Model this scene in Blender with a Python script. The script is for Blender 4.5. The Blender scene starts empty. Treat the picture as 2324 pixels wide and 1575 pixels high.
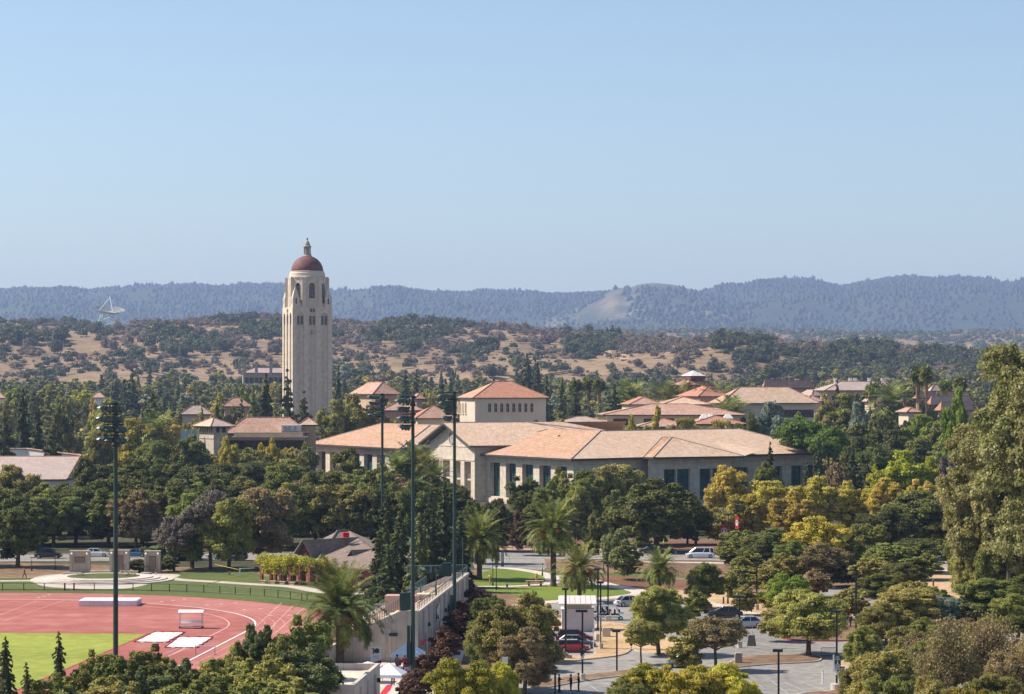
import bpy, bmesh, math, random
import numpy as np
from mathutils import Vector, Matrix, noise
R = math.radians
scene = bpy.context.scene
COL = scene.collection
# ---------------------------------------------------------------- camera
F = 5649.0      # focal length in units of a 2324 px wide picture
HZ = 875.6      # row of the true horizon in that picture
CH = 30.0       # eye height: upper row of a stadium
cam_d = bpy.data.cameras.new('camera'); cam = bpy.data.objects.new('camera', cam_d); COL.objects.link(cam)
cam.location = (0, 0, CH); cam.rotation_euler = (R(90), 0, 0)
cam_d.sensor_width = 36; cam_d.lens = 36*F/2324.0; cam_d.shift_y = (HZ-787.5)/2324.0
cam_d.clip_start = 1; cam_d.clip_end = 60000
scene.camera = cam
# ---------------------------------------------------------------- sky and sun
SUN_EL, SUN_BEH = 46.0, 12.0           # sun to the left and somewhat beyond the scene
sd = Vector((-math.cos(R(SUN_BEH))*math.cos(R(SUN_EL)), math.sin(R(SUN_BEH))*math.cos(R(SUN_EL)), math.sin(R(SUN_EL))))
w = bpy.data.worlds.new('World'); scene.world = w; w.use_nodes = True
nt = w.node_tree; bg = nt.nodes['Background']; sky = nt.nodes.new('ShaderNodeTexSky')
sky.sky_type = 'NISHITA'; sky.sun_disc = False; sky.sun_elevation = R(SUN_EL)
sky.sun_rotation = math.atan2(sd.x, sd.y)
sky.air_density = 1.0; sky.dust_density = 0.8; sky.ozone_density = 2.3; sky.altitude = 0
nt.links.new(sky.outputs[0], bg.inputs[0]); bg.inputs[1].default_value = 0.098
sl = bpy.data.lights.new('sun', 'SUN'); sl.energy = 5.0; sl.angle = R(0.5); sl.color = (1, .91, .77)
so = bpy.data.objects.new('sun', sl); COL.objects.link(so)
so.rotation_euler = sd.to_track_quat('Z', 'Y').to_euler()
scene.view_settings.view_transform = 'Standard'; scene.view_settings.look = 'None'
scene.view_settings.exposure = 0.62; scene.view_settings.gamma = 1
scene.cycles.volume_bounces = 0; scene.cycles.transparent_max_bounces = 8; scene.cycles.max_bounces = 6

# ---------------------------------------------------------------- placing by picture reading
def at(px, py, z=0.0):                 # ground position of a point of known height
    D = (CH-z)*F/(py-HZ); return ((px-1162)*D/F, D)
def PD(px, py, D): return Vector(((px-1162)*D/F, D, CH-(py-HZ)*D/F))
def GV(px, py, z=0.0): x, y = at(px, py, z); return Vector((x, y, z))
def zat(py, D): return CH-(py-HZ)*D/F
def gy(D): return HZ+CH*F/D

# ---------------------------------------------------------------- materials
MATS = {}
def _mat(name):
    m = bpy.data.materials.new(name); m.use_nodes = True; MATS[name] = m
    n = m.node_tree; b = n.nodes['Principled BSDF']; return m, n, b
def ramp(n, fac, cols, pos=None):
    r = n.nodes.new('ShaderNodeValToRGB'); el = r.color_ramp.elements
    pos = pos or [i/(len(cols)-1) for i in range(len(cols))]
    el[0].position = pos[0]; el[0].color = (*cols[0], 1); el[1].position = pos[-1]; el[1].color = (*cols[-1], 1)
    for p, c in zip(pos[1:-1], cols[1:-1]): e = el.new(p); e.color = (*c, 1)
    n.links.new(fac, r.inputs[0]); return r.outputs[0]
def noi(n, scale, detail=4, coord='Object', vec=None, rough=.6, stretch=None):
    if vec is None:
        tc = n.nodes.new('ShaderNodeTexCoord'); vec = tc.outputs[coord]
    if stretch:
        mp = n.nodes.new('ShaderNodeMapping'); mp.inputs['Scale'].default_value = stretch; n.links.new(vec, mp.inputs[0]); vec = mp.outputs[0]
    t = n.nodes.new('ShaderNodeTexNoise'); t.inputs['Scale'].default_value = scale; t.inputs['Detail'].default_value = detail
    t.inputs['Roughness'].default_value = rough; n.links.new(vec, t.inputs['Vector']); return t.outputs[0]
def mix(n, a, b, f, mode='MIX'):
    m = n.nodes.new('ShaderNodeMix'); m.data_type = 'RGBA'; m.blend_type = mode
    for s, v in ((m.inputs[0], f), (m.inputs[6], a), (m.inputs[7], b)):
        if isinstance(v, (int, float)): s.default_value = v
        elif isinstance(v, tuple): s.default_value = (*v, 1)
        else: n.links.new(v, s)
    return m.outputs[2]
def vary(c, k): return tuple(min(1, max(0, v*k)) for v in c)
def plain(name, c, rough=.7, metal=0, var=.15, scale=1.5, spec=.3, bump=0, c2=None):
    m, n, b = _mat(name)
    c2 = c2 or vary(c, 1-var*1.6)
    f = noi(n, scale, 5); o = ramp(n, f, [c2, c, vary(c, 1+var)], [.3, .52, .72]); n.links.new(o, b.inputs['Base Color'])
    b.inputs['Roughness'].default_value = rough; b.inputs['Metallic'].default_value = metal; b.inputs['Specular IOR Level'].default_value = spec
    if bump:
        bm_ = n.nodes.new('ShaderNodeBump'); bm_.inputs['Strength'].default_value = bump; bm_.inputs['Distance'].default_value = .05
        n.links.new(noi(n, scale*12, 3), bm_.inputs['Height']); n.links.new(bm_.outputs[0], b.inputs['Normal'])
    return m
def patchy(name, cols, s1=.02, s2=.4, rough=.95, stretch=None, pos=None, k=.55):
    m, n, b = _mat(name)
    a = noi(n, s1, 6, stretch=stretch); c = noi(n, s2, 5)
    mm = n.nodes.new('ShaderNodeMath'); mm.operation = 'MULTIPLY_ADD'; n.links.new(c, mm.inputs[0]); mm.inputs[1].default_value = k
    m2 = n.nodes.new('ShaderNodeMath'); m2.operation = 'MULTIPLY'; m2.inputs[1].default_value = 1-k; n.links.new(a, m2.inputs[0]); n.links.new(m2.outputs[0], mm.inputs[2])
    n.links.new(ramp(n, mm.outputs[0], cols, pos or [.36+.28*i/(len(cols)-1) for i in range(len(cols))]), b.inputs['Base Color'])
    b.inputs['Roughness'].default_value = rough; b.inputs['Specular IOR Level'].default_value = .15
    return m
def foliage(name, dark, light, tint=None, trans=.34):
    m, n, b = _mat(name); L = n.links
    g = n.nodes.new('ShaderNodeNewGeometry'); oi = n.nodes.new('ShaderNodeObjectInfo')
    wv = n.nodes.new('ShaderNodeVectorMath'); wv.operation = 'ADD'
    tc = n.nodes.new('ShaderNodeTexCoord'); L.new(tc.outputs['Object'], wv.inputs[0])
    sc = n.nodes.new('ShaderNodeVectorMath'); sc.operation = 'SCALE'; sc.inputs[0].default_value = (37, 11, 5); L.new(oi.outputs['Random'], sc.inputs['Scale']); L.new(sc.outputs[0], wv.inputs[1])
    f1 = noi(n, .55, 2, vec=wv.outputs[0])
    f2 = g.outputs['Random Per Island']
    a = n.nodes.new('ShaderNodeMath'); a.operation = 'MULTIPLY_ADD'; L.new(f2, a.inputs[0]); a.inputs[1].default_value = .35; L.new(f1, a.inputs[2])
    c = ramp(n, a.outputs[0], [dark, light] if not tint else [dark, light, tint], [.38, .82] if not tint else [.36, .66, .92])
    hs = n.nodes.new('ShaderNodeHueSaturation'); mr = n.nodes.new('ShaderNodeMapRange'); mr.inputs[3].default_value = .95; mr.inputs[4].default_value = 1.65
    L.new(oi.outputs['Random'], mr.inputs[0]); L.new(mr.outputs[0], hs.inputs['Value']); L.new(c, hs.inputs['Color'])
    mh = n.nodes.new('ShaderNodeMapRange'); mh.inputs[3].default_value = .485; mh.inputs[4].default_value = .515
    fr = n.nodes.new('ShaderNodeMath'); fr.operation = 'FRACT'; ml = n.nodes.new('ShaderNodeMath'); ml.operation = 'MULTIPLY'; ml.inputs[1].default_value = 7.3
    L.new(oi.outputs['Random'], ml.inputs[0]); L.new(ml.outputs[0], fr.inputs[0]); L.new(fr.outputs[0], mh.inputs[0]); L.new(mh.outputs[0], hs.inputs['Hue'])
    L.new(hs.outputs[0], b.inputs['Base Color']); b.inputs['Roughness'].default_value = .6; b.inputs['Specular IOR Level'].default_value = .22
    if trans:
        t = n.nodes.new('ShaderNodeBsdfTranslucent'); L.new(hs.outputs[0], t.inputs[0]); mx = n.nodes.new('ShaderNodeMixShader'); mx.inputs[0].default_value = trans
        L.new(b.outputs[0], mx.inputs[1]); L.new(t.outputs[0], mx.inputs[2]); L.new(mx.outputs[0], n.nodes['Material Output'].inputs[0])
    return m
def bricky(name, c1, c2, mortar, bw, bh, ms, big=None, rough=.85, off=.5, bump=.4, patch=None, ps=.12):
    """brick / tile / panel pattern on the mesh's metre UVs"""
    m, n, b = _mat(name); L = n.links
    tc = n.nodes.new('ShaderNodeTexCoord')
    t = n.nodes.new('ShaderNodeTexBrick'); L.new(tc.outputs['UV'], t.inputs['Vector'])
    t.inputs['Scale'].default_value = 1; t.inputs['Brick Width'].default_value = bw; t.inputs['Row Height'].default_value = bh
    t.inputs['Mortar Size'].default_value = ms; t.inputs['Mortar Smooth'].default_value = .2; t.offset = off
    t.inputs['Color1'].default_value = (*c1, 1); t.inputs['Color2'].default_value = (*c2, 1); t.inputs['Mortar'].default_value = (*mortar, 1)
    f = noi(n, ps, 5, coord='UV')
    o = t.outputs[0]
    if patch: o = mix(n, o, patch, ramp(n, f, [(0, 0, 0), (.4,)*3], [.45, .7]))
    o = mix(n, o, ramp(n, noi(n, .6, 5, coord='UV'), [(.8,)*3, (1.12,)*3], [.3, .7]), 1.0, 'MULTIPLY')
    L.new(o, b.inputs['Base Color']); b.inputs['Roughness'].default_value = rough; b.inputs['Specular IOR Level'].default_value = .2
    if bump:
        bn = n.nodes.new('ShaderNodeBump'); bn.inputs['Strength'].default_value = bump; bn.inputs['Distance'].default_value = .04; bn.invert = True
        L.new(t.outputs['Fac'], bn.inputs['Height']); L.new(bn.outputs[0], b.inputs['Normal'])
    return m
M = MATS
# ground
patchy('dry_ground', [(.10, .062, .04), (.19, .12, .075), (.30, .20, .12)], .05, .6)
patchy('dry_grass', [(.12, .085, .05), (.24, .165, .095), (.34, .24, .14)], .006, .09)
patchy('straw', [(.30, .19, .10), (.46, .31, .17), (.56, .40, .24)], .15, 1.6)
patchy('mulch', [(.09, .045, .028), (.17, .085, .05), (.24, .13, .08)], .2, 2.2)
patchy('asphalt', [(.15, .14, .13), (.25, .235, .215), (.33, .31, .285)], .05, .9, .9)
patchy('concrete', [(.40, .34, .29), (.53, .46, .40), (.62, .55, .49)], .15, 1.5, .9)
patchy('pale_paving', [(.36, .315, .27), (.46, .405, .35), (.52, .46, .40)], .3, 2.5, .9)
patchy('lawn', [(.10, .135, .018), (.135, .185, .024), (.18, .23, .04)], .06, 1.4, .9, stretch=(1, .35, 1))
patchy('turf_dark', [(.065, .08, .022), (.09, .115, .03), (.13, .15, .045)], .06, 1.0, .9)
patchy('infield', [(.19, .22, .035), (.26, .295, .05), (.34, .36, .075)], .035, .6, .9, stretch=(.4, 1.2, 1))
patchy('track_red', [(.27, .082, .066), (.335, .108, .088), (.42, .17, .14)], .03, .25, .8, stretch=(.5, 1.4, 1))
patchy('track_lane', [(.31, .10, .083), (.37, .13, .108), (.43, .17, .145)], .04, .3, .8)
plain('white_line', (.75, .68, .66), .8, var=.08)
plain('pale_line', (.60, .38, .34), .8, var=.1)
plain('lot_line', (.38, .38, .37), .8, var=.12)
plain('kerb', (.50, .43, .37), .9, var=.15, scale=.8)
plain('red_kerb', (.36, .05, .045), .8, var=.2)
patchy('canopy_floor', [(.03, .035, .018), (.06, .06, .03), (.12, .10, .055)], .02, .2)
# foliage
foliage('oak_dark', (0.042, 0.05, 0.014), (0.165, 0.17, 0.045))
foliage('oak_mid', (0.065, 0.08, 0.016), (0.235, 0.245, 0.058))
foliage('olive', (0.115, 0.11, 0.026), (0.34, 0.31, 0.085))
foliage('olive_brown', (0.11, 0.085, 0.035), (0.31, 0.235, 0.11))
foliage('yellow_green', (0.116, 0.126, 0.015), (0.347, 0.304, 0.042), (0.483, 0.399, 0.053))
foliage('bright_green', (0.075, 0.1, 0.014), (0.24, 0.28, 0.04))
foliage('pine_green', (0.05, 0.08, 0.012), (0.15, 0.22, 0.028))
foliage('lime', (0.19, 0.21, 0.015), (0.42, 0.42, 0.04))
foliage('golden', (0.2, 0.165, 0.025), (0.4, 0.33, 0.06), (0.5, 0.41, 0.075))
foliage('conifer', (0.036, 0.048, 0.021), (0.125, 0.145, 0.058))
foliage('conifer_light', (0.07, 0.085, 0.028), (0.21, 0.235, 0.085))
foliage('grey_brown', (0.085, 0.072, 0.058), (0.2, 0.17, 0.135))
foliage('reddish', (0.05, 0.03, 0.02), (0.13, 0.075, 0.045))
foliage('blue_grey', (0.087, 0.116, 0.080), (0.246, 0.283, 0.210))
foliage('euc', (0.06, 0.068, 0.018), (0.2, 0.2, 0.062), (0.31, 0.27, 0.12))
foliage('palm', (0.03, 0.042, 0.01), (0.12, 0.14, 0.03), (0.28, 0.28, 0.075))
foliage('palm_dead', (0.174, 0.109, 0.051), (0.377, 0.246, 0.123))
foliage('fruit', (.36, .10, .02), (.62, .22, .05), trans=0)
foliage('hill_oak', (0.038, 0.048, 0.022), (0.115, 0.125, 0.055))
foliage('hill_brush', (0.1, 0.08, 0.06), (0.19, 0.15, 0.11), (0.25, 0.2, 0.14))
foliage('far_forest', (0.018, 0.028, 0.018), (0.048, 0.064, 0.038))
foliage('vine', (0.17, 0.19, 0.014), (0.4, 0.42, 0.035), (0.55, 0.48, 0.05))
plain('bark', (.12, .085, .06), .95, var=.3, scale=3)
plain('bark_grey', (.19, .155, .125), .95, var=.3, scale=3)
plain('bark_pale', (.36, .26, .19), .9, var=.3, scale=1.2)
# buildings
bricky('roof_tile', (.40, .21, .14), (.60, .41, .32), (.28, .16, .12), .34, .42, .045, patch=(.60, .40, .32))
bricky('roof_tile_pale', (.58, .37, .24), (.80, .61, .46), (.42, .28, .19), .34, .42, .055, patch=(.66, .50, .42))
bricky('roof_tile_salmon', (.38, .205, .12), (.53, .35, .235), (.34, .20, .13), .9, .42, .02, patch=(.54, .33, .25))
bricky('roof_tile_red', (.39, .18, .115), (.50, .26, .17), (.30, .14, .09), .5, .5, .03, patch=(.50, .20, .14))
bricky('roof_tile_grey', (.42, .32, .28), (.56, .46, .41), (.28, .2, .17), .34, .42, .05, patch=(.52, .42, .38))
bricky('shingle', (.22, .165, .135), (.31, .235, .195), (.15, .11, .09), .5, .35, .03, patch=(.20, .15, .13))
bricky('brick_red', (.24, .07, .05), (.32, .10, .07), (.22, .12, .10), .3, .12, .02)
bricky('stone_panel', (.56, .475, .38), (.60, .51, .41), (.36, .30, .24), 2.4, 1.35, .03, bump=.3, off=0)
bricky('stone_tan', (.46, .38, .30), (.49, .405, .32), (.33, .27, .215), 2.2, 1.5, .025, bump=.2, off=0)
bricky('tower_stone', (.61, .53, .42), (.65, .565, .45), (.54, .47, .375), 2.5, 1.1, .02, bump=.1)
bricky('stand_concrete', (.54, .465, .41), (.58, .50, .44), (.38, .33, .29), 1.2, 9, .03, bump=.3, off=0)
plain('stucco', (.60, .50, .36), .9, var=.07, scale=.2)
plain('stucco_pale', (.56, .49, .40), .9, var=.07, scale=.2)
plain('stucco_tan', (.47, .34, .22), .9, var=.08, scale=.3)
plain('stucco_pink', (.46, .30, .24), .9, var=.08, scale=.3)
plain('white_wall', (.72, .70, .66), .85, var=.06, scale=.4)
plain('beige_roof', (.60, .52, .42), .9, var=.12, scale=.35)
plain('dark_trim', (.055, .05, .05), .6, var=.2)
plain('copper_trim', (.10, .085, .08), .5, var=.2)
plain('grey_metal', (.34, .35, .36), .5, .4, .1)
plain('dark_window', (.018, .022, .024), .12, var=.3, spec=.6)
plain('tinted_glass', (.03, .105, .11), .08, var=.5, scale=.3, spec=.7)
plain('solar', (.20, .21, .25), .35, var=.12, spec=.5)
plain('frame_dark', (.02, .03, .03), .5)
plain('teal_panel', (.30, .42, .43), .6, var=.1)
plain('dome_red', (.17, .06, .055), .7, var=.35, scale=.5, c2=(.11, .04, .04))
plain('stone_grey', (.34, .31, .27), .9, var=.15)
plain('white_paint', (.80, .80, .79), .5, var=.04)
plain('pale_pink', (.66, .56, .54), .7, var=.06)
plain('mat_cloth', (.72, .66, .67), .8, var=.1, scale=.7)
plain('tarp', (.72, .68, .64), .9, var=.1, scale=.6)
plain('pole_green', (.018, .050, .045), .45, var=.15, spec=.4)
plain('lamp_green', (.05, .085, .075), .35, var=.25, spec=.6)
plain('black_metal', (.018, .018, .02), .45, var=.2, spec=.4)
plain('rail_green', (.10, .17, .18), .5, var=.1)
plain('dish_frame', (.62, .80, .84), .6, var=.05)
plain('dish_grey', (.24, .235, .23), .6, var=.1)
plain('wood_pale', (.50, .36, .24), .85, var=.2, scale=4)
plain('wood_brown', (.17, .085, .05), .85, var=.2, scale=4)
plain('red', (.55, .02, .03), .6, var=.1)
plain('cardinal', (.36, .012, .03), .7, var=.1)
plain('yellow', (.80, .55, .02), .7, var=.1)
plain('orange', (.75, .30, .02), .8, var=.1)
plain('blue_sign', (.02, .06, .22), .5, var=.1)
plain('tent_white', (.80, .84, .90), .7, var=.03)
plain('skin', (.50, .30, .21), .6, var=.05); plain('skin_dark', (.18, .10, .07), .6, var=.05)
plain('cloth_black', (.015, .015, .018), .85); plain('cloth_green', (.03, .06, .04), .85); plain('cloth_grey', (.22, .23, .25), .85)
plain('cloth_yellow', (.75, .42, .02), .85); plain('cloth_tan', (.40, .30, .20), .85); plain('cloth_navy', (.02, .03, .07), .85)
plain('cloth_white', (.70, .70, .68), .85); plain('cloth_lime', (.25, .62, .08), .8)
plain('hair', (.03, .02, .015), .7)
plain('rubber', (.012, .012, .012), .8); plain('rim', (.45, .46, .48), .3, .8, .05)
plain('lamp_glass', (.75, .74, .70), .2, var=.02); plain('tail_red', (.35, .01, .01), .25, var=.02)
plain('globe_white', (.85, .84, .80), .4, var=.03)
for nm, c in (('car_white', (.75, .76, .77)), ('car_silver', (.48, .50, .52)), ('car_black', (.012, .013, .015)), ('car_red', (.33, .008, .02)), ('car_burgundy', (.13, .008, .02)),
              ('car_grey', (.10, .11, .125)), ('car_blue', (.05, .14, .32))):
    m = plain(nm, c, .25, var=.02, spec=.5); m.node_tree.nodes['Principled BSDF'].inputs['Coat Weight'].default_value = .7

# ---------------------------------------------------------------- mesh builder
class MB:
    def __init__(s): s.v = []; s.f = []; s.m = []
    def poly(s, pts, mi=0):
        b = len(s.v); s.v += [tuple(p) for p in pts]; s.f.append(tuple(range(b, b+len(pts)))); s.m.append(mi); return s
    def mesh(s, vs, fs, mi=0):
        b = len(s.v); s.v += [tuple(p) for p in vs]
        for f in fs: s.f.append(tuple(b+i for i in f)); s.m.append(mi)
        return s
    def box(s, c, d, rz=0, mi=0, top=1.0):
        cx, cy, cz = c; a, b, h = d[0]/2, d[1]/2, d[2]/2; co, si = math.cos(rz), math.sin(rz); vs = []
        for z, k in ((-h, 1), (h, top)):
            for x, y in ((-a, -b), (a, -b), (a, b), (-a, b)):
                x *= k; y *= k; vs.append((cx+x*co-y*si, cy+x*si+y*co, cz+z))
        return s.mesh(vs, [(3, 2, 1, 0), (4, 5, 6, 7), (0, 1, 5, 4), (1, 2, 6, 5), (2, 3, 7, 6), (3, 0, 4, 7)], mi)
    def prism(s, poly, z0, z1, mi=0, bottom=True):
        n = len(poly); a = sum(poly[i][0]*poly[(i+1) % n][1]-poly[(i+1) % n][0]*poly[i][1] for i in range(n))
        if a < 0: poly = list(poly)[::-1]
        vs = [(p[0], p[1], z0) for p in poly]+[(p[0], p[1], z1) for p in poly]
        fs = [tuple(range(n, 2*n))]+[(i, (i+1) % n, n+(i+1) % n, n+i) for i in range(n)]
        if bottom: fs.append(tuple(range(n-1, -1, -1)))
        return s.mesh(vs, fs, mi)
    def tube(s, pts, rad, n=8, mi=0, cap=True):
        pts = [Vector(p) for p in pts]; rad = [rad]*len(pts) if isinstance(rad, (int, float)) else rad
        vs = []; up = Vector((0, 0, 1)); prev = None
        for i, p in enumerate(pts):
            t = (pts[min(i+1, len(pts)-1)]-pts[max(i-1, 0)]).normalized()
            a = t.cross(prev if prev is not None else (Vector((1, 0, 0)) if abs(t.z) > .9 else up)).normalized() if prev is None else (prev-t*prev.dot(t)).normalized()
            prev = a; b = t.cross(a)
            for k in range(n):
                q = 2*math.pi*k/n; vs.append(p+a*(math.cos(q)*rad[i])+b*(math.sin(q)*rad[i]))
        fs = [(i*n+k, i*n+(k+1) % n, (i+1)*n+(k+1) % n, (i+1)*n+k) for i in range(len(pts)-1) for k in range(n)]
        if cap: fs += [tuple(range(n-1, -1, -1)), tuple((len(pts)-1)*n+k for k in range(n))]
        return s.mesh(vs, fs, mi)
    def lathe(s, prof, n=16, c=(0, 0), mi=0, rz=0, cap=True):
        vs = [(c[0]+r*math.cos(rz+2*math.pi*k/n), c[1]+r*math.sin(rz+2*math.pi*k/n), z) for r, z in prof for k in range(n)]
        fs = [(i*n+k, i*n+(k+1) % n, (i+1)*n+(k+1) % n, (i+1)*n+k) for i in range(len(prof)-1) for k in range(n)]
        if cap: fs += [tuple(range(n-1, -1, -1)), tuple((len(prof)-1)*n+k for k in range(n))]
        return s.mesh(vs, fs, mi)
    def ball(s, c, r, n=10, mi=0, sz=1):
        return s.lathe([(max(r*math.sin(math.pi*i/n), .001), c[2]-r*sz*math.cos(math.pi*i/n)) for i in range(n+1)], n+2, (c[0], c[1]), mi, cap=False)
    def build(s, name, mats, parent=None, loc=None, smooth=False, label=None, world=True, **kw):
        """with a parent and world=True the vertices are world coordinates of an unrotated parent"""
        mats = mats if isinstance(mats, (list, tuple)) else [mats]
        o3 = Vector((0, 0, 0))
        if parent is not None and world:
            r = parent
            while r.parent: r = r.parent
            o3 = r.location.copy()
        elif loc is not None and world: o3 = Vector(loc)
        vs = [(p[0]-o3.x, p[1]-o3.y, p[2]-o3.z) for p in s.v]
        me = bpy.data.meshes.new(name); me.from_pydata(vs, [], s.f)
        for m in mats: me.materials.append(M[m] if isinstance(m, str) else m)
        me.polygons.foreach_set('material_index', s.m)
        if smooth: me.polygons.foreach_set('use_smooth', [True]*len(s.f))
        uv = me.uv_layers.new(name='UVMap'); data = np.zeros(len(me.loops)*2)
        me.update()
        for p in me.polygons:
            nn = p.normal; u = Vector((0, 0, 1)).cross(nn)
            u = Vector((1, 0, 0)) if u.length < 1e-3 else u.normalized(); v = nn.cross(u)
            for li in p.loop_indices:
                c = me.vertices[me.loops[li].vertex_index].co; data[2*li] = c.dot(u); data[2*li+1] = c.dot(v)
        uv.data.foreach_set('uv', data)
        o = bpy.data.objects.new(name, me); COL.objects.link(o)
        if parent is not None: o.parent = parent
        elif loc is not None: o.location = loc
        if label: o['label'] = label
        for k, q in kw.items(): o[k] = q
        return o
def thing(name, label, cat, loc=(0, 0, 0), rz=0, group=None):
    o = bpy.data.objects.new(name, None); COL.objects.link(o); o.location = loc; o.rotation_euler = (0, 0, rz)
    o['label'] = label; o['category'] = cat; o.empty_display_size = .2
    if group: o['group'] = group
    return o
def tag(o, label, cat, group=None):
    o['label'] = label; o['category'] = cat
    if group: o['group'] = group
    return o
def copy_tree(o, parent=None):
    c = o.copy(); COL.objects.link(c)
    if parent is not None: c.parent = parent
    for ch in o.children: copy_tree(ch, c)
    return c
def place(o, loc, rz=0, sc=None):
    o.location = loc; o.rotation_euler = (0, 0, rz)
    if sc is not None: o.scale = sc if isinstance(sc, (tuple, list)) else (sc,)*3
    return o
FOOT = []
# ---------------------------------------------------------------- terrain
def lerp_tab(x, xs, ys): return float(np.interp(x, xs, ys))
CA_X = [-600, 0, 100, 200, 400, 600, 780, 900, 1050, 1150, 1300, 1430, 1550, 1700, 1800, 2000, 2200, 2324, 3000]
CA_Y = [745, 736, 738, 742, 736, 734, 748, 744, 750, 756, 768, 774, 776, 783, 796, 803, 822, 836, 850]
CD_Y = [3500, 3400, 3400, 3300, 3400, 3500, 3300, 3200, 3100, 3000, 2900, 2700, 2600, 2500, 2500, 2500, 2500, 2500, 2500]
C2_X = [-600, 900, 1200, 1300, 1450, 1660, 1800, 2000, 2150, 2324, 3000]
C2_Y = [800, 790, 765, 757, 756, 752, 757, 760, 758, 757, 760]
CM_X = [-700, 0, 60, 130, 200, 300, 400, 500, 620, 760, 850, 950, 1050, 1120, 1200, 1250, 1360, 1500, 1600, 1708, 1743, 1826, 1912, 2032, 2120, 2209, 2289, 2324, 3100]
CM_Y = [664, 664, 658, 658, 663, 655, 649, 652, 648, 664, 662, 668, 668, 663, 665, 672, 666, 666, 662, 652, 642, 637, 653, 632, 634, 632, 644, 640, 645]
def fbm(x, y, s, o=4): return noise.fractal(Vector((x/s, y/s, .37)), 1.0, 2.0, o)
def smooth(t): t = max(0, min(1, t)); return t*t*(3-2*t)
def hill_h(px, D):
    X = (px-1162)*D/F; zc = 0
    if D <= 1000: return 0.0
    Dc = lerp_tab(px, CA_X, CD_Y); zc = zat(lerp_tab(px, CA_X, CA_Y), Dc)
    base = lerp_tab(D, [1000, 1150, 1300, 1700, 2200], [0, 5, 9, 20, 34])
    nz = fbm(X, D, 420, 4)*15+(noise.ridged_multi_fractal(Vector((X/330, D/420, 5)), 1., 2., 4, 1., 2.)-1)*5+fbm(X+900, D, 110, 3)*3
    if D <= Dc:
        t = smooth((D-1900)/(Dc-1900)); a = base+(zc-base)*(t*.75+.25*max(0, (D-1900)/(Dc-1900)))
        h = a+nz*smooth((D-1500)/700)*(1-.75*smooth((D-Dc+250)/250))
    else:
        h = zc+nz*.25-(zc-22)*smooth((D-Dc)/1100)
    z2 = zat(lerp_tab(px, C2_X, C2_Y), 5900)
    if D > 4300: h = max(h, 25+(z2-25)*smooth((D-4300)/1600)*(1-.6*smooth((D-5950)/900))+fbm(X, D, 600, 4)*14*(1-.7*smooth((D-5300)/500)))
    return h
def mount_h(px, D):
    X = (px-1162)*D/F
    t = (D-6800)/(12500-6800); zc = zat(lerp_tab(px, CM_X, CM_Y), 12500)
    r = noise.ridged_multi_fractal(Vector((X/1900, D/2600, 2.1)), .9, 2.1, 5, 1.0, 2.0)-1.0
    h = 20+(zc-20)*(.55*smooth(t)+.45*max(0, min(1, t)))
    h += r*75*smooth(t*3)*(1-smooth((t-.72)/.25))
    if D > 12500: h = zc-(D-12500)*.12
    return h
SP_X = [1050, 1120, 1180, 1240, 1300, 1361, 1397, 1422, 1450, 1482, 1530, 1568, 1620, 1700, 1800]
SP_Y = [770, 752, 738, 716, 704, 676, 652, 654, 645, 641, 646, 656, 672, 705, 760]
def spur_h(px, D):
    zc = zat(lerp_tab(px, SP_X, SP_Y), 10400); t = (D-7600)/(10400-7600); X = (px-1162)*D/F
    h = 20+(zc-20)*(.45*smooth(t)+.55*max(0, min(1, t)))+noise.fractal(Vector((X/800, D/900, 7)), 1., 2., 5)*60*smooth(t*3)*(1-smooth((t-.75)/.25))
    if D > 10400: h = zc-(D-10400)*.35
    return h
def grid(name, fn, x0, x1, dx, Ds, mat):
    xs = np.arange(x0, x1+dx, dx); vs = []; nx = len(xs)
    for D in Ds:
        for px in xs: vs.append(((px-1162)*D/F, D, fn(px, D)))
    fs = [(j*nx+i, j*nx+i+1, (j+1)*nx+i+1, (j+1)*nx+i) for j in range(len(Ds)-1) for i in range(nx-1)]
    me = bpy.data.meshes.new(name); me.from_pydata(vs, [], fs); me.materials.append(M[mat])
    me.polygons.foreach_set('use_smooth', [True]*len(fs))
    o = bpy.data.objects.new(name, me); COL.objects.link(o); o['kind'] = 'structure'; return o
g = MB().poly([(-9000, -400, 0), (9000, -400, 0), (9000, 1002, 0), (-9000, 1002, 0)]); go = g.build('ground', 'dry_ground', kind='structure')
grid('hills', hill_h, -900, 3200, 14, list(np.concatenate([np.arange(1000, 2000, 50), np.arange(2000, 4400, 32), np.arange(4400, 7400, 90)])), 'dry_grass')
patchy('mountain_floor', [(.035, .05, .03), (.055, .07, .035), (.16, .13, .085)], .0008, .006, pos=[.35, .56, .70])
patchy('spur_grass', [(.04, .05, .03), (.085, .085, .05), (.22, .175, .105)], .0012, .006, pos=[.38, .50, .62])
grid('mountains', mount_h, -1100, 3400, 14, list(np.arange(6800, 13700, 110)), 'mountain_floor')
grid('ridge_spur', spur_h, 1050, 1800, 10, list(np.arange(7600, 11600, 90)), 'spur_grass')
# pale field on the second range
def ribbon_on(name, pts, mat, h_fn, lift=.6, D0=None):
    vs = []
    for (px, py, D) in pts: vs.append(((px-1162)*D/F, D, h_fn(px, D)+lift))
    o = MB().poly(vs).build(name, mat, kind='structure'); return o
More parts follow.
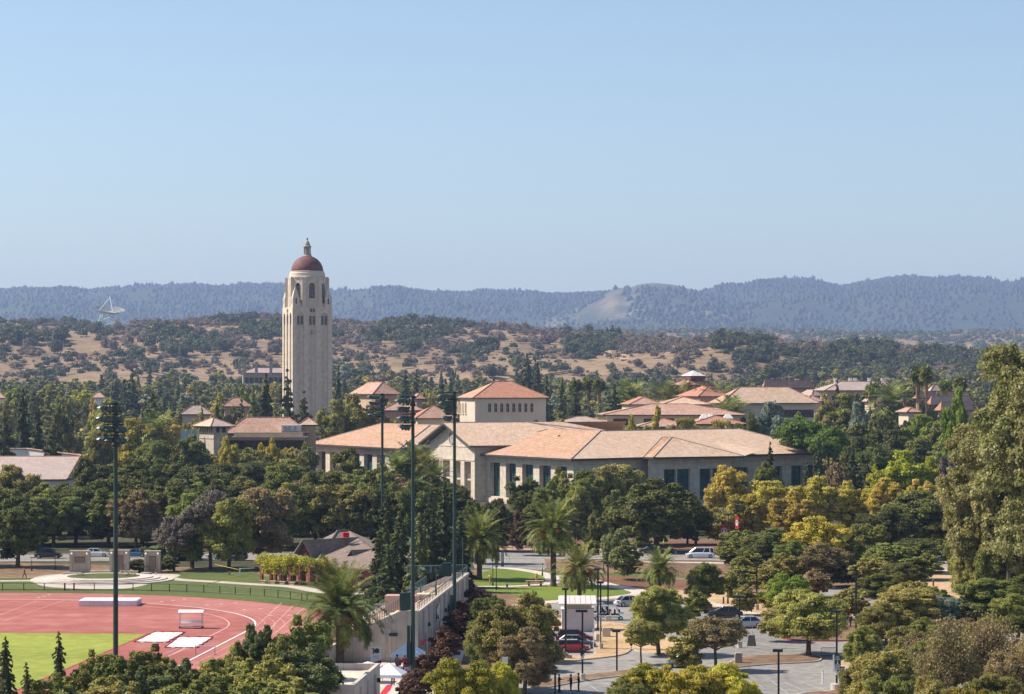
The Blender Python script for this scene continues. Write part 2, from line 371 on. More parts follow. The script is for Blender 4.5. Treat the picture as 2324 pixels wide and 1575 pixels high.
# ---------------------------------------------------------------- foliage meshes
_bm = bmesh.new(); bmesh.ops.create_icosphere(_bm, subdivisions=2, radius=1)
ICO_V = np.array([v.co[:] for v in _bm.verts]); ICO_F = np.array([[v.index for v in f.verts] for f in _bm.faces]); _bm.free()
_bm = bmesh.new(); bmesh.ops.create_icosphere(_bm, subdivisions=1, radius=1)
ICO1_V = np.array([v.co[:] for v in _bm.verts]); ICO1_F = np.array([[v.index for v in f.verts] for f in _bm.faces]); _bm.free()
def unit(a): return a/np.maximum(np.linalg.norm(a, axis=1, keepdims=True), 1e-9)
def quads(p, nrm, size, rng, aspect=1.0, tang=None):
    """leaf quads at p facing nrm"""
    n = len(p); nrm = unit(nrm); t = unit(np.cross(nrm, unit(rng.normal(size=(n, 3))))) if tang is None else unit(tang-nrm*np.sum(tang*nrm, 1, keepdims=True))
    b = np.cross(nrm, t); s = (size*rng.uniform(.6, 1.35, n))[:, None]
    a = t*s*aspect; b = b*s
    return np.stack([p-a*.5, p-b*.5+a*.1, p+a*.6, p+b*.5+a*.1], 1).reshape(-1, 3)
def mesh_np(name, V, polys, mats, mi=None, smooth=None):
    """polys: list of index arrays (m,k)"""
    me = bpy.data.meshes.new(name); me.vertices.add(len(V)); me.vertices.foreach_set('co', np.asarray(V, dtype=np.float32).ravel())
    nl = sum(a.size for a in polys); nf = sum(len(a) for a in polys)
    me.loops.add(nl); me.loops.foreach_set('vertex_index', np.concatenate([a.ravel() for a in polys]).astype(np.int32))
    tot = np.concatenate([np.full(len(a), a.shape[1]) for a in polys]); st = np.concatenate([[0], np.cumsum(tot)[:-1]])
    me.polygons.add(nf); me.polygons.foreach_set('loop_start', st.astype(np.int32)); me.polygons.foreach_set('loop_total', tot.astype(np.int32))
    for m in mats: me.materials.append(M[m] if m else None)
    if mi is not None: me.polygons.foreach_set('material_index', mi.astype(np.int32))
    me.update(calc_edges=True); me.validate(); return me
def clump_cloud(rng, C, Rr, n, size, core=True, zsq=.85, up=.25, corek=.60, low=-.55, ico=None):
    C = np.array(C); Rr = np.array(Rr); w_ = Rr**2; k = rng.choice(len(C), n, p=w_/w_.sum())
    d = unit(rng.normal(size=(n, 3))); fl = d[:, 2] < low; d[fl, 2] *= -1
    rr = Rr[k]*(.66+.48*rng.random(n)); lump = 1+.20*np.sin(d[:, 0]*5+k)*np.cos(d[:, 1]*4+2*k)+.14*np.sin(d[:, 2]*8+k*3)+.12*np.sin(d[:, 0]*13+d[:, 1]*11+k)
    sc = np.array([1, 1, zsq]); p = C[k]+d*(rr*lump)[:, None]*sc
    keep = np.ones(n, bool)
    for j in range(len(C)):
        q = (p-C[j])/sc; keep &= ~((np.linalg.norm(q, axis=1) < Rr[j]*.74) & (k != j))
    p = p[keep]; d = d[keep]
    nr = d+rng.normal(size=d.shape)*.75+np.array([0, 0, up])
    V = [quads(p, nr, size, rng)]; Fq = np.arange(len(p)*4).reshape(-1, 4); Ft = []
    if core:
        iv, if_ = ico or (ICO1_V, ICO1_F); off = len(p)*4
        for j in range(len(C)):
            wob = 1+.12*np.sin(iv[:, 0:1]*7+j)+.1*np.cos(iv[:, 1:2]*6+j*2)
            V.append(C[j]+iv*Rr[j]*corek*wob*sc); Ft.append(if_+off); off += len(iv)
    return np.concatenate(V), Fq, (np.concatenate(Ft) if Ft else None)
def crown_clumps(rng, Rad, H, hc, rz, n, rc=(.28, .42)):
    C = []; Q = []
    for i in range(n):
        for _ in range(30):
            a = rng.uniform(0, 2*math.pi); u = rng.uniform(-.95, 1.0); rad = math.sqrt(max(0, 1-u*u)); k = rng.uniform(.45, .82)*(1+.12*math.sin(2*a+n)+.10*math.sin(3*a+2*n))
            c = np.array([Rad*rad*math.cos(a)*k, Rad*rad*math.sin(a)*k, hc+rz*u*k])
            if all(np.linalg.norm(c-q) > (.36 if n < 45 else .22)*Rad for q in C): break
        C.append(c*np.array([1, 1, 1])*1.0); Q.append(Rad*(rc[0]+(rc[1]-rc[0])*rng.random()**1.5))
    C.append(np.array([0, 0, hc])); Q.append(Rad*.5)
    return C, Q
PROTO = {}
def trunk_mesh(name, rng, h, r, C, nl, lean=.3, bark='bark', n=7):
    b = MB(); top = Vector((rng.uniform(-lean, lean), rng.uniform(-lean, lean), h))
    mid = Vector((top.x*.3+rng.uniform(-.15, .15), top.y*.3, h*.5))
    b.tube([(0, 0, -.3), (0, 0, .15), mid, top], [r*1.35, r*1.05, r*.85, r*.6], n)
    idx = list(range(len(C))); random.Random(int(rng.integers(999))).shuffle(idx)
    for i in idx[:nl]:
        c = Vector(C[i]); s0 = mid.lerp(top, rng.uniform(.2, 1)); m = s0.lerp(c, .5)+Vector((rng.uniform(-.3, .3), rng.uniform(-.3, .3), rng.uniform(-.4, .2)))
        b.tube([s0, m, c], [r*.5, r*.32, r*.1], 5)
    return me_of(b, name, [bark])
def me_of(b, name, mats):
    o = b.build(name, mats); me = o.data; bpy.data.objects.remove(o); return me
def make_broad(key, seed, Rad, H, hc, rz, ncl, leaves, size, rc=(.28, .42), low=.0, trunk_r=.3, nl=6, bark='bark', zsq=.85, lod2=False, core=True):
    rng = np.random.default_rng(seed); C, Q = crown_clumps(rng, Rad, H, hc, rz, ncl, rc)
    V, Fq, Ft = clump_cloud(rng, C, Q, leaves, size, core, zsq, ico=(ICO_V, ICO_F) if lod2 else None)
    me = mesh_np('crown', V, [Fq]+([Ft] if Ft is not None else []), ['oak_mid'])
    tm = trunk_mesh('trunk', rng, hc-rz*.2, trunk_r, C, nl, bark=bark)
    PROTO[key] = (me, tm, 2*Rad, H)
def make_conifer(key, seed, Rad, H, leaves, size, tiers=16, droop=.25, bare=.08, dens=7, wob=.25, trunk_r=.3, bark='bark'):
    rng = np.random.default_rng(seed); P = []; N = []; T = []; tb = MB()
    tb.tube([(0, 0, -.3), (0, 0, H*.5), (0, 0, H*.98)], [trunk_r, trunk_r*.6, .04], 6)
    br = []
    for t in range(tiers):
        f = t/(tiers-1); z = H*(bare+(1-bare)*f*.98); L = Rad*(1-f)**.85*rng.uniform(1-wob, 1+wob)+.15
        nb = max(4, int(dens*(1-.5*f)))
        for b in range(nb):
            a = 2*math.pi*(b+rng.uniform(-.35, .35))/nb+t*1.3; l = L*rng.uniform(.7, 1.12)
            br.append((z+rng.uniform(-.3, .3)*H/tiers, a, l))
    tot = sum(b[2]**1.3 for b in br)
    for z, a, l in br:
        n = max(6, int(leaves*l**1.3/tot)); s = rng.random(n)**.75; x = s*l
        lat = (rng.random(n)-.5)*l*.62*(1-s*.75); zz = z-droop*l*s**1.4+rng.normal(size=n)*.06*l-rng.random(n)*size*.5+.10*l*s
        ca, sa = math.cos(a), math.sin(a)
        P.append(np.stack([x*ca-lat*sa, x*sa+lat*ca, zz], 1)); nn = rng.normal(size=(n, 3))*.5+np.array([ca*.35, sa*.35, .8]); N.append(nn)
        T.append(np.tile([ca, sa, -.35], (n, 1))+rng.normal(size=(n, 3))*.35)
        if l > .5: tb.tube([(0, 0, z), (l*.8*ca, l*.8*sa, z-droop*l*.7+.08*l)], [.06*trunk_r/.3, .02], 4)
    P = np.concatenate(P); N = np.concatenate(N); T = np.concatenate(T)
    V = quads(P, N, size, rng, 1.7, T); Fq = np.arange(len(P)*4).reshape(-1, 4)
    # inner mass so the middle is not see-through
    cone = []; nn = 9; off = len(V); rings = 7
    for i in range(rings):
        f = i/(rings-1)
        for k in range(nn):
            a = 2*math.pi*k/nn; r = Rad*.42*(1-f)**.9*(1+.25*math.sin(k*2.7+i*1.9))+.02; cone.append((r*math.cos(a), r*math.sin(a), H*(bare+.04+(.90-bare)*f)))
    Fc = np.array([(off+i*nn+k, off+i*nn+(k+1) % nn, off+(i+1)*nn+(k+1) % nn, off+(i+1)*nn+k) for i in range(rings-1) for k in range(nn)])
    me = mesh_np('crown', np.concatenate([V, np.array(cone)]), [np.concatenate([Fq, Fc])], ['conifer'])
    PROTO[key] = (me, me_of(tb, 'trunk', [bark]), 2*Rad, H)
def frond(rng, L, droop, up, nleaf, ll, lw):
    """one arching feather frond along +x: centre line points and leaflet quads"""
    ts = np.linspace(0, 1, 9); ang0 = up; pts = [np.zeros(3)]; a = ang0
    for i in range(8):
        a -= droop/8*(0.5+1.1*i/8); pts.append(pts[-1]+np.array([math.cos(a), 0, math.sin(a)])*L/8)
    pts = np.array(pts); V = []; F_ = []
    w0 = .05
    for i in range(8):
        b = len(V)*1; p, q = pts[i], pts[i+1]; k = w0*(1-i/8)+.012; V += [p+[0, -k, 0], p+[0, k, 0], q+[0, k*.8, 0], q+[0, -k*.8, 0]]
    V = list(np.array(V)); n0 = len(V)
    for j in range(nleaf):
        t = .12+.88*(j+rng.uniform(-.3, .3))/nleaf; t = min(max(t, .05), .99); i = min(int(t*8), 7); p = pts[i]+(pts[i+1]-pts[i])*(t*8-i); d = unit((pts[i+1]-pts[i])[None])[0]
        l = ll*(.45+1.0*math.sin(math.pi*min(t*.85+.12, 1)))*rng.uniform(.85, 1.1)
        for s in (-1, 1):
            u = np.cross(d, [0, 1, 0]); u = -u if u[2] < 0 else u
            e = d*.72+np.array([0, s*.75, 0])+u*rng.uniform(-.15, .35); e = e/np.linalg.norm(e)*l; e[2] -= l*.12
            wv = np.cross(e, u); wv = wv/np.linalg.norm(wv)*lw
            V += [p-wv*.5, p+wv*.5, p+e*.6+wv*.4, p+e]
    V = np.array(V); return V
def make_palm(key, seed, H, nf, L, ll, lw, nleaf, trunk_r=.45, fruit=True, skirt=True, flat=1.0):
    rng = np.random.default_rng(seed); VV = []; dead = []
    for i in range(nf):
        f = (i+.5)/nf; up = R(82)-R(98)*f**.9+rng.uniform(-.12, .12); a = i*2.39996+rng.uniform(-.2, .2)
        dr = (R(34)+R(66)*min(1, f*1.5)-R(22)*max(0, f-.66))*rng.uniform(.8, 1.15)
        V = frond(rng, L*rng.uniform(.85, 1.08)*(1 if f < .75 else .85), dr*flat, up, nleaf, ll, lw); ca, sa = math.cos(a), math.sin(a)
        x = V[:, 0]*ca-V[:, 1]*sa; y = V[:, 0]*sa+V[:, 1]*ca; VV.append(np.stack([x+ca*.15, y+sa*.15, V[:, 2]+H-.2+.5*(1-f)], 1))
    V = np.concatenate(VV); me = mesh_np('crown', V, [np.arange(len(V)).reshape(-1, 4)], ['palm'])
    tb = MB(); pr = [(trunk_r*1.25, -.2), (trunk_r*1.05, .5)]
    nz_ = 14
    for i in range(nz_): pr += [(trunk_r*(.92+.06*(i % 2)), .7+(H-2.0-.7)*i/(nz_-1))]
    pr += [(trunk_r*1.5, H-1.0), (trunk_r*1.5, H-.5), (trunk_r*.5, H+.2)]
    tb.lathe(pr, 12); tm = me_of(tb, 'trunk', ['bark_grey' if not fruit else 'bark']); fm = None
    if fruit:
        C = []; Q = []
        for i in range(7):
            a = rng.uniform(0, 6.28); C.append((math.cos(i*.9)*2.25, math.sin(i*.9)*2.25, H-.3+rng.uniform(-.7, .5))); Q.append(rng.uniform(.42, .66))
        v, q, t = clump_cloud(rng, C, Q, 1600, .10, True); fm = mesh_np('fruit_cluster', v, [q, t], ['fruit'])
    PROTO[key] = (me, tm, 2*L*.86, H+L*.78, fm)
def make_fanpalm(key, seed, H):
    rng = np.random.default_rng(seed); C = [(0, 0, H)]; n = 420; d = unit(rng.normal(size=(n, 3))); d[:, 2] = np.abs(d[:, 2])*1.1-.35; d = unit(d)
    p = d*rng.uniform(.5, 1.55, n)[:, None]+np.array([0, 0, H]); V = quads(p, rng.normal(size=(n, 3))*.4+d*.2+[0, 0, .5], .75, rng, 2.2, d)
    n2 = 200; a = rng.uniform(0, 6.28, n2); z = rng.uniform(H-2.6, H-.3, n2); r = .35+.35*(z-(H-2.6))/2.6
    p2 = np.stack([np.cos(a)*r, np.sin(a)*r, z], 1); V2 = quads(p2, np.stack([np.cos(a), np.sin(a), a*0+.1], 1), .5, rng, 1.6, np.tile([0, 0, -1.], (n2, 1)))
    me = mesh_np('crown', np.concatenate([V, V2]), [np.arange((n+n2)*4).reshape(-1, 4)], ['palm', 'palm_dead'], mi=np.concatenate([np.zeros(n), np.ones(n2)]))
    tb = MB().lathe([(.3, -.3), (.22, 1), (.17, H*.6), (.15, H)], 8); PROTO[key] = (me, me_of(tb, 'trunk', ['bark_grey']), 3.0, H+1.3)
def make_bare(key, seed, Rad, H, leaves, size):
    """twiggy open crown"""
    rng = np.random.default_rng(seed); b = MB(); P = []
    b.tube([(0, 0, -.2), (.05, 0, H*.25)], [.22, .17], 6)
    for i in range(26):
        a = rng.uniform(0, 6.28); e = rng.uniform(.15, 1.0); tip = Vector((math.cos(a)*Rad*e, math.sin(a)*Rad*e, H*rng.uniform(.55, 1.0)*(1-.35*e*e)))
        s0 = Vector((.05, 0, H*rng.uniform(.12, .3))); m = s0.lerp(tip, .5)+Vector((0, 0, -.05*H)); b.tube([s0, m, tip], [.09, .05, .015], 4)
        n = leaves//26; t = rng.random(n)**.6; q = np.array([list(m.lerp(tip, float(x))) for x in t])+rng.normal(size=(n, 3))*Rad*.13; P.append(q)
    P = np.concatenate(P); V = quads(P, rng.normal(size=P.shape)+[0, 0, .5], size, rng, 1.3); me = mesh_np('crown', V, [np.arange(len(V)).reshape(-1, 4)], ['olive_brown'])
    PROTO[key] = (me, me_of(b, 'trunk', ['bark_grey']), 2*Rad, H)
# near (detailed), mid, far and hill versions
for i in range(3): make_broad(f'near{i}', 10+i, 4.2, 8.5, 4.6, 4.0, 64, 115000, .14, rc=(.11, .26), trunk_r=.26, nl=9, lod2=True)
for i in range(5): make_broad(f'mid{i}', 20+i, 5.0, 12, 6.3, 5.9, 64, 52000, .27, rc=(.11, .27), trunk_r=.34, nl=8)
for i in range(4): make_broad(f'far{i}', 30+i, 5.0, 12, 6.2, 5.6, 34, 8500, .55, rc=(.14, .32), trunk_r=.35, nl=3)
for i in range(2): make_broad(f'plain{i}', 300+i, 5.0, 12, 6.2, 5.6, 12, 1300, 1.05, rc=(.28, .42), trunk_r=.35, nl=1)
for i in range(2): make_conifer(f'pcon{i}', 310+i, 3.8, 17, 800, 1.3, tiers=10, droop=.25, dens=6)
for i in range(2): make_broad(f'bushy{i}', 320+i, 2.4, 6, 3.1, 2.9, 40, 60000, .14, rc=(.13, .27), low=0, trunk_r=.14, nl=9, zsq=1.15)
make_broad('open0', 41, 4.6, 9.5, 6.0, 3.4, 24, 26000, .20, rc=(.15, .27), trunk_r=.24, nl=14, core=False)
make_broad('open1', 42, 4.6, 9.5, 6.2, 3.2, 28, 22000, .24, rc=(.13, .25), trunk_r=.24, nl=16, core=False)
make_broad('umbrella', 43, 7.0, 13, 10.2, 2.6, 30, 24000, .34, rc=(.17, .27), trunk_r=.4, nl=10, zsq=.5)
make_broad('euc', 44, 12.0, 34, 18.5, 16, 80, 105000, .33, rc=(.10, .22), core=False, trunk_r=.6, nl=26, bark='bark_pale')
make_broad('tall', 45, 6, 20, 11, 9, 60, 30000, .38, rc=(.12, .28), trunk_r=.5, nl=8)
for i in range(3): make_conifer(f'con{i}', 50+i, 3.6, 17, 9000, .42, tiers=20, droop=.2+.1*i, dens=8)
for i in range(2): make_conifer(f'confar{i}', 55+i, 3.8, 17, 2600, .8, tiers=14, droop=.25, dens=7)
make_conifer('cedar', 60, 2.3, 9.5, 9000, .16, tiers=22, droop=.45, dens=6, wob=.35, trunk_r=.13)
make_conifer('cedar_wide', 61, 6.5, 15, 14000, .36, tiers=13, droop=.1, dens=8, wob=.3)
make_conifer('open_con', 62, 5.0, 24, 6000, .55, tiers=17, droop=.15, dens=5, wob=.4, bare=.15)
make_palm('palm0', 70, 6.2, 100, 6.1, .66, .09, 46)
make_palm('palm1', 71, 8.2, 96, 5.6, .66, .09, 46)
make_palm('palmfar', 72, 8, 46, 3.8, .9, .16, 16, fruit=False)
for i in range(2): make_fanpalm(f'fan{i}', 75+i, 15-2*i)
make_bare('bare0', 80, 3.6, 6.5, 9000, .15); make_bare('bare1', 81, 3.8, 7.5, 6000, .24)
for i in range(4):
    rng = np.random.default_rng(90+i); C, Q = crown_clumps(rng, 6, 9, 4.6, 3.6, 9, (.36, .5)); C[-1] = np.array([0, 0, 4.4]); Q[-1] = 4.2; v, q, t = clump_cloud(rng, C, Q, 700, 1.15, True, low=-.8)
    PROTO[f'hill{i}'] = (mesh_np('hill_oak', v, [q, t], ['hill_oak']), None, 12, 9)
# ---------------------------------------------------------------- buildings: helpers
def wall(wb, root, p0, p1, z0, z1, ops=(), depth=.35, glass='tinted_glass', frame='frame_dark', mull=(2, 2), world=True, name='window', wmi=0, arched=False, back=None, fw=.07):
    """wall seen left to right from outside; ops = (u0,u1,v0,v1) in metres; each opening gets a window part with a pane"""
    p0 = Vector((p0[0], p0[1], 0)); p1 = Vector((p1[0], p1[1], 0)); L = (p1-p0).length; d = (p1-p0)/L; n = Vector((d.y, -d.x, 0))
    P = lambda u, v, k=0: p0+d*u+Vector((0, 0, v))-n*k
    us = sorted({0, L}|{o[0] for o in ops}|{o[1] for o in ops}); vs = sorted({z0, z1}|{o[2] for o in ops}|{o[3] for o in ops})
    for i in range(len(us)-1):
        for j in range(len(vs)-1):
            um, vm = (us[i]+us[i+1])/2, (vs[j]+vs[j+1])/2
            if any(o[0] < um < o[1] and o[2] < vm < o[3] for o in ops): continue
            wb.poly([P(us[i], vs[j]), P(us[i+1], vs[j]), P(us[i+1], vs[j+1]), P(us[i], vs[j+1])], wmi)
    for o in ops:
        a, b, c, e = o[:4]; r = (b-a)/2; sp = e-r if arched else e
        wb.poly([P(a, c), P(a, c, depth), P(a, sp, depth), P(a, sp)], wmi); wb.poly([P(b, c, depth), P(b, c), P(b, sp), P(b, sp, depth)], wmi)
        wb.poly([P(a, c), P(b, c), P(b, c, depth), P(a, c, depth)], wmi)
        if arched:
            N = 8; arc = [(a+r-r*math.cos(math.pi*k/N), sp+r*math.sin(math.pi*k/N)) for k in range(N+1)]
            for k in range(N):
                q, s = arc[k], arc[k+1]; cor = (a, e) if k < N/2 else (b, e)
                wb.poly([P(*cor), P(*q), P(*s)], wmi); wb.poly([P(*q), P(*q, depth), P(*s, depth), P(*s)], wmi)
        else: wb.poly([P(a, e, depth), P(b, e, depth), P(b, e), P(a, e)], wmi)
        if back:
            wb.poly([P(a, c, depth), P(b, c, depth), P(b, e, depth), P(a, e, depth)], back if isinstance(back, int) else wmi); continue
        fb = MB(); ang = math.atan2(d.y, d.x)
        def bar(u0, u1, v0, v1, k0, k1):
            cc = P((u0+u1)/2, (v0+v1)/2, (k0+k1)/2); fb.box(cc, (u1-u0, abs(k1-k0), v1-v0), ang)
        k0, k1 = depth-.14, depth-.02
        bar(a, a+fw, c, e, k0, k1); bar(b-fw, b, c, e, k0, k1); bar(a+fw, b-fw, c, c+fw, k0, k1); bar(a+fw, b-fw, e-fw, e, k0, k1)
        for m_ in range(1, mull[0]): u = a+(b-a)*m_/mull[0]; bar(u-fw/2, u+fw/2, c+fw, e-fw, k0+.02, k1)
        for m_ in range(1, mull[1]): v = c+(e-c)*m_/mull[1]; bar(a+fw, b-fw, v-fw*.6, v+fw*.6, k0+.03, k1-.01)
        fo = fb.build(name, frame, root, world=world)
        MB().poly([P(a, c, depth), P(b, c, depth), P(b, e, depth), P(a, e, depth)]).build('pane', glass, fo, world=world)
    return d, n, L
def upx(p0, p1, px):
    """distance along p0->p1 at which the line crosses picture column px"""
    k = (px-1162)/F; dx, dy = p1[0]-p0[0], p1[1]-p0[1]; L = math.hypot(dx, dy); t = (k*p0[1]-p0[0])/(dx-k*dy); return t*L
def caps(b, a, c, r=.16, mi=0): b.tube([a, c], r, 6, mi)
def offset_poly(poly, d):
    """shrink a ccw polygon by d"""
    n = len(poly); out = []
    for i in range(n):
        a, b, c = Vector(poly[i-1][:2]), Vector(poly[i][:2]), Vector(poly[(i+1) % n][:2]); e1 = (b-a).normalized(); e2 = (c-b).normalized()
        n1 = Vector((-e1.y, e1.x)); n2 = Vector((-e2.y, e2.x)); k = d/max(.3, (1+n1.dot(n2))); out.append(tuple(b+(n1+n2)*k))
    return out
def roof_obj(root, E, RP, faces, mats, fmi, zE, over=1.2, fascia=.35, cap_edges=(), trim='dark_trim', name='roof', capmat='roof_tile_red', world=True):
    """E eave outline (ccw xy), RP ridge points (xyz), faces index into E+RP"""
    pts = [(x, y, zE) for x, y in E]+[tuple(p) for p in RP]; b = MB()
    for f, m in zip(faces, fmi): b.poly([pts[i] for i in f], m)
    ro = b.build(name, mats, root, world=world); t = MB(); n = len(E); I = offset_poly(E, over+.25)
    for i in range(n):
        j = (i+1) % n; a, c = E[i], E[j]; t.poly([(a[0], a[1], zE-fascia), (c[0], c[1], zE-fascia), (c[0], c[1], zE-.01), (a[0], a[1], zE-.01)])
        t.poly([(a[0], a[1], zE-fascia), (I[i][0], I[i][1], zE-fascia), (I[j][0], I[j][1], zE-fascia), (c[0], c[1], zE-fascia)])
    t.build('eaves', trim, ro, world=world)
    if cap_edges:
        cb = MB()
        for i, j in cap_edges: caps(cb, Vector(pts[i])+Vector((0, 0, .05)), Vector(pts[j])+Vector((0, 0, .05)))
        cb.build('ridge_cap', capmat, ro, world=world)
    return ro
def bld(name, label, pxC, pxR, D, pyE, pyR, rz=16, pxL=None, side=14., over=1.0, wallm='stucco', roofm=('roof_tile', 'roof_tile_salmon'), zb=0., front=None, left=None, cat='building', ridge_in=.5, fascia=.3, group=None, glass='dark_window', flat=False, capmat='roof_tile_red', arched=False, extra=None):
    """hip-roofed block; the vertical edge between left and front eaves corners stands at pxC, distance D"""
    a = R(rz); u = Vector((math.cos(a), math.sin(a), 0)); v = Vector((-math.sin(a), math.cos(a), 0)); zE = zat(pyE, D)
    C = Vector(((pxC-1162)*D/F, D, 0)); Lf = upx(C, C+u, pxR)
    Ls = side if pxL is None else upx(C, C+v, pxL)
    root = thing(name, label, cat, C, 0, group)
    E = [tuple((C)[:2]), tuple((C+u*Lf)[:2]), tuple((C+u*Lf+v*Ls)[:2]), tuple((C+v*Ls)[:2])]
    if not (3 < Ls < 60 and 3 < Lf < 150): print('BLD', name, label, round(Lf, 1), round(Ls, 1))
    cen = C+u*Lf/2+v*Ls/2; zR = zat(pyR, cen.y); m_ = min(Lf, Ls)*ridge_in
    if Lf >= Ls: R0, R1 = C+u*m_+v*Ls/2, C+u*(Lf-m_)+v*Ls/2; faces = [(0, 1, 5, 4), (1, 2, 5), (2, 3, 4, 5), (3, 0, 4)]; fm = [0, 0, 0, 1]; ce = [(4, 5), (0, 4), (1, 5)]
    else: R0, R1 = C+u*Lf/2+v*m_, C+u*Lf/2+v*(Ls-m_); faces = [(0, 1, 4), (1, 2, 5, 4), (2, 3, 5), (3, 0, 4, 5)]; fm = [0, 0, 0, 1]; ce = [(4, 5), (0, 4), (1, 4)]
    R0.z = R1.z = zR
    if not flat: roof_obj(root, E, [R0, R1], faces, list(roofm), fm, zE, over, fascia, ce, capmat=capmat)
    wb = MB(); W_ = offset_poly(E, over) if not flat else E; zt = zE-fascia+.01 if not flat else zE
    def ops(spec, p, q, px=False):
        out = []; Lw = math.dist(p, q)
        for s in spec or []:
            n, f0, f1, w_, v0, v1 = s
            for i in range(n):
                c = Lw*(f0+(f1-f0)*(i+.5)/n); out.append((c-w_/2, c+w_/2, zt+v0, zt+v1))
        return out
    wall(wb, root, W_[0], W_[1], zb, zt, ops(front, W_[0], W_[1]), glass=glass, arched=arched); wall(wb, root, W_[1], W_[2], zb, zt); wall(wb, root, W_[2], W_[3], zb, zt)
    wall(wb, root, W_[3], W_[0], zb, zt, ops(left, W_[3], W_[0]), glass=glass, arched=arched)
    if flat: wb.poly([(x, y, zt) for x, y in W_])
    wb.build('wall', wallm, root)
    xs = [e[0] for e in E]; ys = [e[1] for e in E]; FOOT.append((min(xs), max(xs), min(ys), max(ys))); return root, E, (u, v, C, Lf, Ls, zE, zR)
# ---------------------------------------------------------------- the domed tower
def tower():
    D = 972; rz = R(19.4); wv = 16.0; cx = (697.3-1162)*(D+8)/F
    t = thing('bell_tower', 'tall cream stone tower with dark red dome rising above the trees', 'tower', (cx, D+8, 0), rz); Wd = dict(world=False)
    hw = wv/2; zt = 60.8; wb = MB(); sq = [(-hw, -hw), (hw, -hw), (hw, hw), (-hw, hw)]; bays = [3.15, 8.0, 12.85]
    for i in range(4):
        p0, p1 = sq[i], sq[(i+1) % 4]
        ops = [(c-1.45, c+1.45, 4, 58.6) for c in bays]
        # shaft with three tall recessed bays per side
        wall(wb, t, p0, p1, 0, zt, ops, depth=.55, arched=True, back=True, world=False)
        P0 = Vector((*p0, 0)); d = (Vector((*p1, 0))-P0).normalized(); n = Vector((d.y, -d.x, 0)); ang = math.atan2(d.y, d.x)
        for c in bays:
            cc = P0+d*c-n*.40; wb.box((cc.x, cc.y, 29), (.34, .3, 50), ang)
        if i in (0, 3):
            for c in bays:
                for s in (-.66, .66):
                    q = P0+d*(c+s)-n*.46; fb = MB().box((q.x, q.y, 55.6), (.98, .14, 3.6), ang); fo = fb.build('window', 'stone_grey', t, **Wd)
                    q = P0+d*(c+s)-n*.375; MB().box((q.x, q.y, 55.6), (.72, .05, 3.3), ang).build('pane', 'dark_window', fo, **Wd)
            for c, z, hh, dep in ((8.0, 50.9, 2.2, .40), (7.45, 59.5+0, 1.5, -.03), (8.55, 59.5, 1.5, -.03)):
                q = P0+d*(c if i == 0 or c == 8 else c)-n*dep; fo = MB().box((q.x, q.y, z-.0), (.95, .1, hh), ang).build('window', 'stone_grey', t, **Wd)
                q = q+n*.06; MB().box((q.x, q.y, z), (.62, .06, hh*.86), ang).build('pane', 'dark_window', fo, **Wd)
    wb.poly([(-hw, -hw, zt), (hw, -hw, zt), (hw, hw, zt), (-hw, hw, zt)])
    wb.build('shaft', 'tower_stone', t, **Wd)
    b = MB(); b.box((0, 0, 61.5), (14.6, 14.6, 1.5), 0, top=.97); b.build('parapet', 'tower_stone', t, **Wd)
    for sx in (-1, 1):
        for sy in (-1, 1):
            x, y = sx*(hw-1.5), sy*(hw-1.5); q = MB(); q.box((x, y, 62.6), (2.7, 2.7, 4.2)); q.box((x, y, 65.6), (2.3, 2.3, 1.8), top=.72); q.box((x, y, 67.6), (1.64, 1.64, 2.2), top=.12)
            p = q.build('pinnacle', 'tower_stone', t, **Wd); MB().box((x, y-1.36, 63.1), (.55, .06, 2.2)).build('niche', 'dark_window', p, **Wd); MB().box((x-1.36, y, 63.1), (.06, .55, 2.2)).build('niche', 'dark_window', p, **Wd)
    Rin = 7.3; Ro = Rin/math.cos(math.pi/8); wb = MB(); pr = MB(); sd_ = 2*Rin*math.tan(math.pi/8)
    for k in range(8):
        a0 = -math.pi/2-math.pi/8+k*math.pi/4; a1 = a0+math.pi/4; p0 = (Ro*math.cos(a0), Ro*math.sin(a0)); p1 = (Ro*math.cos(a1), Ro*math.sin(a1))
        wall(wb, t, p0, p1, 60.8, 72.6, [(sd_/2-1.2, sd_/2+1.2, 64.2, 70.3)], depth=.9, arched=True, glass='dark_window', frame='stone_grey', mull=(3, 4), world=False, name='belfry_opening', fw=.09)  # dark panes stand in for the shade inside the open belfry arches
        m = Vector((Ro*math.cos(a0), Ro*math.sin(a0), 0)); pr.box((m.x*.995, m.y*.995, 66.6), (1.5, 1.5, 11.6), a0); pr.box((m.x*.99, m.y*.99, 72.55), (1.3, 1.3, .5), a0, top=.7)
        am = (a0+a1)/2; pr.box((Rin*1.012*math.cos(am), Rin*1.012*math.sin(am), 63.4), (.25, 3.4, .5), am)
    wb.build('belfry', 'tower_stone', t, **Wd); pr.build('buttress', 'tower_stone', t, **Wd)
    d = MB().lathe([(7.6, 72.3), (7.6, 72.8), (7.0, 73.0), (7.0, 74.2), (6.75, 74.5), (6.75, 75.0), (6.45, 75.1)], 32); d.build('drum', 'tower_stone', t, **Wd)
    prof = [(6.32*math.cos(q), 75.0+6.2*math.sin(q)) for q in [i*math.pi/2/14 for i in range(14)]]+[(.6, 81.15)]
    MB().lathe(prof, 40).build('dome', 'dome_red', t, smooth=True, **Wd)
    l = MB().lathe([(1.9, 80.7), (1.9, 81.1), (1.55, 81.5), (1.55, 82.0)], 16)
    for k in range(8): a = k*math.pi/4; l.tube([(1.25*math.cos(a), 1.25*math.sin(a), 82), (1.25*math.cos(a), 1.25*math.sin(a), 84.6)], .2, 6)
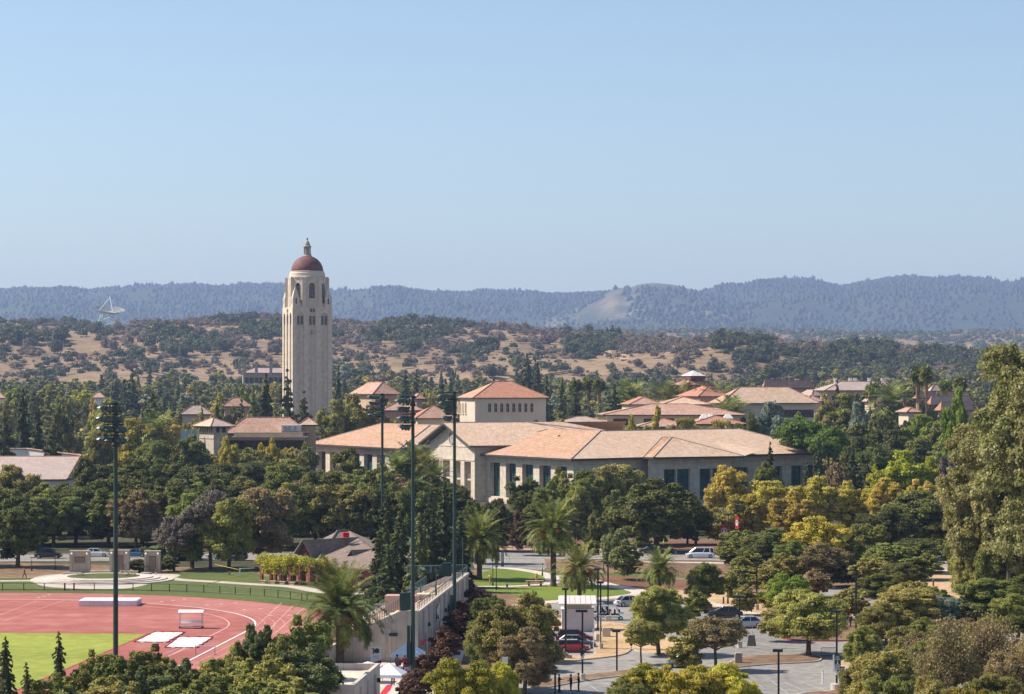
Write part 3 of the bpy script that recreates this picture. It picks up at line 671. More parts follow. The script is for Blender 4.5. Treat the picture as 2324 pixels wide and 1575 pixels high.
    l.lathe([(.55, 82), (.5, 84.6)], 8); l.lathe([(1.6, 84.5), (1.65, 84.9), (1.2, 85.2), (1.05, 85.9), (.7, 86.7), (.25, 87.2), (.2, 87.5), (.42, 87.8), (.35, 88.2), (.05, 88.4)], 16)
    l.build('lantern', 'stone_grey', t, **Wd)
    FOOT.append((cx-12, cx+12, D-6, D+24))
tower()
# ---------------------------------------------------------------- long tiled building in the middle
def long_building():
    zE = 12.4; K = lambda px, py, z=zE: Vector((*at(px, py, z), z))
    E0, E1, E2 = K(1049, 1028), K(1296.5, 1041.5), K(1888, 1026.7); R0, R1, R2 = K(1244, 974, 18.5), K(1363, 978, 18.5), K(1674, 973, 18.5)
    root = thing('long_building', 'long low stone office building with hipped pinkish tile roofs and a gabled entrance', 'building', (30, 620, 0))
    n1 = Vector((53, 27.4, 0)).normalized(); E4 = E0+n1*34; EB = R1+(R1-E1)*1.05; EB.z = zE; E3 = R2+(R2-E2)*.25+Vector((6, 26, 0)); E3.z = zE
    E = [tuple(p[:2]) for p in (E0, E1, E2, E3, EB, E4)]
    roof_obj(root, E, [R0, R1, R2], [(0, 1, 7, 6), (1, 2, 8, 7), (2, 3, 8), (3, 4, 7, 8), (4, 5, 6, 7), (5, 0, 6)], ['roof_tile_salmon', 'roof_tile_pale'], [0, 1, 1, 1, 0, 1], zE, 1.7, .45, [(0, 6), (6, 7), (1, 7), (7, 8), (2, 8)], capmat='roof_tile_grey')
    # projecting bay roof on the right half
    A, B = PD(1501.7, 992.7, 627), PD(1525, 992, 627); Cc = K(1483, 1037.7, 12.45); Dd = K(1460, 1037, 12.45); G = K(1689, 1034.7, 12.45); Kk = G+Vector((6, 14, 1.2)); Bb = B+Vector((8, 26, -.6))
    b = MB().poly([Dd, Cc, B, A], 0).poly([Cc, G, B], 1).poly([G, Kk, Bb, B], 1); bo = b.build('bay_roof', ['roof_tile_salmon', 'roof_tile_pale'], root)
    cb = MB(); caps(cb, A, Dd, .14); caps(cb, B, Cc, .18); caps(cb, B, G, .18); caps(cb, A, B, .14); cb.build('ridge_cap', 'roof_tile_grey', bo)
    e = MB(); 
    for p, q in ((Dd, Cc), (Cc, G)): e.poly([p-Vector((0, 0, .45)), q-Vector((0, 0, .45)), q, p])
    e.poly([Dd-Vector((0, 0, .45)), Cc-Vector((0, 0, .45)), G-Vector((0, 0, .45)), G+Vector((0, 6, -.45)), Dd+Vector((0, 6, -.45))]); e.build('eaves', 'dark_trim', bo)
    wb = MB(); I = offset_poly(E, 1.9); zt = zE-.43
    W0, W1, W2 = I[0], I[1], I[2]
    f = lambda a, b_, lst, v0, v1: [(upx(a, b_, x0), upx(a, b_, x1), v0, v1) for x0, x1 in lst]
    # left facade: deep bays between piers
    lst = [(1076, 1098), (1112, 1134.5), (1148, 1171), (1185, 1210), (1224, 1250), (1263, 1287)]
    wall(wb, root, W0, W1, 0, zt, f(W0, W1, lst, 1.6, 10.3), depth=1.3, mull=(3, 5), fw=.14, name='tall_window')
    C1 = Vector((*Cc[:2], 0))+Vector((-1.2, 1.6, 0)); G1 = Vector((*G[:2], 0))+Vector((-3, 2.2, 0)); Wm = Vector((*W1, 0))+(Vector((*W2, 0))-Vector((*W1, 0)))*.285; Wn = Vector((*W1, 0))+(Vector((*W2, 0))-Vector((*W1, 0)))*.60
    wall(wb, root, W1, Wm, 0, zt, f(W1, Wm, [(1324, 1349), (1372, 1397), (1420, 1445)], 1.6, 9.6), depth=.8, mull=(2, 4), fw=.12)
    wall(wb, root, Wm, C1, 0, zt)
    wall(wb, root, C1, G1, 0, zt, f(C1, G1, [(1507, 1534), (1537, 1566), (1588, 1614), (1617, 1645)], 1.6, 9.3), depth=1.0, mull=(2, 4), fw=.16)
    wall(wb, root, G1, Wn, 0, zt)
    wall(wb, root, Wn, W2, 0, zt, f(Wn, W2, [(1666, 1698), (1719, 1745), (1748, 1775), (1796, 1822), (1825, 1850)], 1.6, 9.1), depth=1.0, mull=(2, 4), fw=.14)
    wall(wb, root, W2, I[3], 0, zt); wall(wb, root, I[3], I[4], 0, zt); wall(wb, root, I[4], I[5], 0, zt); wall(wb, root, I[5], W0, 0, zt)
    # plinth and string course, proud of the wall
    def course(p, q, z, h, o):
        p, q = Vector((p[0], p[1], 0)), Vector((q[0], q[1], 0)); d = (q-p).normalized(); n = Vector((d.y, -d.x, 0)); c = (p+q)/2+n*o/2; wb.box((c.x, c.y, z), ((q-p).length+o, o, h), math.atan2(d.y, d.x))
    for p, q in ((W0, W1), (W1, Wm), (C1, G1), (Wn, W2)): course(p, q, .6, 1.2, .5); course(p, q, 10.62, .16, .12)
    # gabled entrance block
    zG = 14.6; GL, GR = K(949, 1005, zG), K(1065, 1011.5, zG); ap = K(1002.6, 959, 20.3); gd = (GR-GL).normalized(); pd = Vector((-gd.y, gd.x, 0)); mid = (GL+GR)/2; ap = Vector((mid.x, mid.y, 20.3)); 
    bk = 60.; rt = ap+pd*24; bl, br = GL+pd*bk, GR+pd*bk
    rb = MB(); rb.poly([GR, br, rt+gd*2+pd*10, rt, ap], 0); rb.poly([GL, ap, rt, rt+pd*30, bl], 0); 
    rb.poly([GL-Vector((0, 0, .5)), GL, ap, ap-Vector((0, 0, .5))], 1); rb.poly([ap-Vector((0, 0, .5)), ap, GR, GR-Vector((0, 0, .5))], 1)
    rb.poly([GR-Vector((0, 0, .5)), GR, br, br-Vector((0, 0, .5))], 1)
    rb.poly([GL-Vector((0, 0, .5)), ap-Vector((0, 0, .5)), ap+pd*3-Vector((0, 0, .5)), GL+pd*3-Vector((0, 0, .5))], 1); rb.poly([ap-Vector((0, 0, .5)), GR-Vector((0, 0, .5)), GR+pd*3-Vector((0, 0, .5)), ap+pd*3-Vector((0, 0, .5))], 1)
    ro = rb.build('gable_roof', ['roof_tile_pale', 'copper_trim'], root)
    cb = MB(); caps(cb, ap, rt, .2); caps(cb, rt, rt+gd*14+pd*22-Vector((0, 0, 3)), .2); cb.build('ridge_cap', 'roof_tile_grey', ro)
    g0 = GL+gd*3.0+pd*2.2; g1 = GR-gd*1.6+pd*2.2; zt2 = 10.3; Lg = (g1-g0).length
    ops = [(2.2, 7.0), (9.6, 14.6), (17.4, 22.2), (24.8, 29.4)]; ops = [(a*Lg/32, c*Lg/32, 0.3, zt2) for a, c in ops]
    wall(wb, root, g0, g1, 0, zG-.3, ops, depth=4.5, back=True)
    hgt = lambda p: 20.3-.6-(20.3-zG)*abs((p-Vector((mid.x, mid.y, p.z))).dot(gd))/((GR-GL).length/2)
    wb.poly([Vector((g0.x, g0.y, zG-.3)), Vector((g1.x, g1.y, zG-.3)), Vector((g1.x, g1.y, hgt(g1))), Vector((mid.x, mid.y, 0))+pd*2.2+Vector((0, 0, 19.75)), Vector((g0.x, g0.y, hgt(g0)))])
    s0 = g0+pd*4.4; s1 = g1+pd*4.4
    wall(wb, root, g1, g1+pd*40, 0, zG-.4); wall(wb, root, g0+pd*40, g0, 0, zG-.4)
    m0 = (g0+g1)/2-pd*.07; ang = math.atan2(gd.y, gd.x); wb.box((m0.x, m0.y, 14.2), (Lg, .14, .3), ang); wb.box((m0.x, m0.y, 10.7), (Lg, .14, .25), ang)
    for k in (0, 1, 2, 3):
        a, c = ops[k][:2]; q = g0+gd*(a+c)/2+pd*1.2; wb.box((q.x, q.y, 5.6), (c-a-.02, 1.0, .5), ang)
        r_ = MB(); 
        for j in range(5): r_.box((q.x-pd.x*.5, q.y-pd.y*.5, 6.1+.22*j), (c-a, .05, .05), ang)
        r_.build('railing', 'grey_metal', root)
        q = g0+gd*(a+c)/2+pd*4.35; fo = MB().box((q.x, q.y, 8.2), (c-a-1.6, .12, 3.4), ang).build('window', 'frame_dark', root); q2 = q-pd*.08; MB().box((q2.x, q2.y, 8.2), (c-a-1.9, .06, 3.1), ang).build('pane', 'tinted_glass', fo)
    # round medallion on the gable
    mc = (g0+g1)/2; mc.z = 16.2; md = MB()
    for r0_, r1_, o in ((1.75, 1.4, .22), (1.2, .2, .12)):
        N = 24
        for k in range(N):
            a, c = 2*math.pi*k/N, 2*math.pi*(k+1)/N; f_ = lambda r, q, oo: Vector((mc.x, mc.y, 0))-pd*oo+gd*(r*math.cos(q))+Vector((0, 0, mc.z+r*math.sin(q)))
            md.poly([f_(r0_, a, o), f_(r0_, c, o), f_(r1_, c, o), f_(r1_, a, o)]); md.poly([f_(r0_, a, 0), f_(r0_, c, 0), f_(r0_, c, o), f_(r0_, a, o)]); md.poly([f_(r1_, a, o), f_(r1_, c, o), f_(r1_, c, 0), f_(r1_, a, 0)])
    md.build('medallion', 'stone_grey', root)
    # left wing
    L0, L1, L2 = K(699, 1006.5), K(907.6, 1017.7), K(975, 1016); S0, S1 = K(864, 961.5, 18.5), K(976, 965, 18.5); L3 = L2+Vector((18, 26, 0)); L4 = L0+n1*40; 
    E = [tuple(p[:2]) for p in (L0, L1, L2, L3, L4)]; S2 = S1+Vector((22, 10, -.5))
    roof_obj(root, E, [S0, S1, S2], [(0, 1, 6, 5), (1, 2, 7, 6), (2, 3, 7), (3, 4, 5, 6, 7), (4, 0, 5)], ['roof_tile_salmon', 'roof_tile_pale'], [0, 1, 1, 1, 1], zE, 1.7, .45, [(0, 5), (5, 6), (1, 6)], capmat='roof_tile_grey')
    I = offset_poly(E, 1.9)
    lst = [(723, 739), (748.5, 764), (773, 790), (799, 816), (826, 845), (855, 874)]
    wall(wb, root, I[0], I[1], 0, zt, f(I[0], I[1], lst, 1.6, 10.1), depth=1.3, mull=(3, 5), fw=.14, name='tall_window')
    wall(wb, root, I[1], I[2], 0, zt, f(I[1], I[2], [(921, 945)], 1.6, 9.6), depth=.8, mull=(3, 3), fw=.14); wall(wb, root, I[2], I[3], 0, zt); wall(wb, root, I[3], I[4], 0, zt); wall(wb, root, I[4], I[0], 0, zt)
    wb.build('wall', 'stone_panel', root)
    v = PD(1269, 992, 642); MB().tube([v-Vector((0, 0, .6)), v+Vector((0, 0, .5))], .3, 8).build('roof_vent', 'dark_trim', root)
    FOOT.append((-75, -5, 675, 780)); FOOT.append((-35, 60, 640, 710)); FOOT.append((-8, 95, 607, 690))
long_building()
# ---------------------------------------------------------------- cream hall with arched windows
def hall():
    D = 800; root, E, (u, v, C, Lf, Ls, zE, zR) = bld('cream_hall', 'square cream hall with a row of arched windows under a red tiled hip roof', 1073.4, 1246.7, D, 902.6, 866, 14, pxL=1036, over=.9, wallm='stucco_pale', roofm=('roof_tile_red', 'roof_tile_salmon'), ridge_in=.42)
    W_ = offset_poly(E, .9)
    # arched windows as relief surrounds with recessed dark lancets
    for (pa, pb, pxs, w_, n_, yt, yb) in ((W_[0], W_[1], [1111.1+13.67*i for i in range(8)], 1.15, 'window', 915, 935), (W_[3], W_[0], [1039.5, 1045.3, 1051.2, 1057.2], 1.5, 'arched_opening', 913.5, 938)):
        p0 = Vector((pa[0], pa[1], 0)); p1 = Vector((pb[0], pb[1], 0)); d = (p1-p0).normalized(); n = Vector((d.y, -d.x, 0)); ang = math.atan2(d.y, d.x)
        for x in pxs:
            q = p0+d*upx(pa, pb, x); zt, zb_ = zat(yt, q.y), zat(yb, q.y)
            def arch(w, k0, k1, zb0, zt0, b):
                N = 8; r = w/2; pts = [(-r, zb0), (r, zb0)]+[(r*math.cos(math.pi*i/N), zt0-r+r*math.sin(math.pi*i/N)) for i in range(N+1)]
                fr = [q+d*a+Vector((0, 0, z))+n*k1 for a, z in pts]; bk = [q+d*a+Vector((0, 0, z))+n*k0 for a, z in pts]; b.poly(fr)
                for i in range(len(pts)): j = (i+1) % len(pts); b.poly([bk[i], bk[j], fr[j], fr[i]])
            b = MB(); arch(w_*1.55, 0, .12, zb_-.1, zt+.35, b); b.box((q.x+n.x*.1, q.y+n.y*.1, zb_-.2), (w_*1.6, .4, .2), ang); fo = b.build(n_, 'stucco_pale' if n_ == 'window' else 'stucco', root)
            b = MB(); arch(w_*.82, .12, .14, zb_, zt, b); po = b.build('pane', 'dark_window' if n_ == 'window' else 'wood_brown', fo)
            c = MB(); c.box((q.x+n.x*.16, q.y+n.y*.16, (zt+zb_)/2), (.07, .04, zt-zb_-.1), ang); c.box((q.x+n.x*.16, q.y+n.y*.16, (zt+zb_)/2), (w_*.8, .04, .07), ang); c.build('mullion', 'stone_grey', fo)
    b = MB(); p = C+u*Lf+v*.9
    for k0, k1 in ((.87, 1.0),): 
        q0 = Vector((W_[0][0], W_[0][1], 0)); q1 = Vector((W_[1][0], W_[1][1], 0)); d = (q1-q0); c = q0+d*(k0+k1)/2; n = Vector((d.y, -d.x, 0)).normalized()*.18; b.box((c.x+n.x*.5, c.y+n.y*.5, 9.6), (d.length*(k1-k0), .36, 19.2), math.atan2(d.y, d.x))
    b.build('buttress', 'stucco_pale', root)
    bld('cream_annex', 'cream block with red tiled roof left of the arched-window hall', 943, 1040, 815, 949, 921, 14, side=14, over=.8, wallm='stucco', roofm=('roof_tile', 'roof_tile_red'), front=[(5, .05, .95, 1.3, -4.2, -2.2)])
hall()
# ---------------------------------------------------------------- roofs right of the middle
def cluster():
    r, E, q = bld('lantern_building', 'tall tan hall with square red hip roof and glass lantern on top', 1560, 1625, 900, 873.3, 857, 30, pxL=1522, over=1.2, wallm='stucco_pink', roofm=('roof_tile_red', 'roof_tile_red'), ridge_in=.49)
    c = (Vector(E[0])+Vector(E[2]))/2; b = MB(); b.box((c.x, c.y, q[6]+.0), (6.2, 6.2, 1.4), R(30)); b.build('lantern_base', 'dome_red', r); MB().box((c.x, c.y, q[6]+1.6), (6.6, 6.6, 1.9), R(30), top=.06).build('skylight', 'white_wall', r)
    bld('red_roof_wing', 'plain red tiled wing between the lantern building and the big tan roof', 1585, 1668, 868, 899, 876.6, 20, side=20, wallm='stucco_pink', roofm=('roof_tile_red', 'roof_tile_red'), over=.8)
    bld('big_tan_building', 'large building with a broad tan hip roof right of the lantern building', 1637, 1861, 820, 914.5, 878.3, 12, pxL=1606, wallm='stucco_pale', roofm=('roof_tile_pale', 'roof_tile_salmon'), front=[(14, .42, .98, 1.6, -4.6, -2.0), (14, .42, .98, 1.6, -9, -6.4)], ridge_in=.55, over=1.3)
    MB_ = None
    bld('low_tiled_block', 'low pale tiled roof strip in front of the lantern building', 1504, 1615, 800, 917.5, 901, 6, side=22, wallm='stucco', roofm=('roof_tile_pale', 'roof_tile'), over=.8)
    bld('low_tiled_block', 'low reddish tiled roof left of the pale roof strip', 1428, 1503, 810, 917.5, 901.5, 6, side=22, wallm='stucco', roofm=('roof_tile', 'roof_tile_red'), over=.8)
    bld('long_low_hall', 'long low building with tan tiled roof in front of the lantern building', 1367.7, 1692, 770, 941.3, 917, 3, side=26, wallm='stucco', roofm=('roof_tile', 'roof_tile_salmon'), front=[(2, .05, .17, 2.6, -3.0, -.9), (4, .28, .5, 2.6, -3.0, -.9)], ridge_in=.62, over=1.4)
    bld('garden_pavilion', 'small low tiled roof below the long low building', 1447, 1575, 735, 968, 951, 4, side=16, wallm='stucco', roofm=('roof_tile', 'roof_tile'), over=.8)
    r, E, q = bld('skylit_building', 'pinkish roof with small white skylights right of the small low tiled roof', 1568, 1694, 742, 962, 943.5, 4, side=24, wallm='stucco', roofm=('roof_tile_red', 'roof_tile'), over=.8)
    for px, w_ in ((1598, 3.0), (1612, 2.6), (1652, 3.2)):
        p = PD(px, 944.5, 752); MB().box((p.x, p.y, p.z), (w_, 3, 1.3), 0, top=.35).build('skylight', 'white_wall', r)
    bld('side_roof', 'pale tiled roof between the arched-window hall and the long low building', 1245, 1398, 755, 962, 945.5, 2, side=18, wallm='stucco', roofm=('roof_tile_grey', 'roof_tile'), over=.8)
    bld('red_tiled_house', 'red tiled hip roof behind the broad tan roof', 1733, 1848, 1010, 880, 863.5, 20, pxL=1727, wallm='stucco_tan', roofm=('roof_tile', 'roof_tile_red'), front=[(6, .15, .95, 2.2, -3.2, -1.2)], over=1.3)
    r, E, q = bld('long_grey_hall', 'long building with greyish tiled roof and white chimneys at the right', 1872, 2066, 1060, 885.6, 866, 10, pxL=1842, wallm='stucco_tan', roofm=('roof_tile_grey', 'roof_tile_grey'), front=[(12, .05, .95, 1.8, -4, -2)], over=1.3)
    for px in (1896, 1930, 1941, 1973, 2003, 2010, 2018, 2026):
        p = PD(px, 862, 1078); MB().box((p.x, p.y, p.z-.6), (1.2, 1.2, 2.4)).box((p.x, p.y, p.z+.7), (1.5, 1.5, .25)).build('chimney', 'white_wall', r)
    bld('far_right_hall', 'greyish tiled building with flat eaves at the far right behind fan palms', 2112, 2200, 1060, 887, 872, 10, pxL=2104, wallm='stucco_tan', roofm=('roof_tile_grey', 'roof_tile_grey'), front=[(5, .05, .9, 1.8, -4, -2)])
    bld('small_hip_house', 'small square house with tan hip roof at the right of the fan palms', 2085, 2133, 905, 903.5, 889.5, 35, pxL=2070, wallm='stucco_pink', roofm=('roof_tile', 'roof_tile_salmon'))
    bld('tiled_house', 'wide house with pinkish hip roof beside the large eucalyptus', 2112, 2212, 880, 919, 899, 28, pxL=2100, wallm='stucco_tan', roofm=('roof_tile_grey', 'roof_tile_red'), front=[(4, .1, .6, 1.5, -3, -1.3)])
    bld('tiled_house', 'lower pinkish hip roof just left of the large eucalyptus', 2135, 2215, 850, 931, 912, 30, pxL=2119, wallm='stucco_pink', roofm=('roof_tile', 'roof_tile_red'))
    r, E, q = bld('cream_row', 'cream building with dark windows and solar roof behind the small palms', 1968, 2066, 930, 911, 893, 14, pxL=1955, wallm='stucco', roofm=('roof_tile_grey', 'roof_tile_grey'), front=[(8, .05, .95, 1.5, -3.4, -1.2)])
    bld('pink_low_roof', 'low pink tiled roof in front of the cream building with dark windows', 1998, 2058, 890, 929, 916.5, 14, side=14, wallm='stucco', roofm=('roof_tile', 'roof_tile'))
    bld('small_far_roof', 'small tan roof right of the broad tan roof', 1828, 1868, 880, 910, 897, 12, side=14, wallm='stucco', roofm=('roof_tile_grey', 'roof_tile'))
    bld('grey_cupola_house', 'small grey hip roof under the long greyish roof', 1842, 1870, 960, 898, 885, 30, side=10, wallm='stucco_tan', roofm=('roof_tile_grey', 'roof_tile_grey'))
    bld('hidden_roof', 'pale tiled roof showing between dark trees at the right', 1919, 1976, 765, 966, 947, 25, side=14, wallm='stucco_pale', roofm=('roof_tile_grey', 'roof_tile_pale'))
    bld('hidden_roof', 'sliver of tiled roof between dark trees below the pinkish hip roofs', 2058, 2092, 800, 935, 925, 14, side=10, wallm='stucco', roofm=('roof_tile', 'roof_tile'))
    # near the tower
    r, E, q = bld('solar_roof_house', 'tan building with red hip roof and grey panels right of the tower', 846, 911, 880, 894, 868, 22, pxL=792, wallm='stucco_tan', roofm=('roof_tile', 'roof_tile'), front=[(3, .25, .6, 1.5, -4, -1.4)], over=1.4)
    bld('pink_roofs', 'low pink tiled roof below the tan building right of the tower', 866, 962, 850, 931, 909, 8, side=14, wallm='stucco_pink', roofm=('roof_tile', 'roof_tile_red'))
    bld('pink_roofs', 'low roof peeping out behind the floodlight masts right of the tower', 940, 966, 1000, 905, 894, 10, side=14, wallm='stucco_pink', roofm=('roof_tile', 'roof_tile'))
    bld('house_left_of_tower', 'house with pink hip roof behind conifers left of the tower', 504, 570, 930, 922, 903, 8, side=8, wallm='stucco_pink', roofm=('roof_tile', 'roof_tile_red'))
    bld('tan_roof_house', 'low house with tan roof behind a slim dark cypress', 407, 482, 880, 940, 920, 6, side=9, wallm='stucco_pale', roofm=('roof_tile_grey', 'roof_tile_grey'))
    0 and bld('tan_roof_house', 'small tan roof between the slim cypress and the pink hip roof', 455, 478, 960, 919, 905, 10, side=12, wallm='stucco_pale', roofm=('roof_tile', 'roof_tile'))
    bld('pale_far_house', 'pale flat roof showing between trees at the far left', 206, 239, 1120, 902, 891, 6, side=5, wallm='white_wall', roofm=('roof_tile_pale', 'roof_tile_pale'))
    bld('pale_far_house', 'pale roof cut by the left edge of the picture', -30, 12, 1120, 903, 891, 6, side=5, wallm='white_wall', roofm=('roof_tile_pale', 'roof_tile_pale'))
    0 and bld('pale_far_house', 'tiny pale roof left of the tower foot', 537, 571, 1400, 882, 875, 4, side=14, wallm='white_wall', roofm=('roof_tile_pale', 'roof_tile_pale'), zb=4)
    r, E, q = bld('grey_far_hall', 'big grey hall with thin chimneys behind the tower', 548, 700, 1500, 846, 835, 8, side=16, wallm='stone_grey', roofm=('roof_tile_grey', 'roof_tile_grey'), zb=4, front=[(9, .02, .7, 2.5, -6, -2.5)])
    for px in (544, 556, 582, 615):
        p = PD(px, 836, 1496); MB().box((p.x, p.y, p.z), (1.6, 1.6, 7)).box((p.x, p.y, p.z+3.6), (2.2, 2.2, .5)).build('chimney', 'stone_grey', r)
cluster()
# ---------------------------------------------------------------- tan pavilion building
def pavilion_building():
    root, E, q = bld('tan_pavilion_building', 'tan low building with a square lookout pavilion and wide tiled roofs', 508, 700, 715, 983, 947.5, 3, side=13, wallm='stucco_tan', roofm=('roof_tile', 'roof_tile_salmon'), front=[(10, .02, .98, 2.5, -4.4, -1.8)], over=1.2, ridge_in=.45)
    zE = q[5]
    # lookout tower at the left end
    D = 700; a = R(30); u = Vector((math.cos(a), math.sin(a), 0)); v = Vector((-math.sin(a), math.cos(a), 0)); C = Vector(((485-1162)*D/F, D, 0)); s = upx(C, C+u, 517)
    zE2 = zat(967.2, D)
    s2 = upx(C, C+v, 452.5)
    E2 = [tuple((C-u*1.6-v*1.6)[:2]), tuple((C+u*(s+1.6)-v*1.6)[:2]), tuple((C+u*(s+1.6)+v*(s2+1.6))[:2]), tuple((C-u*1.6+v*(s2+1.6))[:2])]
    cc = C+u*s/2+v*s2/2; r0 = Vector((cc.x, cc.y, zE2+2.2)); r1 = r0+v*1.2
    roof_obj(root, E2, [r0, r1], [(0, 1, 4), (1, 2, 5, 4), (2, 3, 5), (3, 0, 4, 5)], ['roof_tile_grey', 'roof_tile_pale'], [0, 0, 0, 1], zE2, 1.6, .25, [(0, 4), (1, 4), (3, 5)], name='pavilion_roof')
    wb = MB(); W_ = [tuple(C[:2]), tuple((C+u*s)[:2]), tuple((C+u*s+v*s2)[:2]), tuple((C+v*s2)[:2])]
    zl, zh = zat(982, D), zE2-.3
    wall(wb, root, W_[0], W_[1], 0, zE2-.2, [(s*.18, s*.42, zl, zh), (s*.58, s*.86, zl, zh)], depth=.5, glass='dark_window', mull=(2, 1)); wall(wb, root, W_[1], W_[2], 0, zE2-.2); wall(wb, root, W_[2], W_[3], 0, zE2-.2)
    wall(wb, root, W_[3], W_[0], 0, zE2-.2, [(s2*(.04+.155*i), s2*(.04+.155*i+.10), zl, zh) for i in range(6)], depth=.5, glass='dark_window', mull=(1, 1))
    for z in (zl-.15, zl-1.6):
        wb.box((cc.x, cc.y, z), (s+.3, s2+.3, .25), a)
    wb.build('pavilion', 'stone_tan', root)
    # teal louvre screens
    for i in range(3):
        p = PD(416+13.2*i, 988, 706); b = MB().box((p.x, p.y, zat(989, 706)/2+.2), (1.35, .5, zat(976, 706)+zat(989, 706)/2-zat(989, 706)/2)); b = MB().box((p.x, p.y, (zat(975.5, 706))/2), (1.4, .45, zat(975.5, 706))); b.build('louvre_screen', 'teal_panel', root)
        MB().box((p.x+.75, p.y-.05, (zat(975, 706))/2), (.14, .6, zat(975, 706))).build('screen_post', 'white_wall', root)
    # canopy band and white fascia under the eaves
    p0, p1 = PD(530, 986, 711), PD(690, 986, 716); b = MB().box(((p0.x+p1.x)/2, 712.5, p0.z), (p1.x-p0.x, 1.4, 1.1), R(3)); b.build('parapet_band', 'stucco_tan', root)
    b = MB().box(((p0.x+p1.x)/2+.5, 711.6, p0.z-.72), (p1.x-p0.x+2, 1.6, .14), R(3)); b.build('white_fascia', 'white_wall', root)
    # roof notch with plant
    p = PD(660, 974, 716); MB().box((p.x, p.y+2.2, p.z+.25), (5.6, 4, 1.9), R(3)).build('roof_plant', 'white_wall', root)
    for dx in (-1.6, -.4, 1.2): MB().box((p.x+dx, p.y-.1, p.z+.3), (.7, .7, 1.3)).build('plant_unit', 'grey_metal', root)
    # small raised pavilion at the right end
    bld('roof_pavilion', 'small tan block with pale roof at the right end of the pavilion building', 676, 722, 722, 964, 948, 4, side=8, wallm='stucco_tan', roofm=('roof_tile_pale', 'roof_tile'), over=.7)
pavilion_building()
# ---------------------------------------------------------------- tiled building at the left edge
def left_edge_building():
    zE = 8.0; K = lambda px, py, z=zE: Vector((*at(px, py, z), z)); E1 = K(-160, 1090); E2 = K(152, 1087.5)
    root = thing('edge_building', 'pale building with long greyish tiled roof at the left edge', 'building', (-110, 600, 0))
    R2 = K(182, 1036, 12.4); R1 = K(-160, 1036, 12.4); R3 = K(208, 1040.5, 12.0)
    E3 = R2+Vector((3, 12, 0)); E3.z = zE; E4 = R1+Vector((0, 14, 0)); E4.z = zE
    E = [tuple(p[:2]) for p in (E1, E2, E3, E4)]
    roof_obj(root, E, [R1, R2], [(0, 1, 5, 4), (1, 2, 5), (2, 3, 4, 5), (3, 0, 4)], ['roof_tile_grey', 'roof_tile'], [0, 0, 0, 0], zE, 1.2, .3, [(4, 5), (1, 5)])
    wb = MB(); I = offset_poly(E, 1.2)
    for i in range(4): wall(wb, root, I[i], I[(i+1) % 4], 0, zE-.28, [(6+6*k, 8+6*k, 3.2, 6.2) for k in range(4)] if i == 0 else (), glass='dark_window')
    wb.build('wall', 'white_wall', root)
    # white courtyard wall with tiled coping behind the ridge
    a, b_, c = PD(-160, 1017.5, 665), PD(62, 1018.5, 662), PD(186, 1034, 650); wb = MB()
    for p, q in ((a, b_), (b_, c)):
        wb.poly([(p.x, p.y, 6), (q.x, q.y, 6), q, p]); 
    wb.build('courtyard_wall', 'white_wall', root); cb = MB().tube([a, b_, c], .28, 6); cb.build('coping', 'roof_tile', root)
    FOOT.append((-160, -90, 575, 668))
left_edge_building()
# ---------------------------------------------------------------- near ground: streets, lots, lawns, track
def pg(pts): return [at(x, y) for x, y in pts]
def smooth_closed(P, n=5):
    out = []; N = len(P)
    for i in range(N):
        p0, p1, p2, p3 = P[i-1], P[i], P[(i+1) % N], P[(i+2) % N]
        for k in range(n):
            t = k/n; out.append(tuple(.5*((2*p1[j])+(-p0[j]+p2[j])*t+(2*p0[j]-5*p1[j]+4*p2[j]-p3[j])*t*t+(-p0[j]+3*p1[j]-3*p2[j]+p3[j])*t**3) for j in (0, 1)))
    return out
def sheet(name, pts, z, mat, sm=False, px=True, th=.0):
    P = pg(pts) if px else pts
    if sm: P = smooth_closed(P)
    b = MB()
    if th: b.prism(P, z-th, z)
    else:
        a = sum(P[i][0]*P[(i+1) % len(P)][1]-P[(i+1) % len(P)][0]*P[i][1] for i in range(len(P))); P = P if a > 0 else P[::-1]
        b.poly([(x, y, z) for x, y in P])
    bm = bmesh.new(); o = b.build(name, mat, kind='structure')
    bm.from_mesh(o.data); bmesh.ops.triangulate(bm, faces=[f for f in bm.faces if len(f.verts) > 4]); bm.to_mesh(o.data); bm.free(); return o
def ribbon(name, pts, w_, z, mat, px=True, n=6, kind='structure'):
    P = [Vector(p) for p in (pg(pts) if px else pts)]; Q = []
    for i in range(len(P)-1):
        p0, p1, p2, p3 = P[max(i-1, 0)], P[i], P[i+1], P[min(i+2, len(P)-1)]
        for k in range(n): t = k/n; Q.append(.5*((2*p1)+(p2-p0)*t+(2*p0-5*p1+4*p2-p3)*t*t+(3*p1-p0-3*p2+p3)*t**3))
    Q.append(P[-1]); b = MB(); L = []
    for i, p in enumerate(Q):
        t = (Q[min(i+1, len(Q)-1)]-Q[max(i-1, 0)]).normalized(); nn = Vector((-t.y, t.x))*w_/2; L.append((p-nn, p+nn))
    for i in range(len(L)-1): b.poly([(*L[i][0], z), (*L[i+1][0], z), (*L[i+1][1], z), (*L[i][1], z)])
    return b.build(name, mat, kind=kind) if kind else b
def island(name, pts, mat, kerb='kerb', sm=True):
    P = pg(pts); P = smooth_closed(P) if sm else P
    a = sum(P[i][0]*P[(i+1) % len(P)][1]-P[(i+1) % len(P)][0]*P[i][1] for i in range(len(P))); P = P if a > 0 else P[::-1]
    b = MB().prism(P, 0, .14, 0, bottom=False); o = b.build(name, kerb, kind='structure')
    bm = bmesh.new(); bm.from_mesh(o.data); bmesh.ops.triangulate(bm, faces=[f for f in bm.faces if len(f.verts) > 4]); bm.to_mesh(o.data); bm.free()
    I = offset_poly(P, .16); return sheet(name+'_ground', I, .146, mat, px=False)
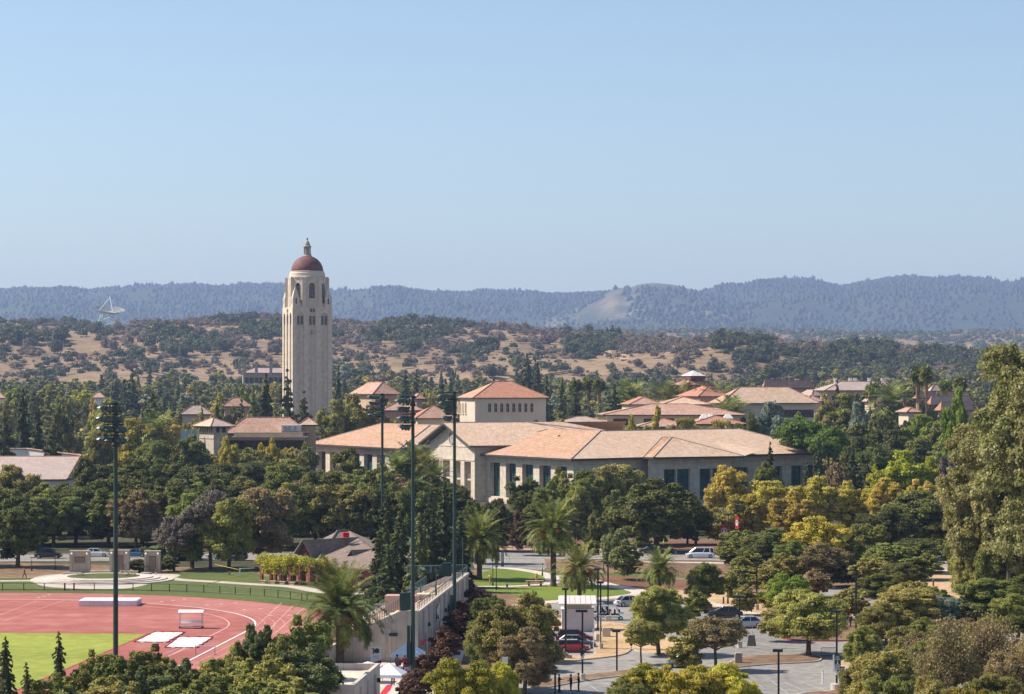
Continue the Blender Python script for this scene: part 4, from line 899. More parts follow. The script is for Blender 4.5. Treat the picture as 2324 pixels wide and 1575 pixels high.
# shaded litter floor below the woods
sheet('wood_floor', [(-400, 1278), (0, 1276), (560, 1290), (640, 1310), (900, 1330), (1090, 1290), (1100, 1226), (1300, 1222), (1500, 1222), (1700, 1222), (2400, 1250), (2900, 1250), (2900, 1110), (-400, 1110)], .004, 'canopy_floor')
# the street across the picture
def street_D(px): return lerp_tab(px, [-900, 0, 1162, 1600, 2324, 3200], [431, 433, 441, 436, 412, 392])
def band(name, d0, d1, z, mat, x0=-900, x1=3200):
    b = MB(); xs = list(range(x0, x1+1, 60))
    for a, c in zip(xs[:-1], xs[1:]):
        q = []
        for px, d in ((a, d0), (c, d0), (c, d1), (a, d1)): D = street_D(px)+d; q.append(((px-1162)*D/F, D, z))
        b.poly(q)
    return b.build(name, mat, kind='structure')
band('street', -8, 9, .008, 'asphalt'); band('kerb_near', -8.4, -8, .13, 'kerb'); band('kerb_far', 9, 9.4, .13, 'kerb'); band('centre_line', .4, .55, .012, 'yellow'); band('lane_line', -4.2, -4.05, .012, 'lot_line')
band('verge', 9.4, 14, .10, 'mulch', 1080, 3200); band('sidewalk_far', 14, 16.5, .11, 'concrete', 1080, 3200); band('mulch_bed', 16.5, 46, .012, 'mulch', 1080, 1800)
band('sidewalk_near', -15, -12.5, .02, 'concrete', 1460, 2900)
sheet('street_mouth', [(1085, 1250), (1205, 1250), (1240, 1288), (1180, 1297), (1085, 1296)], .012, 'asphalt', True)
island('traffic_island', [(1152, 1236), (1170, 1234), (1192, 1239), (1185, 1243), (1160, 1242)], 'mulch')
sheet('parking_aisle', [(1870, 1330), (1990, 1345), (2000, 1362), (1860, 1350)], .012, 'asphalt')
# lower lots
sheet('parking_lot', [(1180, 1372), (1240, 1368), (1330, 1363), (1450, 1350), (1530, 1352), (1580, 1374), (1700, 1399), (1860, 1402), (1980, 1362), (2200, 1372), (2700, 1385), (2900, 1800), (900, 1800), (1010, 1640), (1190, 1450)], .008, 'asphalt')
sheet('dry_bank', [(1440, 1345), (1620, 1340), (1720, 1362), (1740, 1385), (1700, 1397), (1600, 1382), (1560, 1368), (1500, 1352)], .016, 'straw', True)
sheet('dry_bank', [(1560, 1345), (1720, 1350), (1860, 1380), (1850, 1402), (1720, 1400), (1600, 1378)], .012, 'mulch', True)
ribbon('footpath', [(1440, 1343), (1560, 1358), (1640, 1376), (1710, 1393), (1790, 1398)], 1.8, .024, 'concrete')
sheet('dry_field', [(2060, 1292), (2324, 1290), (2600, 1320), (2500, 1372), (2200, 1370), (2080, 1356), (2020, 1330)], .014, 'straw', True)
sheet('mulch_patch', [(1369, 1311), (1440, 1309), (1560, 1318), (1570, 1336), (1450, 1332), (1380, 1328)], .014, 'mulch', True)
sheet('pale_bed', [(1195, 1296), (1300, 1282), (1460, 1300), (1640, 1310), (1700, 1350), (1600, 1345), (1440, 1335), (1370, 1330), (1300, 1300)], .010, 'dry_ground', True)
sheet('planted_strip', [(1080, 1289), (1190, 1290), (1300, 1300), (1420, 1300), (1560, 1306), (1560, 1312), (1400, 1308), (1290, 1309), (1180, 1294), (1080, 1293)], .013, 'turf_dark')
sheet('lawn_oval', [(1085, 1304), (1110, 1295), (1150, 1292), (1190, 1297), (1225, 1303), (1243, 1311), (1240, 1318), (1215, 1324), (1150, 1328), (1085, 1329)], .022, 'lawn', True)
sheet('lawn', [(1100, 1334), (1180, 1332), (1260, 1331.5), (1330, 1320), (1371, 1328), (1400, 1333), (1434, 1344), (1410, 1351), (1330, 1357), (1255, 1361.5), (1215, 1360), (1160, 1349), (1110, 1344)], .022, 'lawn')
ribbon('footpath', [(1120, 1289), (1159, 1290.5), (1205, 1296.5), (1243, 1305), (1255, 1314), (1250, 1323), (1215, 1328), (1150, 1331), (1080, 1331.5)], 2.4, .026, 'concrete')
ribbon('footpath', [(1180, 1375), (1239, 1367), (1330, 1360.5), (1410, 1354.5), (1452, 1348), (1450, 1342), (1420, 1335), (1385, 1329), (1340, 1318), (1280, 1306)], 3.0, .030, 'concrete')
# islands with raised kerbs
island('straw_island', [(1262, 1497), (1268, 1488), (1340, 1490), (1348, 1470), (1350, 1428), (1362, 1415), (1399, 1415), (1429, 1424), (1445, 1448), (1430, 1478), (1404, 1489), (1350, 1496), (1290, 1502)], 'straw')
island('straw_island', [(1252, 1424), (1258, 1404), (1280, 1398), (1300, 1402), (1300, 1424), (1280, 1430)], 'straw', 'red_kerb')
island('straw_island', [(1205, 1562), (1224, 1546), (1330, 1533), (1424, 1522), (1470, 1518), (1480, 1527), (1400, 1537), (1330, 1546), (1240, 1562)], 'dry_ground')
island('straw_island', [(1430, 1452), (1480, 1448), (1540, 1452), (1578, 1466), (1570, 1477), (1500, 1485), (1440, 1477), (1425, 1462)], 'straw')
island('straw_island', [(1650, 1508), (1690, 1492), (1773, 1488), (1855, 1490), (1862, 1500), (1830, 1505), (1760, 1508), (1700, 1513), (1665, 1516)], 'dry_ground')
island('hydrant_island', [(1766, 1443), (1790, 1425), (1870, 1406), (1990, 1404), (2040, 1420), (2030, 1444), (1991, 1452), (1900, 1456), (1830, 1455), (1785, 1452)], 'dry_ground', 'red_kerb')
island('straw_island', [(1800, 1590), (1815, 1576), (1880, 1570), (1940, 1565), (1990, 1566), (1985, 1600), (1850, 1640), (1790, 1630)], 'dry_ground')
island('straw_island', [(1895, 1508), (1930, 1500), (1960, 1502), (1990, 1512), (1970, 1518), (1920, 1516)], 'straw')
ribbon('lot_line', [(1708, 1512), (1760, 1524)], .1, .014, 'lot_line')
for a, c in (((1690, 1540), (1733, 1561)), ((1780, 1548), (1838, 1574)), ((1831, 1553), (1888, 1572)), ((1855, 1550), (1940, 1563)), ((1895, 1551), (1960, 1558)), ((1750, 1545), (1790, 1575)), ((1270, 1560), (1300, 1580)), ((1340, 1556), (1370, 1578)), ((1200, 1585), (1250, 1572)), ((1225, 1466), (1265, 1466.5)), ((1222, 1480), (1262, 1481))):
    ribbon('lot_line', [a, c], .11, .013, 'lot_line')
sheet('paved_forecourt', [(700, 1510), (860, 1504), (960, 1500), (1075, 1372), (1100, 1372), (1060, 1460), (1030, 1560), (1060, 1760), (600, 1760)], .012, 'concrete')
# --- athletics track
sheet('grass_apron', [(-500, 1312), (80, 1312), (250, 1303), (400, 1297.5), (560, 1297), (640, 1316), (740, 1335), (900, 1346), (905, 1400), (700, 1420), (-500, 1420)], .006, 'turf_dark')
TC = Vector((-72, 309.5)); TU = Vector((.085, 1)).normalized(); TV = Vector((TU.y, -TU.x))
def tl(a, b): p = TC+TV*a+TU*b; return (p.x, p.y)
LEN = 92
def oval(r, n=40): return [tl(r*math.cos(math.pi*i/n), r*math.sin(math.pi*i/n)) for i in range(n+1)]+[tl(-r*math.cos(math.pi*i/n), -LEN-r*math.sin(math.pi*i/n)) for i in range(n+1)]
sheet('running_track', oval(51.2), .012, 'track_lane', px=False)
sheet('track_infield', oval(39.8), .018, 'track_red', px=False)
sheet('infield_grass', [tl(28.6, -6.2), tl(-28.6, -6.2), tl(-28.6, -88), tl(28.6, -88)], .024, 'infield', px=False)
def ring(name, r, w_, z, mat):
    A, B_ = oval(r-w_/2), oval(r+w_/2); b = MB(); N = len(A)
    for i in range(N): j = (i+1) % N; b.poly([(*A[i], z), (*B_[i], z), (*B_[j], z), (*A[j], z)])
    return b.build(name, mat, kind='structure')
ring('inner_kerb', 39.9, .26, .05, 'white_line'); ring('inner_line', 36.6, .16, .023, 'pale_line')
for k in range(1, 9): ring('lane_line', 39.9+1.22*k, .065, .017, 'pale_line')
for a, c in ((tl(-28.6, -6.2), tl(28.6, -6.2)), (tl(28.6, -6.2), tl(28.6, -88))): ribbon('infield_edge', [a, c], .22, .028, 'white_line' if a[1] == c[1] else 'cardinal', px=False)
for a, c in (((-40, 1412), (82, 1364)), ((8, 1410), (148, 1362)), ((330, 1500), (420, 1466)), ((380, 1490), (470, 1455)), ((560, 1442), (640, 1368)), ((600, 1440), (665, 1375)), ((625, 1437), (690, 1380))): ribbon('track_marking', [a, c], .1, .029, 'pale_line')
rng_ = random.Random(4)
for th in (25, 38, 50, 62, 75, 88, 104):
    a = R(th); 
    for k in (2, 4, 6): ribbon('lane_number', [tl((40.5+1.22*k)*math.cos(a), (40.5+1.22*k)*math.sin(a)), tl((41.2+1.22*k)*math.cos(a+.01), (41.2+1.22*k)*math.sin(a+.01))], .5, .021, 'pale_line', px=False)
# paths and the round plaza
ribbon('footpath', [(-300, 1322), (0, 1318.5), (110, 1317.5)], 2.6, .014, 'pale_paving')
ribbon('footpath', [(360, 1306), (402, 1315), (490, 1320.5), (581, 1326.5), (665, 1331.5), (737, 1344), (832, 1348)], 2.8, .014, 'pale_paving')
sheet('plaza', [(72, 1316), (85, 1309), (130, 1303.5), (240, 1301), (330, 1302), (400, 1303.5), (406, 1308), (375, 1314), (350, 1322), (300, 1334), (240, 1337), (170, 1336), (110, 1332), (82, 1325)], .018, 'pale_paving', True)
def disc(name, c, r, z0, z1, mat): return MB().lathe([(r, z0), (r, z1)], 48, c).build(name, mat, kind='structure')
pc = at(233, 1315.5)
for i, r in enumerate((11.0, 9.9, 8.8, 7.7)): MB().lathe([(r, 0.0), (r, .13*(i+1))], 56, (pc[0], pc[1])).build('plaza_step', 'concrete', kind='structure')
sheet('round_lawn', [(pc[0]+5.6*math.cos(i*math.pi/20), pc[1]+.8+5.6*math.sin(i*math.pi/20)) for i in range(40)], .535, 'turf_dark', px=False)
# ---------------------------------------------------------------- near structures
def text_mesh(root, s, loc, size, mat, rot=(90, 0, 0), world=True, name='lettering', ex=.01, sx=1.0):
    cu = bpy.data.curves.new('t', 'FONT'); cu.body = s; cu.size = size; cu.extrude = ex; cu.align_x = 'CENTER'; cu.align_y = 'CENTER'; cu.resolution_u = 2
    o = bpy.data.objects.new('t', cu); COL.objects.link(o); dg = bpy.context.evaluated_depsgraph_get(); me = bpy.data.meshes.new_from_object(o.evaluated_get(dg)); bpy.data.objects.remove(o)
    me.materials.clear(); me.materials.append(M[mat]); t = bpy.data.objects.new(name, me); COL.objects.link(t); t.parent = root
    rt = root
    while rt.parent: rt = rt.parent
    t.location = Vector(loc)-(rt.location if world else Vector((0, 0, 0))); t.rotation_euler = [R(a) for a in rot]; t.scale = (sx, 1, 1); return t
# --- three stone memorial pillars
def pillar(px0, px1, yt, label, kind):
    D = 399; x0, x1 = (px0-1162)*D/F, (px1-1162)*D/F; w_ = x1-x0; h = zat(yt, D); cx = (x0+x1)/2
    t = thing('memorial_pillar', label, 'pillar', (cx, D, 0), 0, 'stone memorial pillars by the round plaza'); W_ = dict(world=False); d = .9
    b = MB(); b.box((0, d/2+.16, h/2), (w_*.86, d, h)); b.box((-w_*.43, d/2, h*.47), (w_*.13, d+.1, h*.94)); b.box((w_*.43, d/2, h*.47), (w_*.13, d+.1, h*.94)); b.box((0, d/2+.1, .12), (w_*1.04, d+.4, .24)); b.build('shaft', 'stone_tan', t, **W_)
    MB().box((0, d/2+.1, h+.02), (w_*1.0, d+.2, .26)).box((0, d/2+.13, h-.22), (w_*.94, d+.1, .12)).build('cornice', 'stone_tan', t, **W_)
    for s in (-1, 1): MB().ball((s*w_*.37, -.12, h-.34), .2, 8).build('globe_lamp', 'globe_white', t, smooth=True, **W_)
    r = {0: (0, h*.62, w_*.5, .95), 1: (.1, h*.44, w_*.32, 2.5), 2: (0, h*.4, w_*.42, 2.6)}[kind]
    b = MB().box((r[0], .11, r[1]), (r[2]+.12, .06, r[3]+.12)); fo = b.build('plaque_frame', 'stone_grey', t, **W_)
    b = MB().box((r[0], .065, r[1]), (r[2], .04, r[3]))
    fo2 = b.build('plaque', 'wood_brown', fo, **W_); b = MB(); n = int(r[3]/.16)
    for i in range(n): b.box((r[0], .035, r[1]-r[3]/2+.1+i*(r[3]-.15)/n), (r[2]*.86, .03, .05))
    b.build('inscription', 'stone_tan', fo, **W_)
    FOOT.append((cx-3, cx+3, D-4, D+4))
pillar(157.5, 204, 1252, 'leftmost stone pillar with a small square plaque, by the plaza', 0)
pillar(248, 293.5, 1250.5, 'middle stone pillar standing just behind the green floodlight mast', 1)
pillar(327, 364, 1252, 'rightmost stone pillar, narrower, with a tall dark plaque', 2)
for x0, x1, y, a, lab in ((142, 184, 1308, -12, 'left low stone bench, angled, beside the round lawn'), (204, 251, 1303.5, 0, 'low stone bench between the left and middle pillars'), (271, 313.5, 1304, 0, 'low stone bench between the middle and right pillars'), (320, 344, 1307.5, 25, 'right short stone bench angled away from the round lawn')):
    X0, D = at(x0, y); X1 = (x1-1162)*D/F; t = thing('stone_bench', lab, 'bench', ((X0+X1)/2, D, 0), -R(a), 'stone benches on the round plaza')
    MB().box((0, 0, .24), (X1-X0-.1, .62, .48)).build('base', 'stone_tan', t, world=False); MB().box((0, 0, .54), (X1-X0, .75, .12)).build('seat', 'pale_paving', t, world=False)
for px, lab in ((183, 'pale wooden lounge chair at the left rim of the round lawn'), (283, 'pale folding lounge chair at the right rim of the round lawn'), (300, 'second pale lounge chair, rightmost at the round lawn')):
    X, D = at(px, 1314); t = thing('lounge_chair', lab, 'chair', (X, D, .53), R(px*3), 'lounge chairs by the round lawn'); W_ = dict(world=False)
    MB().box((0, 0, .32), (1.1, .55, .06)).build('seat', 'wood_pale', t, **W_); b = MB(); b.mesh([(.5, -.27, .3), (.5, .27, .3), (1.0, .27, .85), (1.0, -.27, .85), (.56, -.27, .28), (.56, .27, .28), (1.06, .27, .83), (1.06, -.27, .83)], [(0, 1, 2, 3), (7, 6, 5, 4), (0, 4, 5, 1), (3, 2, 6, 7), (0, 3, 7, 4), (1, 5, 6, 2)]); b.build('backrest', 'wood_pale', t, **W_)
    for sx in (-.45, .45):
        for sy in (-.22, .22): MB().box((sx, sy, .15), (.06, .06, .3)).build('leg', 'wood_pale', t, **W_)
# --- black fence round the bend
def poly_fence():
    P = [(-160, 1340.5), (-90, 1340.2), (-40, 1340), (6, 1340), (54, 1340), (100.5, 1340), (147, 1340), (168, 1340), (214, 1340), (258, 1340.3), (302, 1340.8), (344, 1341.5), (384.5, 1342.3), (424, 1343.5), (462.5, 1345), (499, 1346.8), (534, 1348.8), (568, 1351), (600, 1353.5), (631, 1356.5), (659, 1360), (685, 1363.5), (697, 1366), (735, 1370)]
    W3 = [Vector((*at(x, y), 0)) for x, y in P]; t = thing('track_fence', 'low black rail fence curving round the far end of the running track', 'fence', W3[3])
    for i, p in enumerate(W3):
        w_ = .2 if i in (6, 7) else .11; MB().box((p.x, p.y, .56), (w_, w_, 1.12)).build('post', 'black_metal', t)
    for z in (1.08, .12):
        b = MB(); b.tube([p+Vector((0, 0, z)) for p in W3], .05, 6); b.build('rail', 'black_metal', t)
poly_fence()
# --- things on the track
X, D = at(242.5, 1376.3); t = thing('landing_mat', 'large white high-jump landing mat on the red infield', 'mat', (X, D, 0)); W_ = dict(world=False)
MB().box((-2.85, 2.4, .36), (2.0, 4.8, .70)).build('mat_section', 'mat_cloth', t, **W_); MB().box((1.1, 2.4, .37), (5.84, 4.8, .74)).build('mat_section', 'mat_cloth', t, **W_); MB().box((0, 2.4, .77), (7.7, 4.7, .06)).build('cover', 'white_paint', t, **W_)
def shelter():
    X, D = at(434, 1425.8); t = thing('rolling_shelter', 'white wheeled bench shelter with curved canopy on the red infield', 'shelter', (X, D, 0)); W_ = dict(world=False)
    b = MB(); N = 8; w_ = 3.1
    for i in range(N):
        a0, a1 = i/N, (i+1)/N; y0, y1 = -.7+1.5*a0, -.7+1.5*a1; z0, z1 = 1.85+.42*math.sin(math.pi*(.12+.6*a0)), 1.85+.42*math.sin(math.pi*(.12+.6*a1))
        b.poly([(-w_/2, y0, z0), (w_/2, y0, z0), (w_/2, y1, z1), (-w_/2, y1, z1)]); b.poly([(-w_/2, y1, z1-.05), (w_/2, y1, z1-.05), (w_/2, y0, z0-.05), (-w_/2, y0, z0-.05)]); b.poly([(-w_/2, y0, z0-.05), (-w_/2, y0, z0), (-w_/2, y1, z1), (-w_/2, y1, z1-.05)])
    b.build('canopy', 'white_paint', t, **W_)
    for sx in (-1.38, 1.38):
        for sy in (-.5, .6): MB().tube([(sx, sy, .25), (sx, sy, 2.05)], .035, 6).build('post', 'grey_metal', t, **W_)
        for sy in (-.5, .6): o = MB().tube([(sx-.06, sy, .12), (sx+.06, sy, .12)], .12, 10).build('wheel', 'rubber', t, **W_)
    MB().box((0, .05, .26), (2.95, 1.2, .08)).build('platform', 'grey_metal', t, **W_); MB().box((0, .3, .62), (2.7, .35, .06)).box((0, .5, .85), (2.7, .05, .3)).build('bench', 'white_paint', t, **W_)
shelter()
for Pq, lab in (([(352, 1434.6), (420, 1436), (380, 1458.5), (304, 1457.7)], 'crumpled white tarpaulin nearer the bright green grass'), ([(407.5, 1446), (484, 1447), (447, 1471), (374, 1470)], 'crumpled white tarpaulin nearer the white track kerb')):
    C4 = [Vector(at(*p)) for p in Pq]; n = 14; b = MB(); r = random.Random(3); hz = [[.05+.09*r.random() for _ in range(n+1)] for _ in range(n+1)]
    def q(i, j): a, c = i/n, j/n; p = C4[0].lerp(C4[1], a).lerp(C4[3].lerp(C4[2], a), c)+Vector((.25*math.sin(j*1.7)*(i in (0, n)), .3*math.sin(i*1.3)*(j in (0, n)))); return (p.x, p.y, hz[i][j] if 0 < i < n and 0 < j < n else .035)
    for i in range(n):
        for j in range(n): b.poly([q(i, j+1), q(i+1, j+1), q(i+1, j), q(i, j)])
    cc = (C4[0]+C4[2])/2; t = thing('tarpaulin', lab, 'tarpaulin', (cc.x, cc.y, 0), 0, 'white tarpaulins on the track'); b.build('sheet', 'tarp', t)
    b = MB(); b.tube([(*c, .06) for c in C4+[C4[0]]], .09, 5); b.build('hem', 'cardinal', t)
X, D = at(466, 1486); t = thing('hurdle', 'white steeplechase hurdle by the inner kerb of the track', 'hurdle', (X, D, 0), R(-8)); W_ = dict(world=False)
for s in (-1.1, 1.1): MB().box((s, 0, .5), (.07, .07, 1.0)).build('leg', 'grey_metal', t, **W_); MB().box((s, .25, .03), (.08, .7, .06)).build('foot', 'grey_metal', t, **W_)
MB().box((0, 0, .98), (2.4, .08, .1)).build('bar', 'white_paint', t, **W_)
# caution tape and the white post
a = PD(469, 1327, 376); c = Vector((*at(584, 1302), 1.0)); d2 = PD(604, 1291.5, 384)
b = MB(); b.tube([Vector((*at(469, 1326.5), .05)), PD(581, 1299.5, 383), PD(604, 1292, 385)], .05, 5); tag(b.build('caution_tape', 'yellow'), 'bright yellow caution tape stretched over the grass toward the vine pergola', 'tape')
b = MB(); b.tube([PD(488, 1281, 398), PD(541, 1292.5, 388)], .03, 5); tag(b.build('caution_tape', 'yellow'), 'yellow tape running from the trees to the white wooden post', 'tape')
X, D = at(544, 1308.5); t = thing('barrier_post', 'white wooden barrier with one post on the grass near the pergola', 'barrier', (X, D, 0)); MB().box((0, 0, .65), (.22, .22, 1.3)).build('post', 'white_paint', t, world=False); MB().box((1.1, 1.2, 1.2), (2.6, .1, .12), R(40)).build('rail', 'white_paint', t, world=False)
MB().box((-1.9, 2.6, .3), (.3, .3, .6)).build('stump', 'stone_grey', t, world=False)
# --- brown shingled house
def brown_house():
    zE = 2.7; K = lambda px, py, z: Vector((*at(px, py, z), z)); t = thing('shingled_house', 'brown shingled house with steep roof, gabled dormers and red windows', 'house', (-30, 385, 0))
    eL, eC, eR = K(642, 1266, zE+1.0), K(712.6, 1284, zE), K(822, 1297.7, zE); eL.z = zE+.2
    D0 = eC.y; eL = K(640, 1266, zE+.2); R0 = PD(765, 1205, 396); R1 = PD(792, 1205, 398); R0.z = R1.z = (R0.z+R1.z)/2
    bk = Vector((-2, 24, 0)); eB = K(850, 1297, zE)+Vector((6, 20, 0)); eBL = eL+Vector((4, 12, 0)); eR2 = Vector((eR.x+5, eR.y+2, zE))
    E = [tuple(eL[:2]), tuple(eC[:2]), tuple(eR2[:2]), tuple(eB[:2]), tuple(eBL[:2])]
    roof_obj(t, E, [R0, R1], [(0, 1, 5), (1, 2, 6, 5), (2, 3, 6), (3, 4, 5, 6), (4, 0, 5)], ['shingle'], [0]*5, zE, .9, .25, [(1, 5), (5, 6)], trim='wood_brown', capmat='shingle')
    wb = MB(); I = offset_poly(E, 1.0)
    for i in range(5): wall(wb, t, I[i], I[(i+1) % 5], 0, zE-.2, [(2, 4, .9, 2.1), (7, 9, .9, 2.1)] if i in (0, 1) else (), glass='dark_window', frame='red')
    wb.build('wall', 'brick_red', t)
    def dormer(ap, bl, br, Db, name='dormer', back=7, tilt=(.4, 1, 0)):
        A, B_, C_ = PD(*ap, Db), PD(*bl, Db), PD(*br, Db); dv = Vector(tilt).normalized()*back; dz = Vector((0, 0, 0)); b = MB(); o = -dv.normalized()*.5
        b.poly([A+o, B_+o, B_+dv*.25, A+dv]); b.poly([C_+o, A+o, A+dv, C_+dv*.25]); dn = Vector((0, 0, -.18)); b.poly([A+o+dn, B_+o+dn, B_+o, A+o]); b.poly([C_+o+dn, A+o+dn, A+o, C_+o])
        do = b.build('dormer_roof', 'shingle', t); MB().poly([B_+Vector((.15, 0, -.1)), C_+Vector((-.15, 0, -.1)), A+Vector((0, 0, -.25))]).build('gable_wall', 'dark_trim', do)
        m = (A+B_+C_)/3; b = MB(); w_ = (C_-B_).length*.3
        for k in (-1, 0, 1): b.box((m.x+k*w_*.42, m.y-.08, m.z+.0), (.09, .08, w_*(1.15-.45*abs(k))))
        for k in (-.35, .1): b.box((m.x, m.y-.1, m.z+k*w_), (w_*1.1, .07, .08))
        b.build('gable_window', 'red', do)
        b = MB(); b.tube([B_+o, A+o, C_+o], .09, 5); b.build('barge_board', 'stone_grey', do)
    dormer((692, 1225), (671, 1258), (712.5, 1264.5), 383, back=11, tilt=(.75, .7, 0)); dormer((802.6, 1247.7), (784, 1276), (820, 1279.5), 381, back=9, tilt=(.8, .6, 0))
    p = PD(784.5, 1214.5, 388); MB().box((p.x, p.y, p.z+.05), (.95, 1.0, .75), R(15)).build('chimney', 'red', t)
    pts = [PD(764, 1273, 380), PD(783, 1275, 380.5), PD(803, 1250, 384), PD(792, 1248, 384)]; MB().poly(pts).build('solar_panel', 'solar', t)
    b = MB(); 
    for i in range(1, 5): f_ = i/5; b.tube([pts[0].lerp(pts[3], f_)-Vector((0, .05, 0)), pts[1].lerp(pts[2], f_)-Vector((0, .05, 0))], .035, 4)
    b.build('panel_frame', 'red', t); FOOT.append((-38, -18, 372, 402))
    q = PD(825, 1236, 388); MB().tube([q-Vector((0, 0, 1.6)), q+Vector((0, 0, .4))], .13, 8).build('flue', 'grey_metal', t)
    a = PD(737, 1277, 378); MB().box((a.x+.9, a.y, a.z-.2), (2.4, 1.2, .16), R(12)).build('duct', 'grey_metal', t)
brown_house()
# --- vine pergola
def pergola():
    A, B_ = Vector((*at(594, 1322), 0)), Vector((*at(703, 1328.5), 0)); t = thing('vine_pergola', 'pergola on brick posts overgrown with yellow-green vines', 'pergola', A); d = B_-A; L = d.length; d.normalize(); n = Vector((-d.y, d.x, 0))
    for i in range(6):
        for s in (0, 3.2):
            p = A+d*(L*i/5)+n*s; MB().box((p.x, p.y, 1.35), (.42, .42, 2.7), math.atan2(d.y, d.x)).build('post', 'brick_red', t)
    b = MB()
    for s in (0, 3.2): b.tube([A+n*s-d+Vector((0, 0, 2.8)), B_+n*s+d+Vector((0, 0, 2.8))], .14, 4)
    for i in range(9): p = A+d*(L*i/8); b.tube([p-n*.5+Vector((0, 0, 2.95)), p+n*3.7+Vector((0, 0, 2.95))], .09, 4)
    b.build('beams', 'wood_brown', t)
    rng = np.random.default_rng(8); C = []; Q = []
    for i in range(24):
        p = A+d*(L*(i/23*1.12-.08))+n*rng.uniform(0, 3.2); C.append((p.x-A.x, p.y-A.y, 2.8+rng.uniform(-.35, .5))); Q.append(rng.uniform(1.0, 1.4))
    for i in range(4): p = A+d*(L*(i+.5)/5)+n*rng.choice([0, 0]); C.append((p.x-A.x, p.y-A.y, 1.6)); Q.append(.6); C.append((p.x-A.x, p.y-A.y, 2.3)); Q.append(.6)
    v, q, f_ = clump_cloud(rng, C, Q, 14000, .2, True); o = bpy.data.objects.new('vine', mesh_np('vine', v, [q, f_], ['vine'])); COL.objects.link(o); o.parent = t
    for i in range(4): p = A+d*(L*(i+.6)/5)-n*.9; MB().box((p.x, p.y, .42), (1.3, .45, .1), math.atan2(d.y, d.x)).box((p.x, p.y, .2), (.9, .3, .36), math.atan2(d.y, d.x)).build('bench', 'wood_pale', t)
    FOOT.append((A.x-2, B_.x+2, 370, 386))
pergola()
